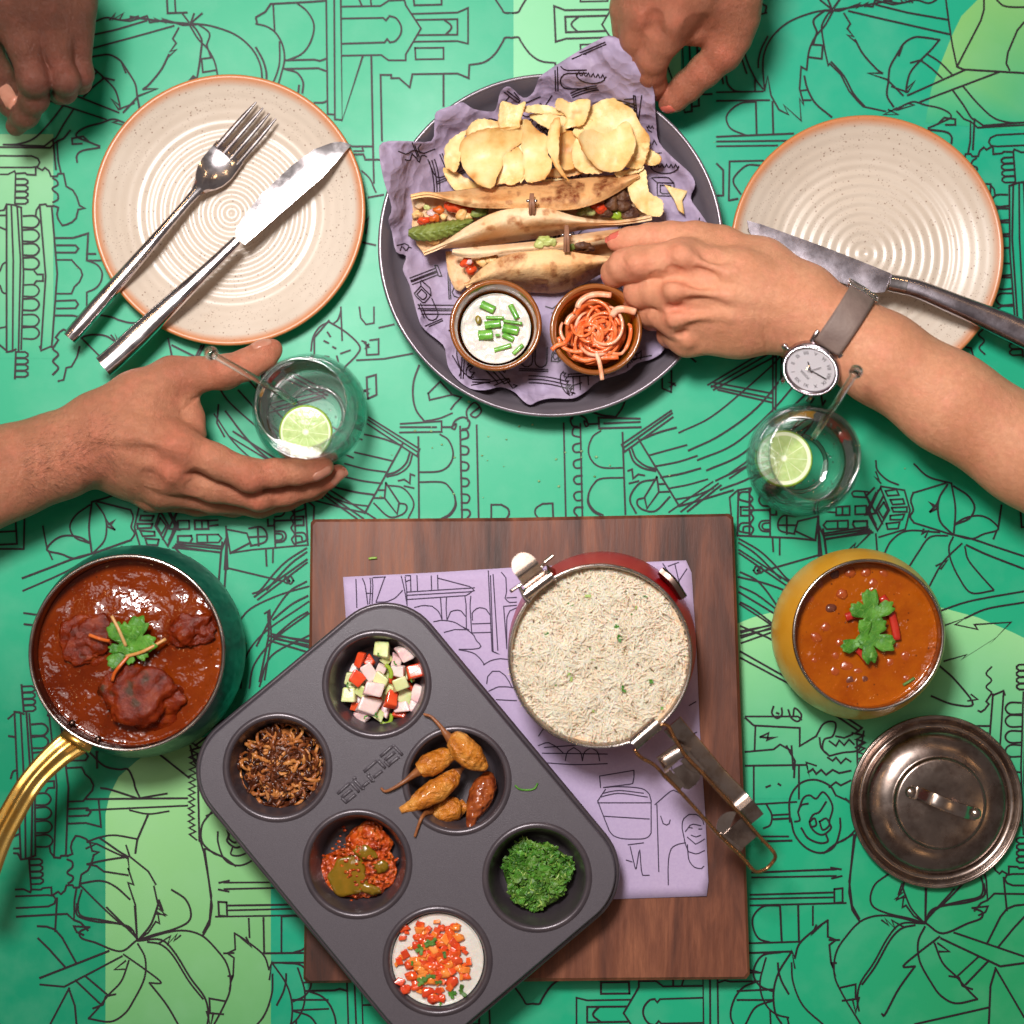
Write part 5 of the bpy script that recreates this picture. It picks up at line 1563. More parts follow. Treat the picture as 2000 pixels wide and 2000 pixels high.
plate([(1140, 1440), (1190, 1400), (1430, 1580), (1370, 1640)], [.071, .071, .0695, .0695])
plate([(1190, 1440), (1420, 1225), (1600, 1425), (1390, 1600)], [.0705, .0705, .0690, .0690], m='steel_lid')
th_ = np.linspace(2.2, 5.2, 14)
plate([(1300 + 165 * math.cos(a_ - .15), 1330 + 165 * math.sin(a_ - .15)) for a_ in th_], .0695)
# rice: bed and loose grains
zs = rz - .0062
bed = surface_disc((rc[0], rc[1]), .0536, zs - .0026, .0026, 190, 3)
rice = T('rice_serving', 'white cumin rice heaped level inside the red pot', 'rice', (rc[0], rc[1], zs - .01))
O('rice_bed', bed[0], bed[1], MT['rice_bed'], rice)
rs = np.random.RandomState(8)
ng = 6000
rr = .0532 * np.sqrt(rs.uniform(0, 1, ng))
aa = rs.uniform(0, 2 * PI, ng)
gx, gy = rc[0] + rr * np.cos(aa), rc[1] + rr * np.sin(aa)
p = np.c_[gx, gy, np.zeros(ng)]
gz_ = zs + .0030 * wob(p, 190, 3, 2) + rs.uniform(-.0016, .0010, ng) + .002 * np.exp(-((rr / .03) ** 2)) - .003 * np.clip((rr - .047) / .006, 0, 1)
tmpl = []
for s, r in ((-1, .12), (-.7, .72), (-.2, 1.0), (.35, .95), (.78, .6), (1, .1)):
    for k in range(6):
        tmpl.append([s, r * math.cos(k * PI / 3), r * math.sin(k * PI / 3)])
tmpl = np.array(tmpl)
tf = [[i * 6 + k, i * 6 + (k + 1) % 6, (i + 1) * 6 + (k + 1) % 6, (i + 1) * 6 + k] for i in range(5) for k in range(6)] + [[5, 4, 3, 2, 1, 0], [30, 31, 32, 33, 34, 35]]
tf = np.array([f for f in tf if len(f) == 4])
Ln = rs.uniform(.0028, .0048, ng)
Wd = rs.uniform(.00066, .00086, ng)
az = rs.uniform(0, 2 * PI, ng)
el = rs.normal(0, .2, ng)
bend = rs.normal(0, .12, ng)
dx = np.stack([np.cos(az) * np.cos(el), np.sin(az) * np.cos(el), np.sin(el)], 1)
dy = np.stack([-np.sin(az), np.cos(az), np.zeros(ng)], 1)
dz = np.cross(dx, dy)
loc = tmpl[None] * np.ones((ng, 1, 1))
X = loc[:, :, 0] * Ln[:, None]
Y = loc[:, :, 1] * Wd[:, None] + bend[:, None] * Ln[:, None] * loc[:, :, 0] ** 2
Z = loc[:, :, 2] * Wd[:, None]
V = np.stack([gx, gy, gz_], 1)[:, None] + X[..., None] * dx[:, None] + Y[..., None] * dy[:, None] + Z[..., None] * dz[:, None]
F = (tf[None] + 36 * np.arange(ng)[:, None, None]).reshape(-1, 4)
tag(O('rice_grains', V.reshape(-1, 3), F, MT['rice'], rice), kind='stuff')
bits = []
for k in range(34):
    r_, a_ = .050 * math.sqrt(rs.uniform()), rs.uniform(0, 2 * PI)
    q = np.array([rc[0] + r_ * math.cos(a_), rc[1] + r_ * math.sin(a_), zs + .0014])
    d = np.array([math.cos(a_ * 3), math.sin(a_ * 3), .1]) * rs.uniform(.0009, .0022)
    bits.append(tube(np.array([q - d, q, q + d]), [.0002, .00055, .0002], 5))
V, F = join(bits)
tag(O('cumin_seeds', V, F, MT['cumin'], rice), kind='stuff')
k = 0
for (x, y, s) in [(850, 570, 34), (705, 655, 30), (505, 925, 26), (685, 1035, 30), (345, 1085, 32), (1135, 955, 34), (715, 1330, 26), (590, 1360, 22), (1440, 1330, 26), (900, 1590, 24), (1175, 1410, 34), (1125, 855, 24), (925, 1140, 28), (1385, 570, 18), (1525, 1575, 18), (680, 1285, 24), (580, 1105, 24), (910, 1040, 26), (1300, 665, 20), (1245, 745, 22)]:
    q = zr([(x, y)])[0]
    V, F = leaf_shape(q[0], q[1], s / 4.6 * 1.25, k * 1.3, zs + .0022, k + 1, .6, 1 + k % 3)
    O('herb_fleck', V, F, MT['herb'] if k % 3 else MT['herb3'], rice)
    k += 1
# ================================================================ MUFFIN TIN AND ITS FILLINGS
ZT = .0518                                    # top of the tin
zt = ZF(380, 1160, 2.273)
CUPPX = zt([(830, 400), (380, 760), (1165, 825), (722, 1203), (1512, 1268), (1082, 1640)])
CW = PA(CUPPX, ZT)
ctr = (CW[2] + CW[3]) / 2
eu = ((CW[0] - CW[1]) + (CW[2] - CW[3]) + (CW[4] - CW[5])) / 3
du = np.linalg.norm(eu)
eu = eu[:2] / du
ev_ = ((CW[4] - CW[0]) + (CW[5] - CW[1])) / 4
dv = np.linalg.norm(ev_)
ev = ev_[:2] / dv
ev = np.array([eu[1], -eu[0]]) * (1 if (eu[1] * ev[0] - eu[0] * ev[1]) > 0 else -1)
loc2 = lambda a, b: ctr[:2] + eu * a + ev * b
CUP = [loc2(s * du / 2, r * dv) for r in (-1, 0, 1) for s in (1, -1)]
tin = T('muffin_tin', 'dark grey six cup muffin tin lying askew across the wooden board', 'baking tin', (ctr[0], ctr[1], ZB))
def rrect(hx, hy, r, n=14):
    out = []
    for cx, cy, a0 in ((hx - r, hy - r, 0), (-hx + r, hy - r, PI / 2), (-hx + r, -hy + r, PI), (hx - r, -hy + r, 1.5 * PI)):
        for a in np.linspace(a0, a0 + PI / 2, n):
            out.append((cx + r * math.cos(a), cy + r * math.sin(a)))
    return np.array(out)
HX, HY, RC = .0862, .1182, .033
RO = .0318
a = np.linspace(0, 2 * PI, 72, endpoint=False)
W2 = lambda q: np.array([loc2(u, v) for u, v in q])
outer = rrect(HX, HY, RC)
holes = [np.c_[c[0] + RO * np.cos(a), c[1] + RO * np.sin(a)] for c in CUP]
V2, F = fill(W2(outer), 0, holes)
V, F = solid(np.c_[V2, np.full(len(V2), ZT)], F, .0009)
O('top_sheet', V, F, MT['tray'], tin, smooth=False)
# turned down and rolled edge
rings = [(0, 0.0), (.0006, -.0003), (.0010, -.0016), (.0012, -.005), (.0016, -.0066)]
base_n = len(outer)
VV = []
for off, z in rings:
    q = W2(rrect(HX + off, HY + off, RC + off))
    VV.append(np.c_[q, np.full(base_n, ZT + z)])
Fs = [[i * base_n + k, i * base_n + (k + 1) % base_n, (i + 1) * base_n + (k + 1) % base_n, (i + 1) * base_n + k] for i in range(len(rings) - 1) for k in range(base_n)]
O('edge', np.vstack(VV), Fs, MT['tray'], tin)
q = W2(rrect(HX + .0022, HY + .0022, RC + .0022))
q = np.vstack([q, q[:1]])
V, F = tube(np.c_[q, np.full(len(q), ZT - .0062)], .0017, 8, caps=False)
O('rolled_rim', V, F, MT['cup'], tin)
for c in CUP:
    V, F = lathe((c[0], c[1], ZT), [(RO + .0024, .00005), (RO + .0014, .0009), (RO + .0002, .0012), (RO - .0010, .0008), (RO - .0018, -.0004), (RO - .0023, -.003), (RO - .0072, -.0262), (RO - .0086, -.0288), (RO - .0110, -.0294), (0, -.0294)], 72)
    O('cup', V, F, MT['cup'], tin)
# raised maker's lettering between the cups
zx = ZF(640, 1430, 10.733)
LET = [[(205, 1290), (470, 1060)], [(290, 1370), (505, 1200)], [(400, 1455), (590, 1300)], [(475, 1050), (660, 1255)], [(290, 1375), (400, 1480)],
       [(535, 985), (590, 935)], [(535, 985), (735, 1190)], [(740, 1135), (862, 1040)], [(735, 1190), (760, 1160)],
       [(760, 830), (1035, 590)], [(960, 950), (1145, 805)], [(1050, 590), (1205, 755)], [(830, 890), (940, 1030)], [(830, 890), (880, 862)], [(940, 1030), (970, 1000)],
       [(1105, 510), (1370, 280)], [(1195, 590), (1410, 415)], [(1300, 670), (1500, 515)], [(1380, 285), (1565, 480)], [(1195, 600), (1300, 715)]]
parts = []
for s in LET:
    p = PA(zx(s), ZT + .0001)
    parts.append(tube(resample(p, 4), .00105, 10, flat=1.0))
V, F = join(parts)
tag(O('embossed_lettering', V, F, MT['tray'], tin), 'raised block letters pressed into the grey sheet')
CB = ZT - .0294

# ---- chopped salad
rs = np.random.RandomState(21)
def chunk(c, sx, sy, sz, rot, tilt, seed):
    """one knife cut piece: uneven block with softened edges"""
    r_ = np.random.RandomState(seed)
    bm = bmesh.new()
    bmesh.ops.create_cube(bm, size=2.0)
    for v in bm.verts:
        v.co *= 1 + r_.uniform(-.26, .12)
        v.co.x += r_.uniform(-.18, .18)
        v.co.y += r_.uniform(-.18, .18)
    bmesh.ops.bevel(bm, geom=bm.edges[:], offset=.26, segments=3, affect='EDGES', profile=.6)
    V = np.array([v.co[:] for v in bm.verts]) * [sx, sy, sz]
    F = [[v.index for v in f.verts] for f in bm.faces]
    bm.free()
    M = np.array(Matrix.Rotation(rot, 3, 'Z') @ Matrix.Rotation(tilt[0], 3, 'X') @ Matrix.Rotation(tilt[1], 3, 'Y'))
    return V @ M.T + c, F
zsal = ZF(640, 1060, 4.83)
salad = T('chopped_salad', 'heap of diced tomato onion and cucumber salad in the top cup', 'salad', (CUP[0][0], CUP[0][1], CB))
SAL = [(505, 1010, 46, 42, 'cucumber', .1, 3), (300, 1110, 24, 52, 'tomato', .35, 3), (395, 1125, 30, 30, 'tomato', .8, 2), (270, 1290, 44, 40, 'tomato', .6, 3), (820, 1215, 46, 42, 'tomato', -.3, 3), (605, 1470, 36, 50, 'tomato', .2, 3), (690, 1610, 42, 30, 'tomato', .3, 1),
       (735, 1050, 50, 58, 'onion_raw', -.4, 3), (650, 1120, 36, 42, 'onion_raw', .4, 2), (395, 1220, 34, 50, 'onion_raw', -.6, 3), (430, 1385, 56, 46, 'onion_raw', .2, 4), (395, 1540, 62, 52, 'onion_raw', .3, 2), (330, 1640, 40, 36, 'onion_raw', 1.0, 1), (845, 1420, 34, 50, 'onion_raw', .35, 2), (700, 1540, 46, 36, 'onion_raw', -.2, 2), (820, 1560, 36, 30, 'onion_raw', .5, 2), (660, 1210, 40, 36, 'onion_raw', .1, 3), (500, 1200, 30, 30, 'onion_raw', .5, 2),
       (500, 1310, 46, 50, 'cucumber', .5, 3), (695, 1330, 52, 40, 'cucumber', -.35, 4), (200, 1430, 44, 44, 'cucumber', .03, 2), (730, 1440, 42, 40, 'cucumber', .4, 2), (320, 1400, 34, 36, 'cucumber', .7, 2), (205, 1280, 26, 36, 'cucumber', .2, 1), (560, 1100, 36, 34, 'cucumber', .8, 2), (600, 1390, 36, 34, 'cucumber', .3, 2), (480, 1620, 36, 30, 'cucumber', .6, 1), (255, 1185, 28, 30, 'onion_raw', .2, 1), (770, 1250, 30, 30, 'cucumber', .1, 1), (260, 1540, 24, 26, 'tomato', .3, 1)]
for k, (x, y, a_, b_, m, r_, lv) in enumerate(SAL):
    q = zsal([(x, y)])[0]
    z = CB + .0050 + .0044 * lv
    u = mpp(z) / 4.83
    a_, b_ = a_ * 1.62, b_ * 1.62
    V, F = chunk(P(q[0], q[1], z), a_ * u, b_ * u, min(a_, b_) * u * .62, -r_, rs.uniform(-.35, .35, 2), 40 + k)
    O({'tomato': 'tomato_cube', 'onion_raw': 'onion_cube', 'cucumber': 'cucumber_cube'}[m], V, F, MT[m], salad, sharp=40)
for k, (x, y) in enumerate([(350, 1260), (560, 1450), (640, 1300), (300, 1480), (760, 1500), (450, 1480), (540, 1560), (250, 1360), (780, 1400), (420, 1290), (600, 1240), (700, 1250)]):        # lower layer
    q = zsal([(x, y)])[0]
    V, F = chunk(P(q[0], q[1], CB + .0055), .0048, .0045, .004, k * .7, rs.uniform(-.3, .3, 2), 90 + k)
    O(['onion_cube', 'cucumber_cube', 'tomato_cube'][k % 3], V, F, MT[['onion_raw', 'cucumber', 'tomato'][k % 3]], salad, sharp=40)
for pts in ([(545, 1150), (585, 1190), (600, 1240), (590, 1280)], [(500, 1690), (540, 1710), (590, 1690), (605, 1610)]):
    V, F = strip(zsal(pts), CB + .021 if pts[0][1] < 1500 else CB + .008, .0013, 8)
    O('green_chilli_ring', V, F, MT['chilli_green'], salad)
for k, (x, y, s, r_) in enumerate([(475, 1060, 30, .5), (630, 1140, 34, .6), (350, 1640, 34, -.8), (180, 1345, 40, .1), (785, 1300, 28, .2), (450, 1630, 40, .4), (620, 1530, 18, 0), (300, 1540, 20, 1)]):
    q = zsal([(x, y)])[0]
    V, F = leaf_shape(q[0], q[1], s / 4.83 * .8, r_, CB + (.0225 if y < 1350 else .0165), k + 30, .5, 2)
    O('herb_fleck', V, F, MT['herb'], salad)

# ---- fried onions: a tangle nobody could count
fo = T('fried_onions', 'tangled heap of dark brown fried onion strands in a cup', 'onion', (CUP[1][0], CUP[1][1], CB))
c = CUP[1]
V, F = blob((c[0], c[1] - .0008, CB + .0055), .0222, 5, .16, sub=4, sq=(1.04, 1.02, .48))
O('heap_core', V, F, MT['fried_onion'], fo)
st = []
for k in range(260):
    r_, a_ = .0240 * math.sqrt(rs.uniform()), rs.uniform(0, 2 * PI)
    x0, y0 = c[0] + r_ * math.cos(a_), c[1] - .0008 + r_ * math.sin(a_) * .95
    top = CB + .0045 + .0115 * math.sqrt(max(0, 1 - (r_ / .0275) ** 2))
    l = rs.uniform(.010, .022)
    d = rs.uniform(0, 2 * PI)
    cv = rs.normal(0, 2.0)
    pts = []
    px_, py_ = x0, y0
    for s in np.linspace(-.5, .5, 8):
        e = d + cv * s * 2.2
        px_, py_ = px_ + l / 8 * math.cos(e), py_ + l / 8 * math.sin(e)
        k_s = min(1, .0262 / max(1e-6, math.hypot(px_ - c[0], py_ - c[1])))
        pts.append([c[0] + (px_ - c[0]) * k_s, c[1] + (py_ - c[1]) * k_s, top + rs.uniform(-.0004, .0004) + .0018 * math.sin(s * 7 + k) + .0002])
    st.append(tube(np.array(pts), np.interp(np.linspace(0, 1, 8), [0, .2, .8, 1], [.5, 1, 1, .5]) * rs.uniform(.0008, .0016), 7, flat=rs.uniform(.4, .9)))
for j, m_ in enumerate(('onion_burnt', 'fried_onion', 'fried_onion', 'onion_burnt', 'onion_gold')):
    V, F = join(st[j::5])
    tag(O('onion_strands', V, F, MT[m_], fo), kind='stuff')
zf = ZF(440, 1230, 4.6)
V, F = strip(zf([(215, 1290), (300, 1330), (370, 1440), (400, 1540), (450, 1610), (550, 1620)]), [CB + .013, CB + .0145, CB + .013, CB + .011, CB + .009], .0015, 8, .45)
O('long_onion_strand', V, F, simple('golden_onion', lin(150, 92, 48), lin(178, 118, 66), 150, .4), fo)
V, F = strip(zf([(110, 1040), (130, 1140), (120, 1260)]), CB + .012, .0011, 7)
O('onion_strand', V, F, MT['fried_onion'], fo)

# ---- fried chillies
zc = ZF(740, 1380, 7.43)
def chilli(pts, z, rad, stem, stz, label, m, seed, rib=0.0, sm=.004):
    q = zc(pts)
    p = resample(catmull(PA(q, z), 8), 60)
    t = T('fried_chilli', label, 'chilli', p.mean(0) * [1, 1, 0] + [0, 0, CB], 'fried chillies in the muffin tin')
    s = np.linspace(0, 1, 60)
    r = np.interp(s, np.linspace(0, 1, len(rad)), rad) * mpp(.05) / 7.43 * 1.16
    V, F = tube(p, r, 26)
    N_ = vnormals(V, F)
    dsp = .0006 * wob(V, 420, seed, 3) + .35 * rib * np.repeat(np.sin(s * 30 + seed), 26) * np.abs(np.sin(np.tile(np.linspace(0, 2 * PI, 26, endpoint=False), 60) * 1.0)) + .0007 * wob(V, 170, seed + 2, 2)
    env = np.repeat(np.minimum(1, np.minimum(s, 1 - s) * 9), 26)
    O('pod', V + N_ * (dsp * env)[:, None], F, MT[m], t)
    if stem:
        p = resample(catmull(PA(zc(stem), stz), 8), 30)
        r = np.interp(np.linspace(0, 1, 30), [0, .3, .6, .85, 1], [.0008, .0010, .0014, .0026, .0036])
        V, F = tube(p, r, 12)
        O('stem', V, F, MT['chilli_stem'], t)
    return t
chilli([(1030, 480), (1140, 530), (1270, 650), (1400, 770), (1500, 850), (1560, 890)], ZT + np.array([.004, .0045, .004, .003, .002, .001]), [90, 150, 175, 170, 130, 45], [(650, 110), (760, 150), (880, 270), (960, 380), (1060, 490)], ZT + np.array([.0035, .005, .006, .006, .004]),
       'topmost golden fried chilli whose stem points at the salad cup', 'chilli', 3, .0007)
chilli([(590, 930), (700, 860), (850, 790), (980, 720), (1090, 690)], ZT + np.array([-.004, -.004, -.005, -.006, -.007]), [100, 150, 150, 125, 70], [(30, 1180), (90, 1230), (200, 1190), (380, 1080), (500, 990), (610, 920)], ZT + np.array([.0022, .0022, .0035, .003, 0, -.004]),
       'fried chilli with a long hooked stem resting over the tin lettering', 'chilli', 8)
chilli([(1130, 960), (1020, 1070), (860, 1190), (650, 1330), (450, 1440), (310, 1510)], ZT + np.array([-.010, -.008, -.0055, -.003, -.001, .0005]), [70, 120, 145, 125, 90, 40], [(1290, 830), (1210, 900), (1130, 970)], ZT + np.array([-.012, -.011, -.009]),
       'longest pale fried chilli crossing the cup towards the pickle', 'chilli', 12, .0003)
chilli([(1600, 960), (1560, 1080), (1490, 1250), (1410, 1450), (1350, 1620), (1320, 1780)], ZT + np.array([-.012, -.010, -.009, -.007, -.005, -.003]), [60, 140, 165, 140, 95, 35], None, None,
       'darkest red brown fried chilli leaning on the cup wall', 'chilli_dark', 17)
chilli([(760, 1480), (900, 1500), (1060, 1480), (1200, 1450), (1260, 1400)], ZT + np.array([-.018, -.017, -.017, -.018, -.018]), [60, 150, 165, 140, 70], [(520, 1890), (570, 1740), (630, 1600), (740, 1500)], ZT + np.array([.0022, .0025, .001, -.015]),
       'lowest fried chilli half hidden with dark stem over the tin edge', 'chilli', 22)

# ---- mango pickle
zm = ZF(600, 1580, 4.6)
pk = T('mango_pickle', 'oily orange mango pickle with olive green peel in a cup', 'pickle', (CUP[3][0], CUP[3][1], CB))
for k, (x, y, r, sq) in enumerate([(560, 300, 190, (1.05, .95, .42)), (640, 540, 190, (1.0, 1.0, .36)), (420, 580, 230, (1.12, 1.05, .34)), (560, 700, 130, (1.1, .7, .35)), (250, 470, 100, (1.2, .6, .4))]):
    q = zm([(x, y)])[0]
    V, F = blob(P(q[0], q[1], CB + .0060), r / 4.6 * mpp(.03), 5 + k * 3, .22, sub=5, sq=sq)
    O('pickle_lump', V, F, MT['pickle'], pk)
for k, (x, y, rx, ry, rot) in enumerate([(370, 600, 170, 190, .2), (520, 390, 110, 60, .3), (560, 720, 100, 50, .3), (660, 520, 70, 60, 0)]):
    th = np.linspace(0, 2 * PI, 36, endpoint=False)
    pl_ = rot2(np.c_[rx * np.cos(th) * (1 + .1 * np.sin(3 * th + k) + .06 * np.sin(7 * th)), ry * np.sin(th) * (1 + .10 * np.sin(4 * th + 2 * k))], rot) + [x, y]
    V2, F = fill(pl_, 30)
    d = np.linalg.norm((V2 - [x, y]) / [rx, ry], axis=1)
    V, F = solid(PA(zm(V2), CB + .0136 + .0009 * (1 - d ** 2) + .0007 * wob(np.c_[V2 / 60, V2[:, :1] * 0], 2.5, k, 2) + .001 * (k == 1)), F, .002)
    O('peel', V, F, MT['pickle_peel'], pk)
sd_ = []
for k in range(150):
    x, y = rs.normal(480, 180), rs.normal(500, 190)
    d = math.hypot((x - 480) / 360, (y - 490) / 370)
    if d > 1:
        continue
    q = zm([(x, y)])[0]
    sd_.append(blob(P(q[0], q[1], CB + .0152 - .006 * d ** 2), rs.uniform(.0006, .0014), k, .2, sub=1, sq=(1.2, .9, .7)))
V, F = join(sd_)
tag(O('pickle_seeds', V, F, MT['pickle'], pk), kind='stuff')

# ---- chopped coriander
cc_ = T('chopped_coriander', 'mound of finely chopped bright green coriander in a cup', 'herb', (CUP[4][0], CUP[4][1], CB))
c = CUP[4]
V, F = blob((c[0], c[1], CB + .0040), .0180, 9, .2, sub=4, sq=(1.02, 1.05, .42))
O('mound_core', V, F, MT['herb2'], cc_)
for mname, cnt, seed in (('herb2', 900, 1), ('herb', 520, 2), ('herb3', 340, 3)):
    r2 = np.random.RandomState(seed)
    bits = []
    for k in range(cnt):
        r_, a_ = .0238 * math.sqrt(r2.uniform()), r2.uniform(0, 2 * PI)
        x0, y0 = c[0] + r_ * math.cos(a_), c[1] + r_ * math.sin(a_)
        if r_ > .0238 * (.87 + .09 * math.sin(3 * a_ + 1) + .06 * math.sin(7 * a_)):
            continue
        top = CB + .0045 + .0095 * math.sqrt(max(0, 1 - (r_ / .0260) ** 2)) + .0022 * math.sin(x0 * 420) * math.cos(y0 * 380) + r2.uniform(-.0012, .0030)
        d = r2.normal(size=3) * [1, 1, .35]
        d /= np.linalg.norm(d)
        s = np.cross(d, r2.normal(size=3) * [.5, .5, 1])
        s /= np.linalg.norm(s)
        l, wv = r2.uniform(.0016, .0038), r2.uniform(.0010, .0028) if mname != 'herb3' else r2.uniform(.0003, .0005)
        p0 = np.array([x0, y0, top])
        up = np.cross(d, s) * .0004
        j_ = r2.uniform(.45, 1.0, 8)
        ring_ = [p0 + (d * l * math.cos(q_) + s * wv * math.sin(q_)) * j_[i_] + up * (2 * r2.uniform()) for i_, q_ in enumerate(np.linspace(0, 2 * PI, 8, endpoint=False))]
        bits.append((np.array(ring_ + [p0 + up * 2.4, p0 - up]), [[i_, (i_ + 1) % 8, 8] for i_ in range(8)] + [[(i_ + 1) % 8, i_, 9] for i_ in range(8)]))
    V, F = join(bits)
    tag(O('coriander_bits', V, F, MT[mname], cc_, smooth=False), kind='stuff')

# ---- white dip with red relish
wd = T('yoghurt_relish', 'white yoghurt dip topped with red relish and herbs in the lowest cup', 'dip', (CUP[5][0], CUP[5][1], CB))
c = CUP[5]
ZW = ZT - .0052
V, F = surface_disc(c, RO - .0035, ZW, .0004, 80, 2)
O('yoghurt', V, F, MT['yoghurt'], wd)
r2 = np.random.RandomState(4)
n_ = 0
for k in range(200):
    x, y = r2.normal(1130, 185), r2.normal(1330, 190)
    d = math.hypot((x - 1130) / 380, (y - 1330) / 390)
    if d > 1 or (x > 1380 and y < 1250 and r2.uniform() < .6) or (x < 1000 and y > 1650):
        continue
    q = zm([(x, y)])[0]
    s = r2.uniform(.0016, .0034)
    V, F = chunk(P(q[0], q[1], ZW + .0006 + s * .35), s * .9, s * r2.uniform(.5, .8), s * .5, r2.uniform(0, 3), r2.uniform(-.4, .4, 2), 300 + k) if k % 2 else blob(P(q[0], q[1], ZW + .0005 + s * .3), s, k, .4, sub=3, sq=(1.15, .95, .55))
    O('relish_bit', V, F, (MT['red_bits'], MT['tomato'], MT['relish_orange'])[k % 3], wd)
for k, (x, y, s, r_) in enumerate([(1070, 1220, 80, .3), (1120, 1200, 60, 1.8), (1030, 1260, 60, 3.4), (1230, 1290, 50, -1.4), (1090, 1500, 70, -1.2), (1040, 1560, 60, 2.6), (1160, 1560, 50, .2), (1380, 1640, 70, .3), (1280, 1660, 60, .2), (940, 1400, 34, 1.5), (1090, 1720, 24, 0), (1190, 1750, 22, 0)]):
    q = zm([(x, y)])[0]
    V, F = leaf_shape(q[0], q[1], s / 4.6, r_, ZW + .0038 if y < 1600 else ZW + .0012, k + 60, .5, 1 + k % 3)
    O('herb_fleck', V, F, MT['herb2'] if k < 8 else MT['herb'], wd)
# loose scrap on the tin
V, F = strip([(1006, 1534), (1014, 1541), (1030, 1543), (1044, 1540), (1050, 1530)], ZT + .0008, .0006, 6)
tag(O('herb_scrap', V, F, MT['herb']), 'curled green herb scrap lying on the grey muffin tin', 'herb')
# ================================================================ TACOS, CHIPS, RAMEKINS ON THE PLATTER
zk = ZF(780, 320, 3.331)
def flap(ridge, outer, zr_, zo_, bulge, char, n=130, m=34):
    """one side of a folded tortilla: from the upper edge over the bulging side to the foot"""
    A = resample(catmull(zk(ridge), 8), n)
    B = resample(catmull(zk(outer), 8), n)
    zr_ = np.interp(np.linspace(0, 1, n), np.linspace(0, 1, len(zr_)), zr_)
    G = []
    for i in range(n):
        for s in np.linspace(0, 1, m):
            q = A[i] * (1 - s) + B[i] * s
            z = zo_ + (zr_[i] - zo_) * math.cos(s * PI / 2) ** .9 + bulge * math.sin(s * PI) ** 1.3
            G.append([q[0], q[1], z])
    G = np.array(G)
    z = G[:, 2] + .0007 * wob(np.c_[G[:, :2] / 3000, G[:, 2]], 170, int(abs(ridge[0][0])) % 11, 3)
    V = PA(G[:, :2], z)
    W, Fc = solid(V, grid_faces(n, m), .0019)
    u = np.repeat(np.linspace(0, 1, n), m)
    s = np.tile(np.linspace(0, 1, m), n)
    pn = np.c_[G[:, :2] / 3000, np.zeros(len(G))]
    dk, og = np.zeros(len(G)), np.zeros(len(G))
    for (cu_, cs_, ru, rs_, a_) in char:
        f_ = np.exp(-((u - cu_) / ru) ** 2 - ((s - cs_) / rs_) ** 2)
        dk += a_ * f_ * np.clip(.25 + 1.1 * wob(pn, 330, 3, 3), 0, 1)
        og += 1.2 * np.exp(-((u - cu_) / (ru * 1.5)) ** 2 - ((s - cs_) / (rs_ * 1.5)) ** 2) * np.clip(.6 + .6 * wob(pn, 240, 6, 3), 0, 1)
    og += .45 * np.clip(wob(pn, 120, 5, 3), 0, 1) + .5 * np.clip((.10 - s) / .1, 0, 1)
    bl = np.clip((wob(pn, 560, 8, 2) - .55) / .25, 0, 1)        # small blister marks
    dk += .55 * bl
    og += .6 * bl
    cl = np.clip(np.c_[dk, og, 0 * dk], 0, 1)
    return W, Fc, np.vstack([cl, cl])
def inner(poly, z, sag=.0):
    pl_ = resample(np.vstack([zk(poly), zk(poly)[:1]]), 60)[:-1]
    V2, F = fill(pl_, 12)
    c = V2.mean(0)
    d = np.linalg.norm(V2 - c, axis=1)
    d /= d.max()
    return solid(PA(V2, z - sag * (1 - d) + .0006 * wob(np.c_[V2 / 3000, d * 0], 150, 2, 2)), F, .0016)

ta = T('taco', 'toasted flour taco nearest the chips pinned by a tiny clothespin', 'taco', P(1040, 405, .004), 'tacos on the platter')
V, F, CL = flap([(78, 222), (190, 205), (330, 252), (480, 285), (640, 292), (860, 292), (1080, 302), (1250, 270), (1400, 200), (1562, 92)], [(70, 204), (180, 186), (300, 180), (560, 150), (900, 120), (1250, 84), (1420, 70), (1560, 58)], [.030, .036, .042, .044, .044, .042, .034, .026], .022, .006, [(.50, .55, .20, .45, 1.3), (.38, .75, .12, .3, 1.1), (.68, .5, .14, .3, 1.2), (.85, .6, .12, .4, .6), (.2, .6, .06, .3, .5)])
O('upper_tortilla_flap', V, F, MT['tortilla_toast'], ta, cols=CL)
V, F, CL = flap([(150, 575), (240, 535), (330, 480), (450, 400), (600, 322), (720, 292), (870, 284), (980, 290), (1150, 340), (1350, 368), (1500, 362), (1640, 345)], [(160, 586), (300, 552), (450, 545), (600, 530), (800, 500), (1000, 470), (1200, 430), (1400, 410), (1530, 385), (1645, 352)], [.024, .034, .042, .044, .044, .040, .032, .022], .017, .007, [(.50, .55, .03, .1, .7), (.66, .62, .04, .12, .8), (.35, .6, .03, .1, .6), (.8, .5, .05, .2, .5), (.25, .75, .03, .12, .6)])
O('lower_tortilla_flap', V, F, MT['tortilla'], ta, cols=CL)
V, F = inner([(72, 212), (200, 200), (500, 270), (900, 270), (1300, 240), (1550, 90), (1640, 340), (1300, 380), (900, 320), (500, 420), (300, 540), (160, 584), (110, 520), (80, 400), (92, 300)], .016)
O('inner_tortilla', V, F, MT['tortilla'], ta, cols=np.zeros((len(V), 3)) + [0, .35, 0])
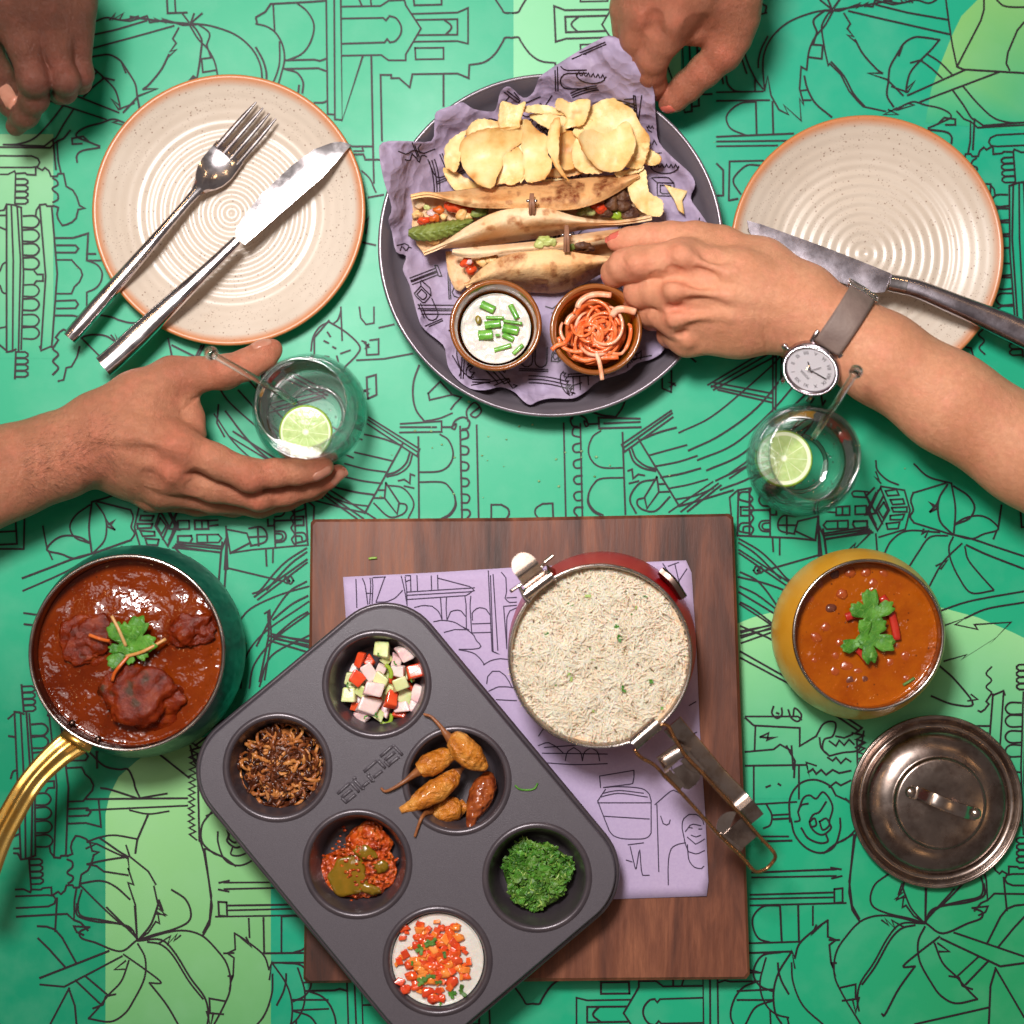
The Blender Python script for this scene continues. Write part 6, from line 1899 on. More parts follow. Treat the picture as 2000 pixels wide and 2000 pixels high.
# fillings
lp_ = resample(catmull(zk([(58, 448), (150, 452), (260, 436), (370, 408), (480, 368)]), 8), 60)
lt_ = np.gradient(lp_, axis=0)
lt_ /= np.linalg.norm(lt_, axis=1)[:, None]
ln_ = np.c_[-lt_[:, 1], lt_[:, 0]]
lw_ = np.interp(np.linspace(0, 1, 60), [0, .1, .35, .7, 1], [7, 14, 18, 15, 5])
G = []
for i in range(60):
    for v in np.linspace(-1, 1, 17):
        q = lp_[i] + ln_[i] * v * lw_[i] * (1 + .06 * math.sin(i * 1.3 + 3 * v))
        z = np.interp(i / 59, [0, .3, .8, 1], [.027, .032, .033, .031]) - .0045 * v * v + .0008 * math.exp(-(v / .12) ** 2) + .0005 * math.sin((i * .9 - abs(v) * 9)) * (1 - abs(v) * .4)
        G.append(P(q[0], q[1], z))
V, F = solid(np.array(G), grid_faces(60, 17), .0006)
O('lettuce_leaf', V, F, MT['lettuce'], ta)
rs = np.random.RandomState(17)
def bits(parent, spec):
    for k, (x, y, s, m, nm, z) in enumerate(spec):
        q = zk([(x, y)])[0]
        V, F = blob(P(q[0], q[1], z), s * mpp(z) / 3.331, k * 3 + 1, .3, sub=3, sq=(rs.uniform(.9, 1.3), rs.uniform(.7, 1.0), .8))
        O(nm, V, F, MT[m], parent, cols=np.zeros((len(V), 3)))
bits(ta, [(370, 280, 60, 'tomato', 'tomato_piece', .026), (450, 300, 50, 'tomato', 'tomato_piece', .024), (330, 270, 40, 'tomato', 'tomato_piece', .026), (260, 300, 34, 'carrot', 'carrot_piece', .027), (210, 320, 30, 'onion_raw', 'onion_piece', .025), (160, 370, 34, 'tomato', 'tomato_piece', .022), (230, 355, 26, 'carrot', 'carrot_piece', .025),
          (400, 330, 40, 'chicken', 'chicken_piece', .029), (440, 345, 30, 'chicken', 'chicken_piece', .028), (120, 330, 36, 'chicken', 'chicken_piece', .020), (290, 345, 28, 'chicken', 'chicken_piece', .026), (130, 260, 34, 'tortilla', 'tortilla_scrap', .022), (500, 330, 34, 'lettuce', 'lettuce_piece', .030), (180, 285, 24, 'lettuce_pale', 'lettuce_piece', .025), (230, 500, 30, 'chicken', 'chicken_piece', .022), (540, 310, 40, 'lettuce', 'lettuce_piece', .030),
          (1300, 285, 50, 'tomato', 'tomato_piece', .028), (1230, 305, 40, 'lettuce_pale', 'lettuce_piece', .027), (1180, 315, 30, 'lettuce_pale', 'lettuce_piece', .028), (1380, 250, 60, 'lollo', 'dark_leaf', .028), (1450, 280, 60, 'lollo', 'dark_leaf', .024), (1430, 210, 50, 'lollo', 'dark_leaf', .026), (1500, 320, 50, 'lollo', 'dark_leaf', .022), (1340, 320, 40, 'lollo', 'dark_leaf', .025), (1410, 330, 40, 'chilli_green', 'lettuce_piece', .022), (1460, 160, 36, 'lollo', 'dark_leaf', .022)])
tb = T('taco', 'golden flour taco held by the fingers beside the sauce bowls', 'taco', P(1060, 520, .004), 'tacos on the platter')
V, F, CL = flap([(340, 590), (430, 612), (560, 606), (700, 578), (900, 562), (1060, 542), (1200, 520), (1440, 470), (1700, 430), (1890, 408)], [(345, 556), (480, 542), (600, 530), (900, 500), (1200, 452), (1400, 425), (1600, 405), (1885, 372)], [.030, .038, .042, .042, .040, .036], .032, .003, [(.75, .3, .2, .5, .6), (.95, .5, .1, .6, .9)])
O('upper_tortilla_flap', V, F, MT['tortilla'], tb, cols=CL)
V, F, CL = flap([(430, 790), (480, 730), (560, 660), (650, 610), (760, 578), (900, 562), (1000, 556), (1100, 568), (1250, 590), (1440, 604), (1560, 600)], [(425, 800), (520, 815), (640, 822), (860, 836), (1000, 844), (1100, 824), (1220, 770), (1300, 724), (1380, 690), (1560, 640)], [.026, .036, .042, .044, .044, .042, .036], .014, .008, [(.70, .40, .05, .14, 1.4), (.60, .72, .07, .12, 1.3), (.40, .85, .08, .12, .9), (.5, .45, .04, .1, .7), (.8, .7, .06, .2, .8), (.3, .55, .03, .1, .5)])
O('lower_tortilla_flap', V, F, MT['tortilla_toast'], tb, cols=CL)
V, F = inner([(300, 570), (420, 560), (900, 540), (1440, 470), (1600, 440), (1560, 640), (1100, 620), (700, 660), (520, 740), (425, 800), (385, 842), (350, 800), (312, 700)], .014)
O('inner_tortilla', V, F, MT['tortilla'], tb, cols=np.zeros((len(V), 3)) + [0, .45, 0])
bits(tb, [(440, 650, 42, 'tomato', 'tomato_piece', .026), (465, 690, 34, 'tomato', 'tomato_piece', .024), (455, 640, 20, 'onion_raw', 'onion_piece', .031), (540, 640, 40, 'chicken', 'chicken_piece', .028), (600, 620, 36, 'chicken', 'chicken_piece', .030), (940, 500, 46, 'lettuce_pale', 'lettuce_piece', .043), (980, 512, 36, 'lettuce_pale', 'lettuce_piece', .044), (910, 520, 30, 'lettuce_pale', 'lettuce_piece', .043),
          (1190, 535, 40, 'lollo', 'dark_leaf', .040), (1240, 550, 34, 'lollo', 'dark_leaf', .039), (500, 700, 36, 'lollo', 'dark_leaf', .022), (1120, 540, 30, 'lettuce', 'lettuce_piece', .040)])
def peg(x, y0, y1, z, label):
    t = T('clothespin', label, 'clothespin', P(x, (y0 + y1) / 2, z - .01), 'tiny clothespins on the tacos')
    for s in (-1, 1):
        q = np.array([(x + s * 1.2, y0 + 6), (x + s * 2.8, (y0 + y1) / 2), (x + s * 3.2, y1 - 6)], float)
        V, F = loft(resample(PA(q, [z + .002, z + .0045, z + .001]), 8), np.full(8, .0010), np.full(8, .0016), 12, 5)
        O('peg_arm', V, F, MT['peg'], t, sharp=40)
    m = P(x, y0 + (y1 - y0) * .38, z + .0058)
    for s in (-1, 1):
        V, F = tube(np.array([m + [s * .0014, 0, 0], m + [s * .0034, 0, -.0004]]), .0010, 8)
        O('spring', V, F, MT['steel'], t)
zk1 = zk([(862, 180), (862, 340), (1088, 385), (1088, 590)])
peg(zk1[0][0], zk1[0][1], zk1[1][1], .0475, 'tiny wooden clothespin pinning the taco nearest the chips')
peg(zk1[2][0], zk1[2][1], zk1[3][1], .0480, 'tiny wooden clothespin pinning the taco held by the fingers')

# ---- potato chips, each its own
zchip = ZF(840, 160, 3.715)
CH = [
    ('220,520 235,440 290,390 400,350 520,345 690,330 680,420 620,470 540,530 520,600 490,680 450,755 360,730 270,650', 0.034, 1.3, 'broad folded potato chip front left of the pile with a brown spot'),
    ('105,520 125,450 190,390 260,360 230,450 215,560 190,640 150,640 110,600', 0.027, 0.6, 'pale oval chip standing at the far left of the pile'),
    ('95,635 180,650 300,720 400,755 250,780 170,770', 0.018, 0.7, 'pointed chip lowest at the left end of the pile'),
    ('540,540 600,500 640,480 680,560 670,680 600,740 520,730 480,745 510,650', 0.03, 0.5, 'oval chip tucked right of the brown spotted chip'),
    ('515,160 560,150 620,170 690,150 650,280 640,330 510,335', 0.037, 0.7, 'small squarish chip standing highest at the back'),
    ('690,180 790,165 880,180 980,235 850,230 700,215', 0.033, 0.8, 'narrow curved chip at the back middle of the pile'),
    ('720,245 840,230 970,240 990,330 950,370 850,330', 0.031, 0.8, 'wide chip leaning behind the upright chip'),
    ('690,300 720,290 780,360 840,400 850,520 880,580 840,680 760,715 690,700 680,560 670,450', 0.033, 1.1, 'long ridged chip in the middle of the pile'),
    ('880,310 940,270 935,420 930,560 960,640 1005,715 930,640 880,560 850,450', 0.044, 0.5, 'thin chip seen edge on in the middle of the pile'),
    ('940,400 1000,360 1070,380 1060,450 1060,560 1040,620 960,620 930,500', 0.025, 0.8, 'shaded brownish chip in the gap behind the upright chip'),
    ('920,150 940,120 1020,150 1080,130 1150,130 1150,190 1110,300 1040,320 980,330 990,250 920,190', 0.035, 1, 'crumpled chip at the back right of the middle'),
    ('1120,270 1150,210 1230,150 1320,125 1420,170 1480,230 1520,310 1570,370 1580,440 1480,500 1300,430 1150,380', 0.033, 0.8, 'largest round chip at the back right of the pile'),
    ('1090,390 1170,350 1290,380 1420,290 1480,420 1470,500 1420,590 1370,640 1260,640 1180,580 1110,480', 0.04, 1.1, 'folded chip lying over the largest round chip'),
    ('1030,500 1080,400 1120,480 1180,580 1250,650 1140,660 1060,620', 0.031, 0.6, 'smooth oval chip left of the folded right chip'),
    ('1470,470 1580,440 1570,540 1530,620 1450,620 1420,580', 0.033, 0.9, 'brown streaked chip at the right end of the pile'),
    ('1550,480 1670,540 1640,600 1540,590 1510,560', 0.027, 0.9, 'small triangular chip at the far right of the pile'),
    ('830,680 900,630 1030,600 1100,660 960,690', 0.021, 0.5, 'dark edged chip shard under the upright chip'),
    ('810,710 980,700 930,728 840,730', 0.0205, 0.3, 'pale flat chip shard touching the charred tortilla'),
    ('1345,655 1440,635 1540,610 1520,650 1410,680 1380,700', 0.028, 0.6, 'jagged chip shard lying on the right end of the tortilla'),
    ('1440,760 1500,690 1560,640 1590,800 1680,860 1670,966 1560,950 1480,880', 0.028, 0.4, 'large flat chip leaning on the taco beside the dark leaf'),
    ('600,330 720,290 760,420 720,600 660,720 620,600', 0.027, 0.5, 'chip mostly hidden behind the long ridged chip'),
    ('270,360 330,280 420,275 510,300 520,345 400,380 300,420', 0.028, 0.6, 'chip behind the broad folded chip'),
    ('1080,300 1160,270 1190,330 1160,400 1080,400 1040,360', 0.03, 0.5, 'small chip behind the largest round chip')]
for k, (txt, z, curl, lab) in enumerate(CH):
    r2 = np.random.RandomState(100 + k)
    pg = np.array([tuple(map(float, q.split(','))) for q in txt.split()])
    cen = pg.mean(0)
    pg = cen + (pg - cen) * 1.05
    pg = resample(catmull(pg, 4, True), 72)
    pg += r2.normal(0, 2.2, pg.shape)
    hs = (pg.max(0) - pg.min(0)) / 2
    st = max(6.0, hs.max() * .075)
    V2, F = fill(pg, st)
    uv = (V2 - cen) / hs.max()
    d = r2.uniform(0, PI)
    u = uv @ [math.cos(d), math.sin(d)]
    v = uv @ [-math.sin(d), math.cos(d)]
    sz = hs.max() / 3.715 * mpp(z)
    o2 = np.c_[uv, u * 0]
    f0 = r2.uniform(-.35, .35)
    zz = z + sz * curl * (.36 * u * u - .16 * v * v + .16 * np.sqrt((u - f0) ** 2 + .004) - .14) + sz * .05 * np.sin(v * 4 + k) + .0005 * wob(o2, 5, k, 2) + .00022 * wob(o2, 16, k + 4, 2)
    if k == 8:
        zz += .014 * uv[:, 0]
    V, F = solid(PA(zchip(V2), zz), F, .0007)
    de = np.min(np.linalg.norm(V2[:, None] - pg[None], axis=2), axis=1) / hs.max()
    bw_ = np.clip(1 - de / .10, 0, 1) ** 1.3 * np.clip(.30 + .8 * wob(o2, 6, k + 9, 2), 0, 1) + .9 * np.clip(wob(o2, 4.0, k + 2, 3) - .45, 0, 1)
    if k == 0:
        bw_ += np.exp(-((V2[:, 0] - 320) ** 2 + (V2[:, 1] - 680) ** 2) / 500.0)
    if k == 14:
        bw_ += .8 * np.clip(wob(o2, 9, 3, 2), 0, 1)
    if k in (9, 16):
        bw_ += .45  # browned all over; on the chip in the gap this paints its shade
    bw_ = np.clip(bw_, 0, 1)
    tag(O('potato_chip', V, F, MT['chip'], sharp=38, cols=np.repeat(np.r_[bw_, bw_][:, None], 3, 1)), lab, 'chip', 'potato chips on the platter')
cr = zchip([(1700, 745), (1780, 770), (1870, 790), (1830, 860), (1845, 960), (1800, 930), (1770, 850)])
V2, F = fill(cr, 6)
V, F = solid(PA(V2, .0155 + .001 * wob(np.c_[V2 / 30, V2[:, 0] * 0], 3, 1, 2)), F, .0011)
tag(O('potato_chip', V, F, MT['chip'], cols=np.zeros((len(V), 3)) + .1), 'broken chip shard alone on the paper right of the tacos', 'chip', 'potato chips on the platter')

# ---- ramekins
def ramekin(px, py, mat, label):
    z = .0500
    c = P(px, py, z)
    R = .0291
    t = T('ramekin', label, 'ramekin', (c[0], c[1], .0072), 'glazed ramekins on the platter')
    h = z - .0072
    V, F = lathe((c[0], c[1], .0072), [(0, 0), (.0225, 0), (.0240, .001), (.0262, h * .4), (.0280, h * .8), (R - .0004, h - .002), (R, h - .0008), (R - .0005, h)], 110)
    O('outer_wall', V, F, MT[mat], t)
    V, F = lathe((c[0], c[1], .0072), [(R - .0030, h - .0003), (.0252, h - .003), (.0238, h * .6), (.0222, h * .3), (.020, .006), (0, .005)], 110)
    O('inner_wall', V, F, MT[mat], t)
    V, F = lathe((c[0], c[1], .0072), [(R - .0004, h - .0003), (R - .0010, h + .0006), (R - .0018, h + .0007), (R - .0031, h - .0002)], 110)
    O('rim', V, F, MT['ramekin_rim'], t)
    return c
c = ramekin(968, 635, 'ramekin', 'brown glazed ramekin holding the white yoghurt dip')
yd = T('yoghurt_dip', 'white yoghurt dip with chopped scallions in the brown ramekin', 'dip', (c[0], c[1], .01))
V, F = surface_disc(c, .0222, .0345, .0013, 420, 5, nr=60, na=140)
O('yoghurt', V, F, MT['yoghurt'], yd)
zs_ = ZF(860, 530, 4.6)
for k, (x, y, l, wv, a_) in enumerate([(425, 320, 66, 38, -.45), (660, 360, 70, 26, -1.1), (490, 415, 80, 14, -.02), (650, 455, 86, 14, -.15), (470, 475, 72, 36, .12), (630, 520, 72, 42, -.22), (405, 570, 64, 46, .08), (610, 590, 54, 26, -.45), (560, 685, 80, 20, .3), (698, 700, 60, 18, .75), (515, 572, 16, 12, 0)]):
    q = zs_([(x, y)])[0]
    u = mpp(.036) / 4.6
    t_ = np.linspace(-1, 1, 10)
    G = []
    for s in t_:
        for v in np.linspace(-1, 1, 7):
            e = rot2([s * l, v * wv], a_) * [1, -1]
            pt = P(q[0] + e[0] / 4.6, q[1] + e[1] / 4.6, .0370)
            G.append([pt[0], pt[1], .0364 + u * wv * .45 * (1 - v * v) + .0003 * s * s])
    V, F = solid(np.array(G), grid_faces(10, 7), .0009)
    O('scallion_piece', V, F, MT['scallion'], yd)
q = zs_([(342, 435)])[0]
V, F = blob(P(q[0], q[1], .0362), .0024, 3, .2, sub=3, sq=(.8, 1.2, .5))
O('pepper_piece', V, F, MT['olive'], yd)
c = ramekin(1164, 643, 'ramekin_o', 'ochre glazed ramekin heaped with orange pickled onion')
po = T('pickled_onion', 'tangle of orange spiced onion strips in the ochre ramekin', 'onion', (c[0], c[1], .02))
rs = np.random.RandomState(31)
V, F = blob((c[0], c[1], .033), .0195, 4, .1, sub=4, sq=(1, 1, .5))
O('heap_core', V, F, MT['spiced_onion'], po)
for k in range(40):
    a0 = rs.uniform(0, 2 * PI)
    span = rs.uniform(2.2, 5.2)
    r0 = rs.uniform(.006, .0125)
    off = rs.normal(0, .0055, 2)
    z0 = .042 + rs.uniform(0, .012) - .25 * np.linalg.norm(off)
    th = np.linspace(a0, a0 + span, 26)
    tl = rs.normal(0, .22, 2)
    x, y = r0 * np.cos(th) * rs.uniform(.8, 1.15), r0 * np.sin(th)
    p = np.stack([c[0] + .001 + off[0] + x, c[1] - .0005 + off[1] + y, z0 + x * tl[0] + y * tl[1] + .0008 * np.sin(th * 3)], 1)
    rr = np.hypot(p[:, 0] - c[0], p[:, 1] - c[1])
    p[:, 2] = np.minimum(p[:, 2], .0575 - .5 * np.clip(rr - .006, 0, 1))
    p[:, 2] = np.maximum(p[:, 2], .036 + 0 * rr)
    sc_ = np.minimum(1, .0222 / np.maximum(rr, 1e-6))
    p[:, 0] = c[0] + (p[:, 0] - c[0]) * sc_
    p[:, 1] = c[1] + (p[:, 1] - c[1]) * sc_
    V, F = tube(p, np.interp(np.linspace(0, 1, 26), [0, .15, .85, 1], [.7, 1, 1, .7]) * rs.uniform(.0009, .0015), 8, flat=rs.uniform(.55, 1.2))
    O('onion_strip', V, F, MT['spiced_onion'] if k % 6 else MT['pale_onion'], po)
for pts, z, r, m in (([(1235, 330), (1250, 280), (1320, 225), (1420, 205), (1535, 215)], .054, .0019, 'pale_onion'), ([(1540, 400), (1580, 350), (1650, 340), (1755, 365)], [.053, .056, .055], .0023, 'pale_onion'), ([(1400, 730), (1430, 820), (1445, 900), (1455, 975)], [.053, .0545, .054, .0535], .0014, 'pale_onion'),
                     ([(1000, 705), (1050, 665), (1120, 640), (1170, 560)], [.052, .053, .052, .048], .0015, 'spiced_onion'), ([(1130, 480), (1160, 420), (1210, 380)], .049, .0018, 'pale_onion'),
                     ([(1060, 590), (1100, 680), (1200, 720), (1300, 715)], .051, .0013, 'spiced_onion'), ([(1190, 760), (1300, 800), (1400, 780), (1600, 770)], .049, .0016, 'spiced_onion')):
    V, F = strip(zs_(pts), z, r, 8, .6)
    O('onion_strip', V, F, MT[m], po)
# ================================================================ GLASSES OF LIME WATER
def drink(bx, by, rx, ry, lime, stir, label, wlabel, llabel, slabel):
    zb = .036
    b = P(bx, by, zb)
    rim = P(rx, ry, .092)
    lean = ((rim[0] - b[0]) / (.092 - zb) * .35, (rim[1] - b[1]) / (.092 - zb) * .35)
    base = np.array([b[0] - lean[0] * zb, b[1] - lean[1] * zb, .0006])
    so = [(0, 0), (.017, 0), (.0195, .0010), (.0270, .0080), (.0330, .0180), (.0358, .0300), (.0362, .0380), (.0350, .0500), (.0325, .0640), (.0298, .0780), (.0280, .0900)]
    so = catmull(so, 5)
    rimp = [(.0279, .0907), (.0275, .0911), (.0271, .0907)]
    si = [(.0270, .0900), (.0288, .0780), (.0315, .0640), (.0340, .0500), (.0352, .0380), (.0347, .0300), (.0318, .0185), (.0252, .0092), (.0160, .0058), (0, .0050)]
    si = catmull(si, 5)
    V, F = lathe(base, np.vstack([so, rimp, si]), 120, lean=lean)
    g_ = O('drinking_glass', V, F, MT['glass'])
    tag(g_, label, 'glass', 'glasses of lime water')
    a_ = np.linspace(0, 2 * PI, 121)
    V, F = tube(np.stack([base[0] + lean[0] * .0912 + .0275 * np.cos(a_), base[1] + lean[1] * .0912 + .0275 * np.sin(a_), np.full(121, .0915)], 1), .00062, 8, caps=False)
    O('rim', V, F, MT['glass_rim'], g_)
    V, F = tube(np.stack([base[0] + .0185 * np.cos(a_), base[1] + .0185 * np.sin(a_), np.full(121, .0040)], 1), .0016, 10, caps=False)
    O('foot_ring', V, F, MT['glass_rim'], g_)
    zw = .0580
    inn = si[::-1]
    prof = [(max(0, r - .00025), z + .00018) for r, z in inn if z < zw - .001]
    rw = np.interp(zw, inn[:, 1], inn[:, 0]) - .00025
    prof += [(rw, zw + .0006), (rw - .0006, zw + .0001), (rw - .002, zw - .0002), (rw * .5, zw - .0003), (0, zw - .0003)]
    V, F = lathe(base, prof, 120, lean=lean)
    w_ = O('water', V, F, MT['water'])
    tag(w_, wlabel, 'water', 'water in the glasses', 'thing')
    lp = P(lime[0], lime[1], zw)
    V, F = lathe((0, 0, 0), [(0, .0012), (.0135, .0012), (.0143, .0012)], 64)
    t = T('lime_slice', llabel, 'lime', (lp[0], lp[1], zw - .0012), 'lime slices in the glasses')
    t.rotation_euler = (lime[3], lime[4], lime[5])
    def local(name, V, F, m):
        o = O(name, V + WL[t.name], F, m, t)
        return o
    R = lime[2]
    k = R / .0162
    V, F = lathe((0, 0, 0), np.array([(0, .0020), (.0147, .0020), (.0155, .0017), (.0155, -.0012), (.0147, -.0016), (0, -.0016)]) * [k, 1], 64)
    local('flesh', V, F, MT['lime'])
    V, F = lathe((0, 0, 0), np.array([(.0153, .0019), (.0160, .0016), (.0164, .0006), (.0164, -.0006), (.0158, -.0014), (.0153, -.0015)]) * [k, 1], 64, close=True)
    local('peel', V, F, MT['lime_peel'])
    p = resample(PA(np.array(stir['p'], float), stir['z']), 24)
    V, F = tube(p, .0021, 14)
    s = T('stirrer', slabel, 'stirrer', p[-1], 'clear stirrers in the glasses')
    O('rod', V, F, MT['rod'], s)
    V, F = blob(p[0], .0042, 1, 0.0, sub=3)
    O('knob', V, F, MT['rod'], s)
    a_ = np.linspace(0, 2 * PI, 121)
    V, F = tube(np.stack([base[0] + lean[0] * zw + (rw - .0009) * np.cos(a_), base[1] + lean[1] * zw + (rw - .0009) * np.sin(a_), np.full(121, zw + .0006)], 1), .0008, 8, caps=False)
    O('meniscus', V, F, MT['glass_rim'], w_)
    rb = np.random.RandomState(int(bx))
    bub = []
    for k in range(70):
        a_, r_ = rb.uniform(0, 6.28), rb.uniform(.012, .028)
        c = np.array([base[0] + lean[0] * zw + r_ * math.cos(a_), base[1] + lean[1] * zw + r_ * math.sin(a_), zw - .0006])
        if math.hypot(c[0] - lp[0], c[1] - lp[1]) < R + .0005:
            q_ = (c[:2] - lp[:2])
            c[:2] = lp[:2] + q_ / np.linalg.norm(q_) * (R + .0008)
        bub.append(blob(c, rb.uniform(.0003, .0008), 0, 0.0, sub=2))
    V, F = join(bub)
    tag(O('bubbles', V, F, MT['glass_rim'], w_), kind='stuff')
drink(606, 803, 586, 791, (597, 843, .0165, .10, -.06, .5), {'p': [(412, 690), (500, 740), (575, 785)], 'z': [.112, .088, .062]},
      'stemless glass of lime water held by the hairy hand', 'still water in the glass held by the hairy hand', 'round lime slice floating in the glass held by the hairy hand', 'clear stirrer lying across the thumb in the held glass')
drink(1569, 899, 1584, 889, (1531, 896, .0178, -.05, .10, 1.2), {'p': [(1672, 726), (1630, 792), (1588, 856)], 'z': [.118, .092, .060]},
      'stemless glass of lime water standing below the wristwatch', 'still water in the glass below the wristwatch', 'round lime slice floating in the glass below the wristwatch', 'clear stirrer with ball end leaning towards the forearm')
# ================================================================ HANDS AND ARMS
def conv(z_, chain):
    out = []
    for (x, y, zmm, r) in chain:
        q = z_([(x, y)])[0]
        z = zmm / 1000.0
        out.append((P(q[0], q[1], z), r * mpp(z)))
    return out

def hand(label, z_, palm, fingers, mat, h=.0009, kp=.011, kf=.0045, kroot=.007, creases=(), bumps=(), dents=(), nails=(), web=(), tend=()):
    palm = [conv(z_, c) for c in palm]
    fingers = [conv(z_, c) for c in fingers]
    web = [conv(z_, c) for c in web]
    allp = np.array([p for c in palm + fingers + web for p, r in c])
    rr = max(r for c in palm + fingers for p, r in c)
    lo, hi = allp.min(0) - rr - .008, allp.max(0) + rr + .008
    lim = .362
    lo[:2] = np.maximum(lo[:2], -lim)
    hi[:2] = np.minimum(hi[:2], lim)
    f = Field(lo, hi, h)
    for c in palm:
        f.chain(c, kp)
    for c in web:
        f.chain(c, .008)
    for (x, y, zmm, r, k) in bumps:
        a_ = conv(z_, [(x, y, zmm, r)])[0]
        f.capsule(a_[0], a_[0] + 1e-5, a_[1], a_[1], k)
    for c in tend:
        f.chain(conv(z_, c), .006)
    tot = None
    for c in fingers:
        g = Field(lo, hi, h)
        g.chain(c, kf)
        tot = g.D if tot is None else smin(tot, g.D, .0009)
    f.D = smin(f.D, tot, kroot)
    for (x, y, zmm, x2, y2, rad, wd, dep) in creases:
        q, q2 = z_([(x, y)])[0], z_([(x2, y2)])[0]
        c, c2 = P(q[0], q[1], zmm / 1000.), P(q2[0], q2[1], zmm / 1000.)
        ax = (c2 - c) / np.linalg.norm(c2 - c)
        f.groove(c, ax, rad, wd, dep)
    for (x, y, zmm, r, dep) in dents:
        a_ = conv(z_, [(x, y, zmm, r)])[0]
        f.groove(a_[0], np.zeros(3), a_[1], 1.0, dep)
    V, F = f.mesh()
    red = np.zeros(len(V))
    for (x, y, zmm, r, k) in bumps:
        a_ = conv(z_, [(x, y, zmm, r)])[0]
        red += .8 * np.exp(-((V - a_[0]) ** 2).sum(1) / (a_[1] * 1.5) ** 2)
    for c in fingers:
        red += .7 * np.exp(-((V - c[-1][0]) ** 2).sum(1) / .012 ** 2)
        red += .45 * np.exp(-((V - c[len(c) // 2][0]) ** 2).sum(1) / .012 ** 2)
    red = np.clip(red * (.75 + .5 * wob(V, 260, 4, 2)), 0, 1)
    o = O('person', V, F.tolist(), mat, cols=np.repeat(red[:, None], 3, 1))
    tag(o, label, 'person', 'people sharing the meal')
    bv = BVHTree.FromPolygons(V.tolist(), F.tolist())
    for (x, y, zmm, dx, dy, nx, ny, ln, wd, m) in nails:
        q, q2 = z_([(x, y)])[0], z_([(x + dx, y + dy)])[0]
        c, c2 = P(q[0], q[1], zmm / 1000.), P(q2[0], q2[1], zmm / 1000.)
        nrm = np.array([nx, ny, math.sqrt(max(.04, 1 - nx * nx - ny * ny))])
        nrm /= np.linalg.norm(nrm)
        ax = c2 - c
        ax -= nrm * (ax @ nrm)
        ax /= np.linalg.norm(ax)
        sd = np.cross(nrm, ax)
        th = np.linspace(0, 2 * PI, 40, endpoint=False)
        e = np.c_[np.sign(np.cos(th)) * np.abs(np.cos(th)) ** .75 * ln, np.sign(np.sin(th)) * np.abs(np.sin(th)) ** .75 * wd]
        V2, F2 = fill(e, wd * .28)
        pts, ok = [], True
        for u, v in V2:
            s = c + ax * u + sd * v + nrm * .03
            hit = bv.ray_cast(Vector(s), Vector(-nrm))
            if hit[0] is None:
                pts.append(c + ax * u + sd * v)
                continue
            d = max(abs(u) / ln, abs(v) / wd)
            pts.append(np.array(hit[0]) + nrm * (.00035 - .0005 * d ** 4))
        V3, F3 = solid(np.array(pts), F2, .0005)
        O('fingernail', V3, F3, m, o)
    return o, bv

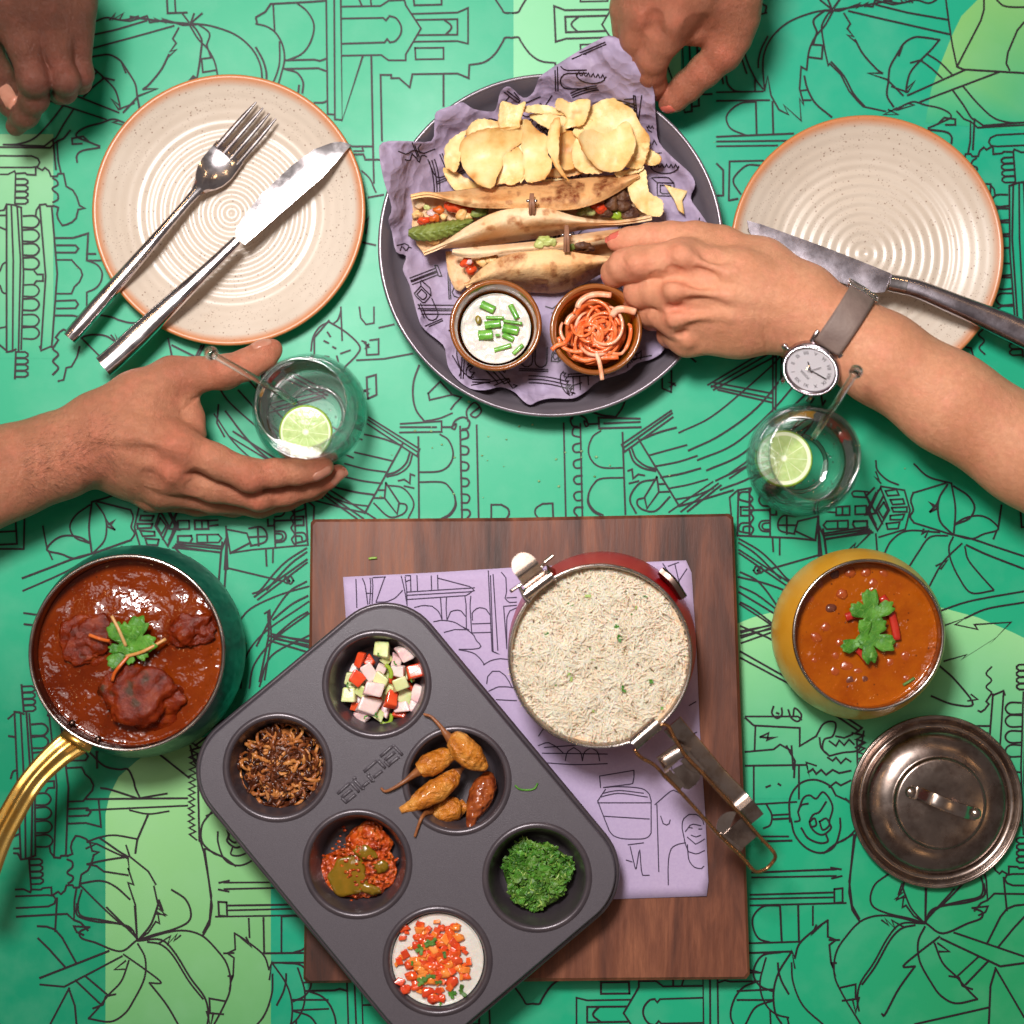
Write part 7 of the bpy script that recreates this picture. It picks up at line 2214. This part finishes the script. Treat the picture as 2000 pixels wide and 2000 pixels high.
# ---- hairy hand holding the glass
zL = lambda pts: np.array([[p[0] / 2.542, 620 + p[1] / 2.542] for p in pts], float)
hm, bvm = hand('hairy bare forearm and hand wrapped around a glass of lime water', zL,
    palm=[[(-420, 935, 52, 92), (-150, 845, 50, 90), (60, 765, 48, 85), (300, 680, 46, 78), (480, 600, 45, 70)],
          [(-200, 830, 40, 80), (300, 690, 36, 66), (480, 620, 36, 60)],
          [(470, 560, 49, 60), (660, 570, 54, 54), (870, 632, 57, 40)],
          [(480, 620, 45, 58), (660, 680, 48, 50), (840, 762, 49, 38)],
          [(470, 650, 38, 54), (640, 740, 38, 44), (810, 842, 36, 35)],
          [(470, 670, 30, 48), (620, 770, 28, 40), (760, 880, 24, 30)],
          [(500, 520, 48, 56), (680, 405, 47, 50), (860, 300, 46, 38)],
          [(560, 540, 45, 60), (760, 500, 42, 52), (890, 500, 38, 34)]],
    web=[[(860, 340, 44, 30), (930, 420, 42, 16), (960, 500, 40, 16), (960, 580, 44, 26)]],
    fingers=[[(850, 296, 46, 38), (980, 284, 45, 33), (1115, 272, 45, 32), (1230, 232, 45, 29), (1310, 185, 44, 27), (1352, 158, 43, 20)],
             [(870, 635, 57, 40), (1060, 712, 58, 33), (1240, 782, 55, 31), (1370, 772, 53, 26), (1480, 764, 51, 25), (1560, 752, 49, 22), (1612, 742, 48, 18)],
             [(840, 765, 48, 38), (1060, 836, 42, 31), (1290, 886, 36, 29), (1420, 866, 34, 25), (1530, 838, 32, 23), (1620, 800, 31, 20), (1680, 770, 30, 16)],
             [(810, 848, 36, 34), (1060, 898, 25, 28), (1288, 922, 20, 27), (1420, 900, 18, 22), (1560, 850, 17, 20), (1640, 806, 16, 16)],
             [(760, 880, 24, 30), (980, 920, 14, 24), (1160, 930, 12, 22), (1330, 910, 11, 18), (1430, 880, 11, 15)]],
    mat=MT['skin_m'], tend=[[(470, 590, 68, 9), (660, 600, 70.5, 8), (860, 640, 71, 7)], [(480, 640, 64, 8), (660, 690, 63.6, 7), (830, 765, 61, 7)]], bumps=[(1245, 800, 60, 21, .004), (1285, 905, 44, 18, .004), (895, 640, 66, 26, .007), (850, 770, 60, 22, .006), (430, 700, 55, 34, .010), (1118, 262, 52, 22, .005)],
    creases=[(1230, 800, 60, 1330, 770, .010, .0007, .0006), (1262, 806, 60, 1362, 776, .010, .0007, .0007), (1290, 806, 60, 1390, 776, .010, .0007, .0005), (1275, 905, 42, 1390, 870, .010, .0007, .0006), (1300, 905, 42, 1400, 870, .010, .0007, .0006), (1490, 775, 56, 1590, 750, .008, .0006, .0005), (1505, 775, 56, 1605, 750, .008, .0006, .0004),
             (1150, 262, 52, 1250, 220, .010, .0007, .0005), (1130, 262, 52, 1230, 220, .010, .0007, .0005), (1250, 350, 45, 1290, 250, .008, .0008, .0004), (950, 420, 50, 1010, 480, .010, .0010, .0010), (985, 390, 50, 1020, 470, .009, .0009, .0008), (560, 720, 52, 660, 700, .020, .0012, .0006)],
    dents=[(700, 660, 74, 40, .0016), (760, 800, 62, 30, .0014), (1010, 770, 58, 30, .0018), (640, 480, 70, 50, .0012), (960, 840, 52, 24, .0016)],
    nails=[(1305, 148, 44, 60, -38, -.10, .45, .0068, .0052, MT['nail']), (1602, 768, 50, 60, -18, .10, -.62, .0066, .0046, MT['nail']), (1682, 786, 32, 50, -40, .25, -.55, .0062, .0044, MT['nail'])])
# hair on the forearm
rs = np.random.RandomState(6)
hair = []
for k in range(520):
    t_ = rs.uniform(0, 1) ** 1.1
    X = -10 + 470 * t_
    cy = 790 - .40 * X
    Y = cy + rs.normal(0, 125 - 50 * t_)
    q = zL([(X, Y)])[0]
    hit = bvm.ray_cast(Vector(P(q[0], q[1], .13)), Vector((0, 0, -1)))
    if hit[0] is None or hit[1].z < .12:
        continue
    p0 = np.array(hit[0])
    nr = np.array(hit[1])
    d = np.array([.75, rs.normal(-.15, .35) + .5 * np.sign(Y - cy) * -1, 0])
    d -= nr * (d @ nr)
    d /= np.linalg.norm(d)
    l = rs.uniform(.003, .0065)
    pts = np.array([p0 - nr * .0002, p0 + d * l * .5 + nr * .0006, p0 + d * l + nr * .0007])
    hair.append(tube(pts, [.00005, .000045, .00002], 3, caps=False))
V, F = join(hair)
tag(O('arm_hair', V, F, simple('dark_hair', lin(70, 46, 36), rough=.5), hm), kind='stuff')

# ---- hand with the wristwatch holding the taco
zR = lambda pts: np.array([[1140 + p[0] / 2.2465, 400 + p[1] / 2.2465] for p in pts], float)
hf, bvf = hand('bare forearm wearing a wristwatch with hand pinching the golden taco', zR,
    palm=[[(2250, 1300, 62, 100), (1940, 1092, 62, 95), (1600, 868, 62, 93), (1300, 672, 61, 84), (1110, 545, 60, 74), (960, 465, 59, 68)],
          [(1800, 980, 50, 86), (1300, 670, 50, 74), (1000, 490, 50, 62)],
          [(960, 410, 62, 58), (700, 320, 68, 50), (430, 240, 71, 38)],
          [(960, 455, 62, 58), (680, 410, 67, 50), (405, 384, 67, 36)],
          [(950, 500, 57, 56), (680, 490, 60, 48), (415, 498, 57, 35)],
          [(940, 530, 50, 52), (680, 555, 50, 46), (455, 588, 46, 32)],
          [(960, 390, 55, 56), (780, 270, 52, 50), (600, 195, 51, 40)],
          [(820, 420, 50, 60), (620, 400, 48, 56)]],
    web=[[(600, 200, 52, 36), (520, 200, 58, 30), (450, 215, 62, 26)]],
    fingers=[[(600, 190, 51, 40), (490, 152, 51, 34), (380, 146, 51, 31), (290, 150, 51, 29), (200, 158, 49, 25), (140, 162, 47, 18)],
             [(430, 240, 71, 38), (330, 252, 70, 34), (235, 258, 66, 33), (180, 268, 60, 31), (138, 300, 50, 26), (125, 330, 43, 18)],
             [(405, 384, 67, 36), (320, 374, 62, 33), (250, 380, 53, 31), (235, 405, 42, 27), (255, 430, 33, 21)],
             [(415, 498, 57, 35), (345, 470, 52, 31), (300, 470, 43, 28), (300, 495, 33, 23), (330, 510, 27, 18)],
             [(455, 588, 46, 32), (410, 565, 41, 28), (380, 570, 33, 24), (390, 590, 25, 20)]],
    mat=MT['skin_f'], bumps=[(428, 222, 83, 23, .005), (394, 376, 80, 21, .005), (404, 498, 70, 19, .005), (454, 590, 58, 16, .005), (240, 258, 76, 19, .004), (1130, 640, 62, 30, .012)], tend=[[(900, 400, 78.5, 9), (640, 300, 84.6, 8), (450, 232, 86, 7)], [(900, 440, 78.5, 8), (640, 400, 83.6, 7), (420, 380, 83, 7)], [(900, 480, 75, 8), (640, 480, 77, 7), (430, 498, 73, 6)]],
    creases=[(205, 262, 72, 120, 300, .009, .0007, .0005), (185, 268, 72, 105, 310, .009, .0007, .0005), (225, 258, 72, 140, 285, .009, .0007, .0005), (260, 150, 57, 180, 155, .008, .0007, .0004), (820, 560, 66, 900, 520, .014, .0011, .0008), (790, 590, 64, 870, 560, .014, .0011, .0008), (860, 540, 66, 930, 505, .014, .0010, .0006)],
    dents=[(400, 310, 80, 26, .0024), (405, 440, 72, 24, .0022), (430, 545, 62, 20, .0018), (560, 280, 80, 40, .0012), (560, 440, 80, 50, .0012), (330, 318, 74, 24, .0020), (330, 425, 62, 22, .0018)],
    nails=[(128, 150, 48, -50, -6, -.25, .55, .0052, .0036, MT['red_nail']), (105, 335, 44, -20, 40, -.75, -.1, .0046, .0036, MT['red_nail'])])

# ---- hand lifting the paper corner
zT = lambda pts: np.array([[1150 + p[0] / 5.52, p[1] / 5.52] for p in pts], float)
ht, _ = hand('brown hand pinching the corner of the platter paper', zT,
    palm=[[(1250, -1300, 96, 120), (1200, -700, 92, 110), (1100, -300, 88, 85)],
          [(1250, -500, 90, 70), (1080, -100, 88, 56), (915, 250, 84, 36)],
          [(1050, -500, 88, 66), (760, -100, 82, 50), (590, 170, 76, 38)],
          [(850, -500, 80, 60), (560, -100, 74, 48), (450, 110, 66, 36)],
          [(1400, -500, 84, 70), (1520, -50, 78, 58), (1560, 200, 70, 46)],
          [(1150, -200, 76, 70), (1100, 60, 72, 56)]],
    web=[[(1500, 180, 68, 36), (1330, 260, 66, 26), (1150, 300, 66, 28), (950, 300, 72, 30)]],
    fingers=[[(915, 250, 84, 38), (800, 430, 76, 34), (690, 610, 66, 32), (670, 760, 54, 28), (700, 900, 42, 24), (740, 990, 33, 18)],
             [(590, 170, 76, 36), (520, 400, 68, 32), (520, 600, 56, 28), (600, 760, 44, 24)],
             [(450, 110, 66, 34), (420, 320, 58, 28), (440, 480, 48, 24)],
             [(1560, 200, 70, 46), (1540, 400, 64, 37), (1450, 580, 58, 33), (1250, 760, 50, 31), (1060, 930, 42, 29), (920, 1060, 35, 25), (850, 1120, 31, 18)]],
    mat=MT['skin_t'], bumps=[(905, 225, 94, 22, .008), (600, 170, 86, 20, .006), (1470, 560, 64, 26, .008)],
    creases=[(1060, 930, 50, 960, 1030, .009, .0008, .0005), (1085, 905, 50, 985, 1005, .009, .0008, .0004)], dents=[(740, 250, 90, 34, .0022), (1120, 300, 88, 44, .0022)],
    nails=[(862, 1150, 32, -60, 60, -.2, -.72, .0058, .0044, MT['red_nail'])])

# ---- hand reaching in at the corner
zS = lambda pts: np.array([[p[0] / 3.864, p[1] / 3.864] for p in pts], float)
hs, _ = hand('dark blurred hand hanging over the table corner with thumb tucked in', zS,
    palm=[[(150, -500, 112, 110), (250, -200, 108, 80)],
          [(100, -250, 108, 62), (80, 20, 104, 46), (130, 180, 98, 38)],
          [(320, -250, 106, 58), (360, 20, 102, 44), (410, 200, 95, 36)],
          [(520, -250, 98, 50), (560, 0, 94, 38), (580, 200, 88, 32)],
          [(-150, 100, 90, 60), (-160, 400, 80, 42)]],
    web=[],
    fingers=[[(100, 120, 101, 38), (180, 330, 96, 33), (255, 600, 88, 31), (258, 740, 76, 28), (190, 860, 64, 26), (120, 950, 53, 20)],
             [(390, 160, 94, 32), (430, 360, 91, 28), (490, 600, 84, 26), (490, 690, 72, 22), (450, 720, 60, 19)],
             [(570, 160, 86, 28), (590, 340, 83, 25), (612, 560, 77, 23), (605, 625, 64, 20), (590, 640, 56, 17)],
             [(-160, 380, 80, 40), (-40, 560, 72, 34), (40, 700, 64, 31), (105, 800, 58, 25), (125, 835, 55, 18)]],
    mat=MT['skin_d'], bumps=[(262, 610, 94, 24, .006), (500, 610, 90, 22, .005)], nails=[(78, 775, 62, 40, 60, .15, .1, .0066, .0050, MT['nail'])])
# ================================================================ WRISTWATCH
zW = ZF(1500, 540, 8.05)
wc = zW([(672, 1468)])[0]
# face turned towards the lower edge of the wrist
u_arm = P(*zR([(1600, 868)])[0], .06) - P(*zR([(1110, 545)])[0], .06)
u_arm[2] = 0
u_arm /= np.linalg.norm(u_arm)                       # along the forearm
side = np.array([u_arm[1], -u_arm[0], 0.0])
if side[1] > 0:
    side = -side                                     # towards the lower left of the picture
tl = math.radians(42)
nW = np.array([0, 0, 1.0]) * math.cos(tl) + side * math.sin(tl)
eX = u_arm                                           # dial x axis
eY = np.cross(nW, eX)                                # dial y axis
cW = P(wc[0], wc[1], .0700)
wt = T('wristwatch', 'silver rhinestone wristwatch with taupe leather strap on the forearm', 'watch', tuple(cW))
def W3(pts):
    pts = np.asarray(pts, float)
    return cW + pts[:, :1] * eX + pts[:, 1:2] * eY + pts[:, 2:3] * nW
def wl(prof, n=72):
    V, F = lathe((0, 0, 0), prof, n)
    return W3(V), F
RW = .0182
V, F = wl([(0, -.0075), (RW - .003, -.0075), (RW - .0004, -.0060), (RW + .0006, -.003), (RW + .0002, -.0006), (RW - .0004, .0002)])
case = O('case', V, F, MT['steel'], wt)
V, F = wl([(RW + .0002, -.0006), (RW, .0008), (RW - .0010, .0013), (RW - .0022, .0013), (RW - .0028, .0006), (RW - .0032, -.0002)])
bez = O('bezel', V, F, MT['steel_worn'], wt)
gm = []
for k in range(60):
    a_ = k * 2 * PI / 60
    V, F = blob((0, 0, 0), .00058, k, .0, sub=1)
    gm.append((W3(V + [(RW - .0015) * math.cos(a_), (RW - .0015) * math.sin(a_), .0015]), F))
V, F = join(gm)
tag(O('rhinestones', V, F, MT['gem'], bez, smooth=False), kind='stuff')
V, F = wl([(0, -.0004), (RW - .0031, -.0004)])
dial = O('dial', V, F, MT['dial'], wt)
# where is "up" on the dial: XII sits towards the lower left of the picture
q12 = zW([(545, 1600)])[0]
d12 = P(q12[0], q12[1], .07) - cW
a12 = math.atan2(d12 @ eY, d12 @ eX)
def text_mesh(txt, size, pos, ang, name):
    cu = bpy.data.curves.new(name, 'FONT')
    cu.body = txt
    cu.size = size
    cu.align_x = 'CENTER'
    cu.align_y = 'CENTER'
    ob = bpy.data.objects.new(name, cu)
    COL.objects.link(ob)
    dg = bpy.context.evaluated_depsgraph_get()
    me = bpy.data.meshes.new_from_object(ob.evaluated_get(dg))
    V = np.array([v.co[:] for v in me.vertices])
    F = [list(p.vertices) for p in me.polygons]
    bpy.data.objects.remove(ob)
    bpy.data.meshes.remove(me)
    if not len(V):
        return None
    V[:, :2] = rot2(V[:, :2], ang) + pos
    V[:, 2] = .0
    return V, F
sgn = -1
letters = []
for k, s in enumerate(['XII', 'I', 'II', 'III', 'IIII', 'V', 'VI', 'VII', 'VIII', 'IX', 'X', 'XI']):
    a_ = a12 + sgn * k * PI / 6
    r_ = text_mesh(s, .0034, np.array([math.cos(a_), math.sin(a_)]) * .0116, a_ - PI / 2, 'numeral')
    if r_:
        letters.append((W3(r_[0] + [0, 0, -.0002]), r_[1]))
r_ = text_mesh('FOSSIL', .0026, np.array([math.cos(a12), math.sin(a12)]) * .0055, a12 - PI / 2, 'lettering')
if r_:
    letters.append((W3(r_[0] + [0, 0, -.0002]), r_[1]))
V, F = join(letters)
tag(O('dial_printing', V, F, MT['dial_ink'], dial, smooth=False), 'grey Roman numerals and maker name printed on the white dial')
for (px, py, wv, nm, zz) in ((650, 1290, .00042, 'hour_hand', .0003), (935, 1605, .00036, 'minute_hand', .0006), (885, 1350, .00014, 'second_hand', .0009)):
    q = zW([(px, py)])[0]
    d = P(q[0], q[1], .07) - cW
    d2 = np.array([d @ eX, d @ eY])
    l = min(np.linalg.norm(d2), .0118)
    d2 /= np.linalg.norm(d2)
    s2 = np.array([-d2[1], d2[0]])
    pts = [np.r_[-d2 * .002 + s2 * wv, zz], np.r_[d2 * l * .9 + s2 * wv, zz], np.r_[d2 * l, zz], np.r_[d2 * l * .9 - s2 * wv, zz], np.r_[-d2 * .002 - s2 * wv, zz]]
    V, F = solid(W3(pts), [[0, 1, 2, 3, 4]], .0002)
    O(nm, V, F, MT['steel_worn'], dial, smooth=False)
V, F = wl([(0, .0012), (.0006, .0010), (.0006, -.0002)], 16)
O('centre_pin', V, F, MT['steel'], dial)
V, F = wl([(RW - .0030, .0007), (RW - .006, .0011), (0, .0013), (0, .0009), (RW - .006, .0007), (RW - .0030, .0003)])
O('crystal', V, F, MT['crystal'], wt)
# crown
q = zW([(310, 1150)])[0]
d = P(q[0], q[1], .07) - cW
a_ = math.atan2(d @ eY, d @ eX)
dv2 = np.array([math.cos(a_), math.sin(a_)])
V, F = tube(W3([np.r_[dv2 * (RW - .001), -.003], np.r_[dv2 * (RW + .0026), -.003]]), .0009, 10)
cr_ = O('crown', V, F, MT['steel'], wt)
V, F = blob(W3([np.r_[dv2 * (RW + .0034), -.003]])[0], .0021, 2, 0.0, sub=3)
O('crown_knob', V, F, MT['steel'], cr_)
# lugs on the strap side (both sides of the case)
for sy in (1, -1):
    for sx in (-1, 1):
        p = W3([[sx * .0096, sy * (RW - .003), -.004], [sx * .0100, sy * (RW + .0015), -.0038], [sx * .0100, sy * (RW + .0046), -.0060]])
        V, F = loft(resample(catmull(p, 6), 12), np.full(12, .0017), np.full(12, .0018), 14, 2.6, up=nW)
        O('lug', V, F, MT['steel'], wt)
# strap: a closed band that follows the wrist
# centre of the wrist under the watch
qs = zW([(980, 760)])[0]
axis_c = P(*zR([(1075, 545)])[0], .058)
axis_c = axis_c + u_arm * ((cW - axis_c) @ u_arm)
back = -side
rows, NV = [], 9
NA = 90
a0 = None
for k in range(NA):
    th = k * 2 * PI / NA
    d = math.cos(th) * np.array([0, 0, 1.0]) + math.sin(th) * side
    hw_ = .0088
    row = []
    for v in np.linspace(-1, 1, NV):
        o_ = axis_c + u_arm * (hw_ * v)
        hit = bvf.ray_cast(Vector(o_ + d * .08), Vector(-d))
        r_ = .026 if hit[0] is None else float(np.linalg.norm(np.array(hit[0]) - o_))
        row.append(r_)
    rows.append((d, np.max(row)))
rad = np.array([r for d, r in rows])
for _ in range(8):
    rad = (np.roll(rad, 1) + 2 * rad + np.roll(rad, -1)) / 4
G = []
for k in range(NA):
    d = rows[k][0]
    for v in np.linspace(-1, 1, NV):
        G.append(axis_c + u_arm * (.0088 * v) + d * (rad[k] + .0016 - .0004 * abs(v) ** 4))
# drop the stretch under the case
G = np.array(G).reshape(NA, NV, 3)
dist = np.linalg.norm(G[:, NV // 2] - (cW - nW * .004), axis=1)
kk = [k for k in range(NA) if dist[k] > .0190]
start = min(range(len(kk)), key=lambda i: 0 if kk[i] - 1 not in kk and (kk[i] - 1) % NA not in kk else 1)
kk = kk[start:] + kk[:start]
G2 = G[kk]
V, F = solid(G2.reshape(-1, 3), grid_faces(len(kk), NV), .0015)
st_ = O('strap', V, F, MT['strap'], wt)
for s in (0.78, -0.78):
    seam = []
    for i in range(0, len(kk) - 1):
        d = rows[kk[i]][0]
        p0 = axis_c + u_arm * (.0088 * s) + d * (rad[kk[i]] + .0016)
        d1 = rows[kk[i + 1]][0]
        p1 = axis_c + u_arm * (.0088 * s) + d1 * (rad[kk[i + 1]] + .0016)
        seam.append(tube(np.array([p0, p0 * .35 + p1 * .65]), .00022, 5))
    V, F = join(seam)
    tag(O('stitching', V, F, MT['stitch'], st_), kind='stuff')
# buckle on the far side of the wrist
kb = [k for k in range(NA) if rows[k][0] @ back > .80 and rows[k][0][2] > 0]
k0, k1 = kb[0], kb[-1]
kb = sorted(kb, key=lambda k: rows[k][0][2])
ka, kc = kb[len(kb) // 3], kb[-1]
def sp_(k, v, h):
    return axis_c + u_arm * (.0088 * v) + rows[k][0] * (rad[k] + h)
loop = np.array([sp_(kc, -1.15, .003), sp_(kc, 0, .0036), sp_(kc, 1.15, .003), sp_(ka, 1.2, .003), sp_(ka, 0, .0036), sp_(ka, -1.2, .003), sp_(kc, -1.15, .003)])
V, F = tube(resample(loop, 60), .0009, 8)
bk = O('buckle', V, F, MT['steel'], wt)
V, F = tube(np.array([sp_(ka, 0, .0036), sp_(kc, 0, .0042)]), .0007, 8)
O('buckle_pin', V, F, MT['steel'], bk)
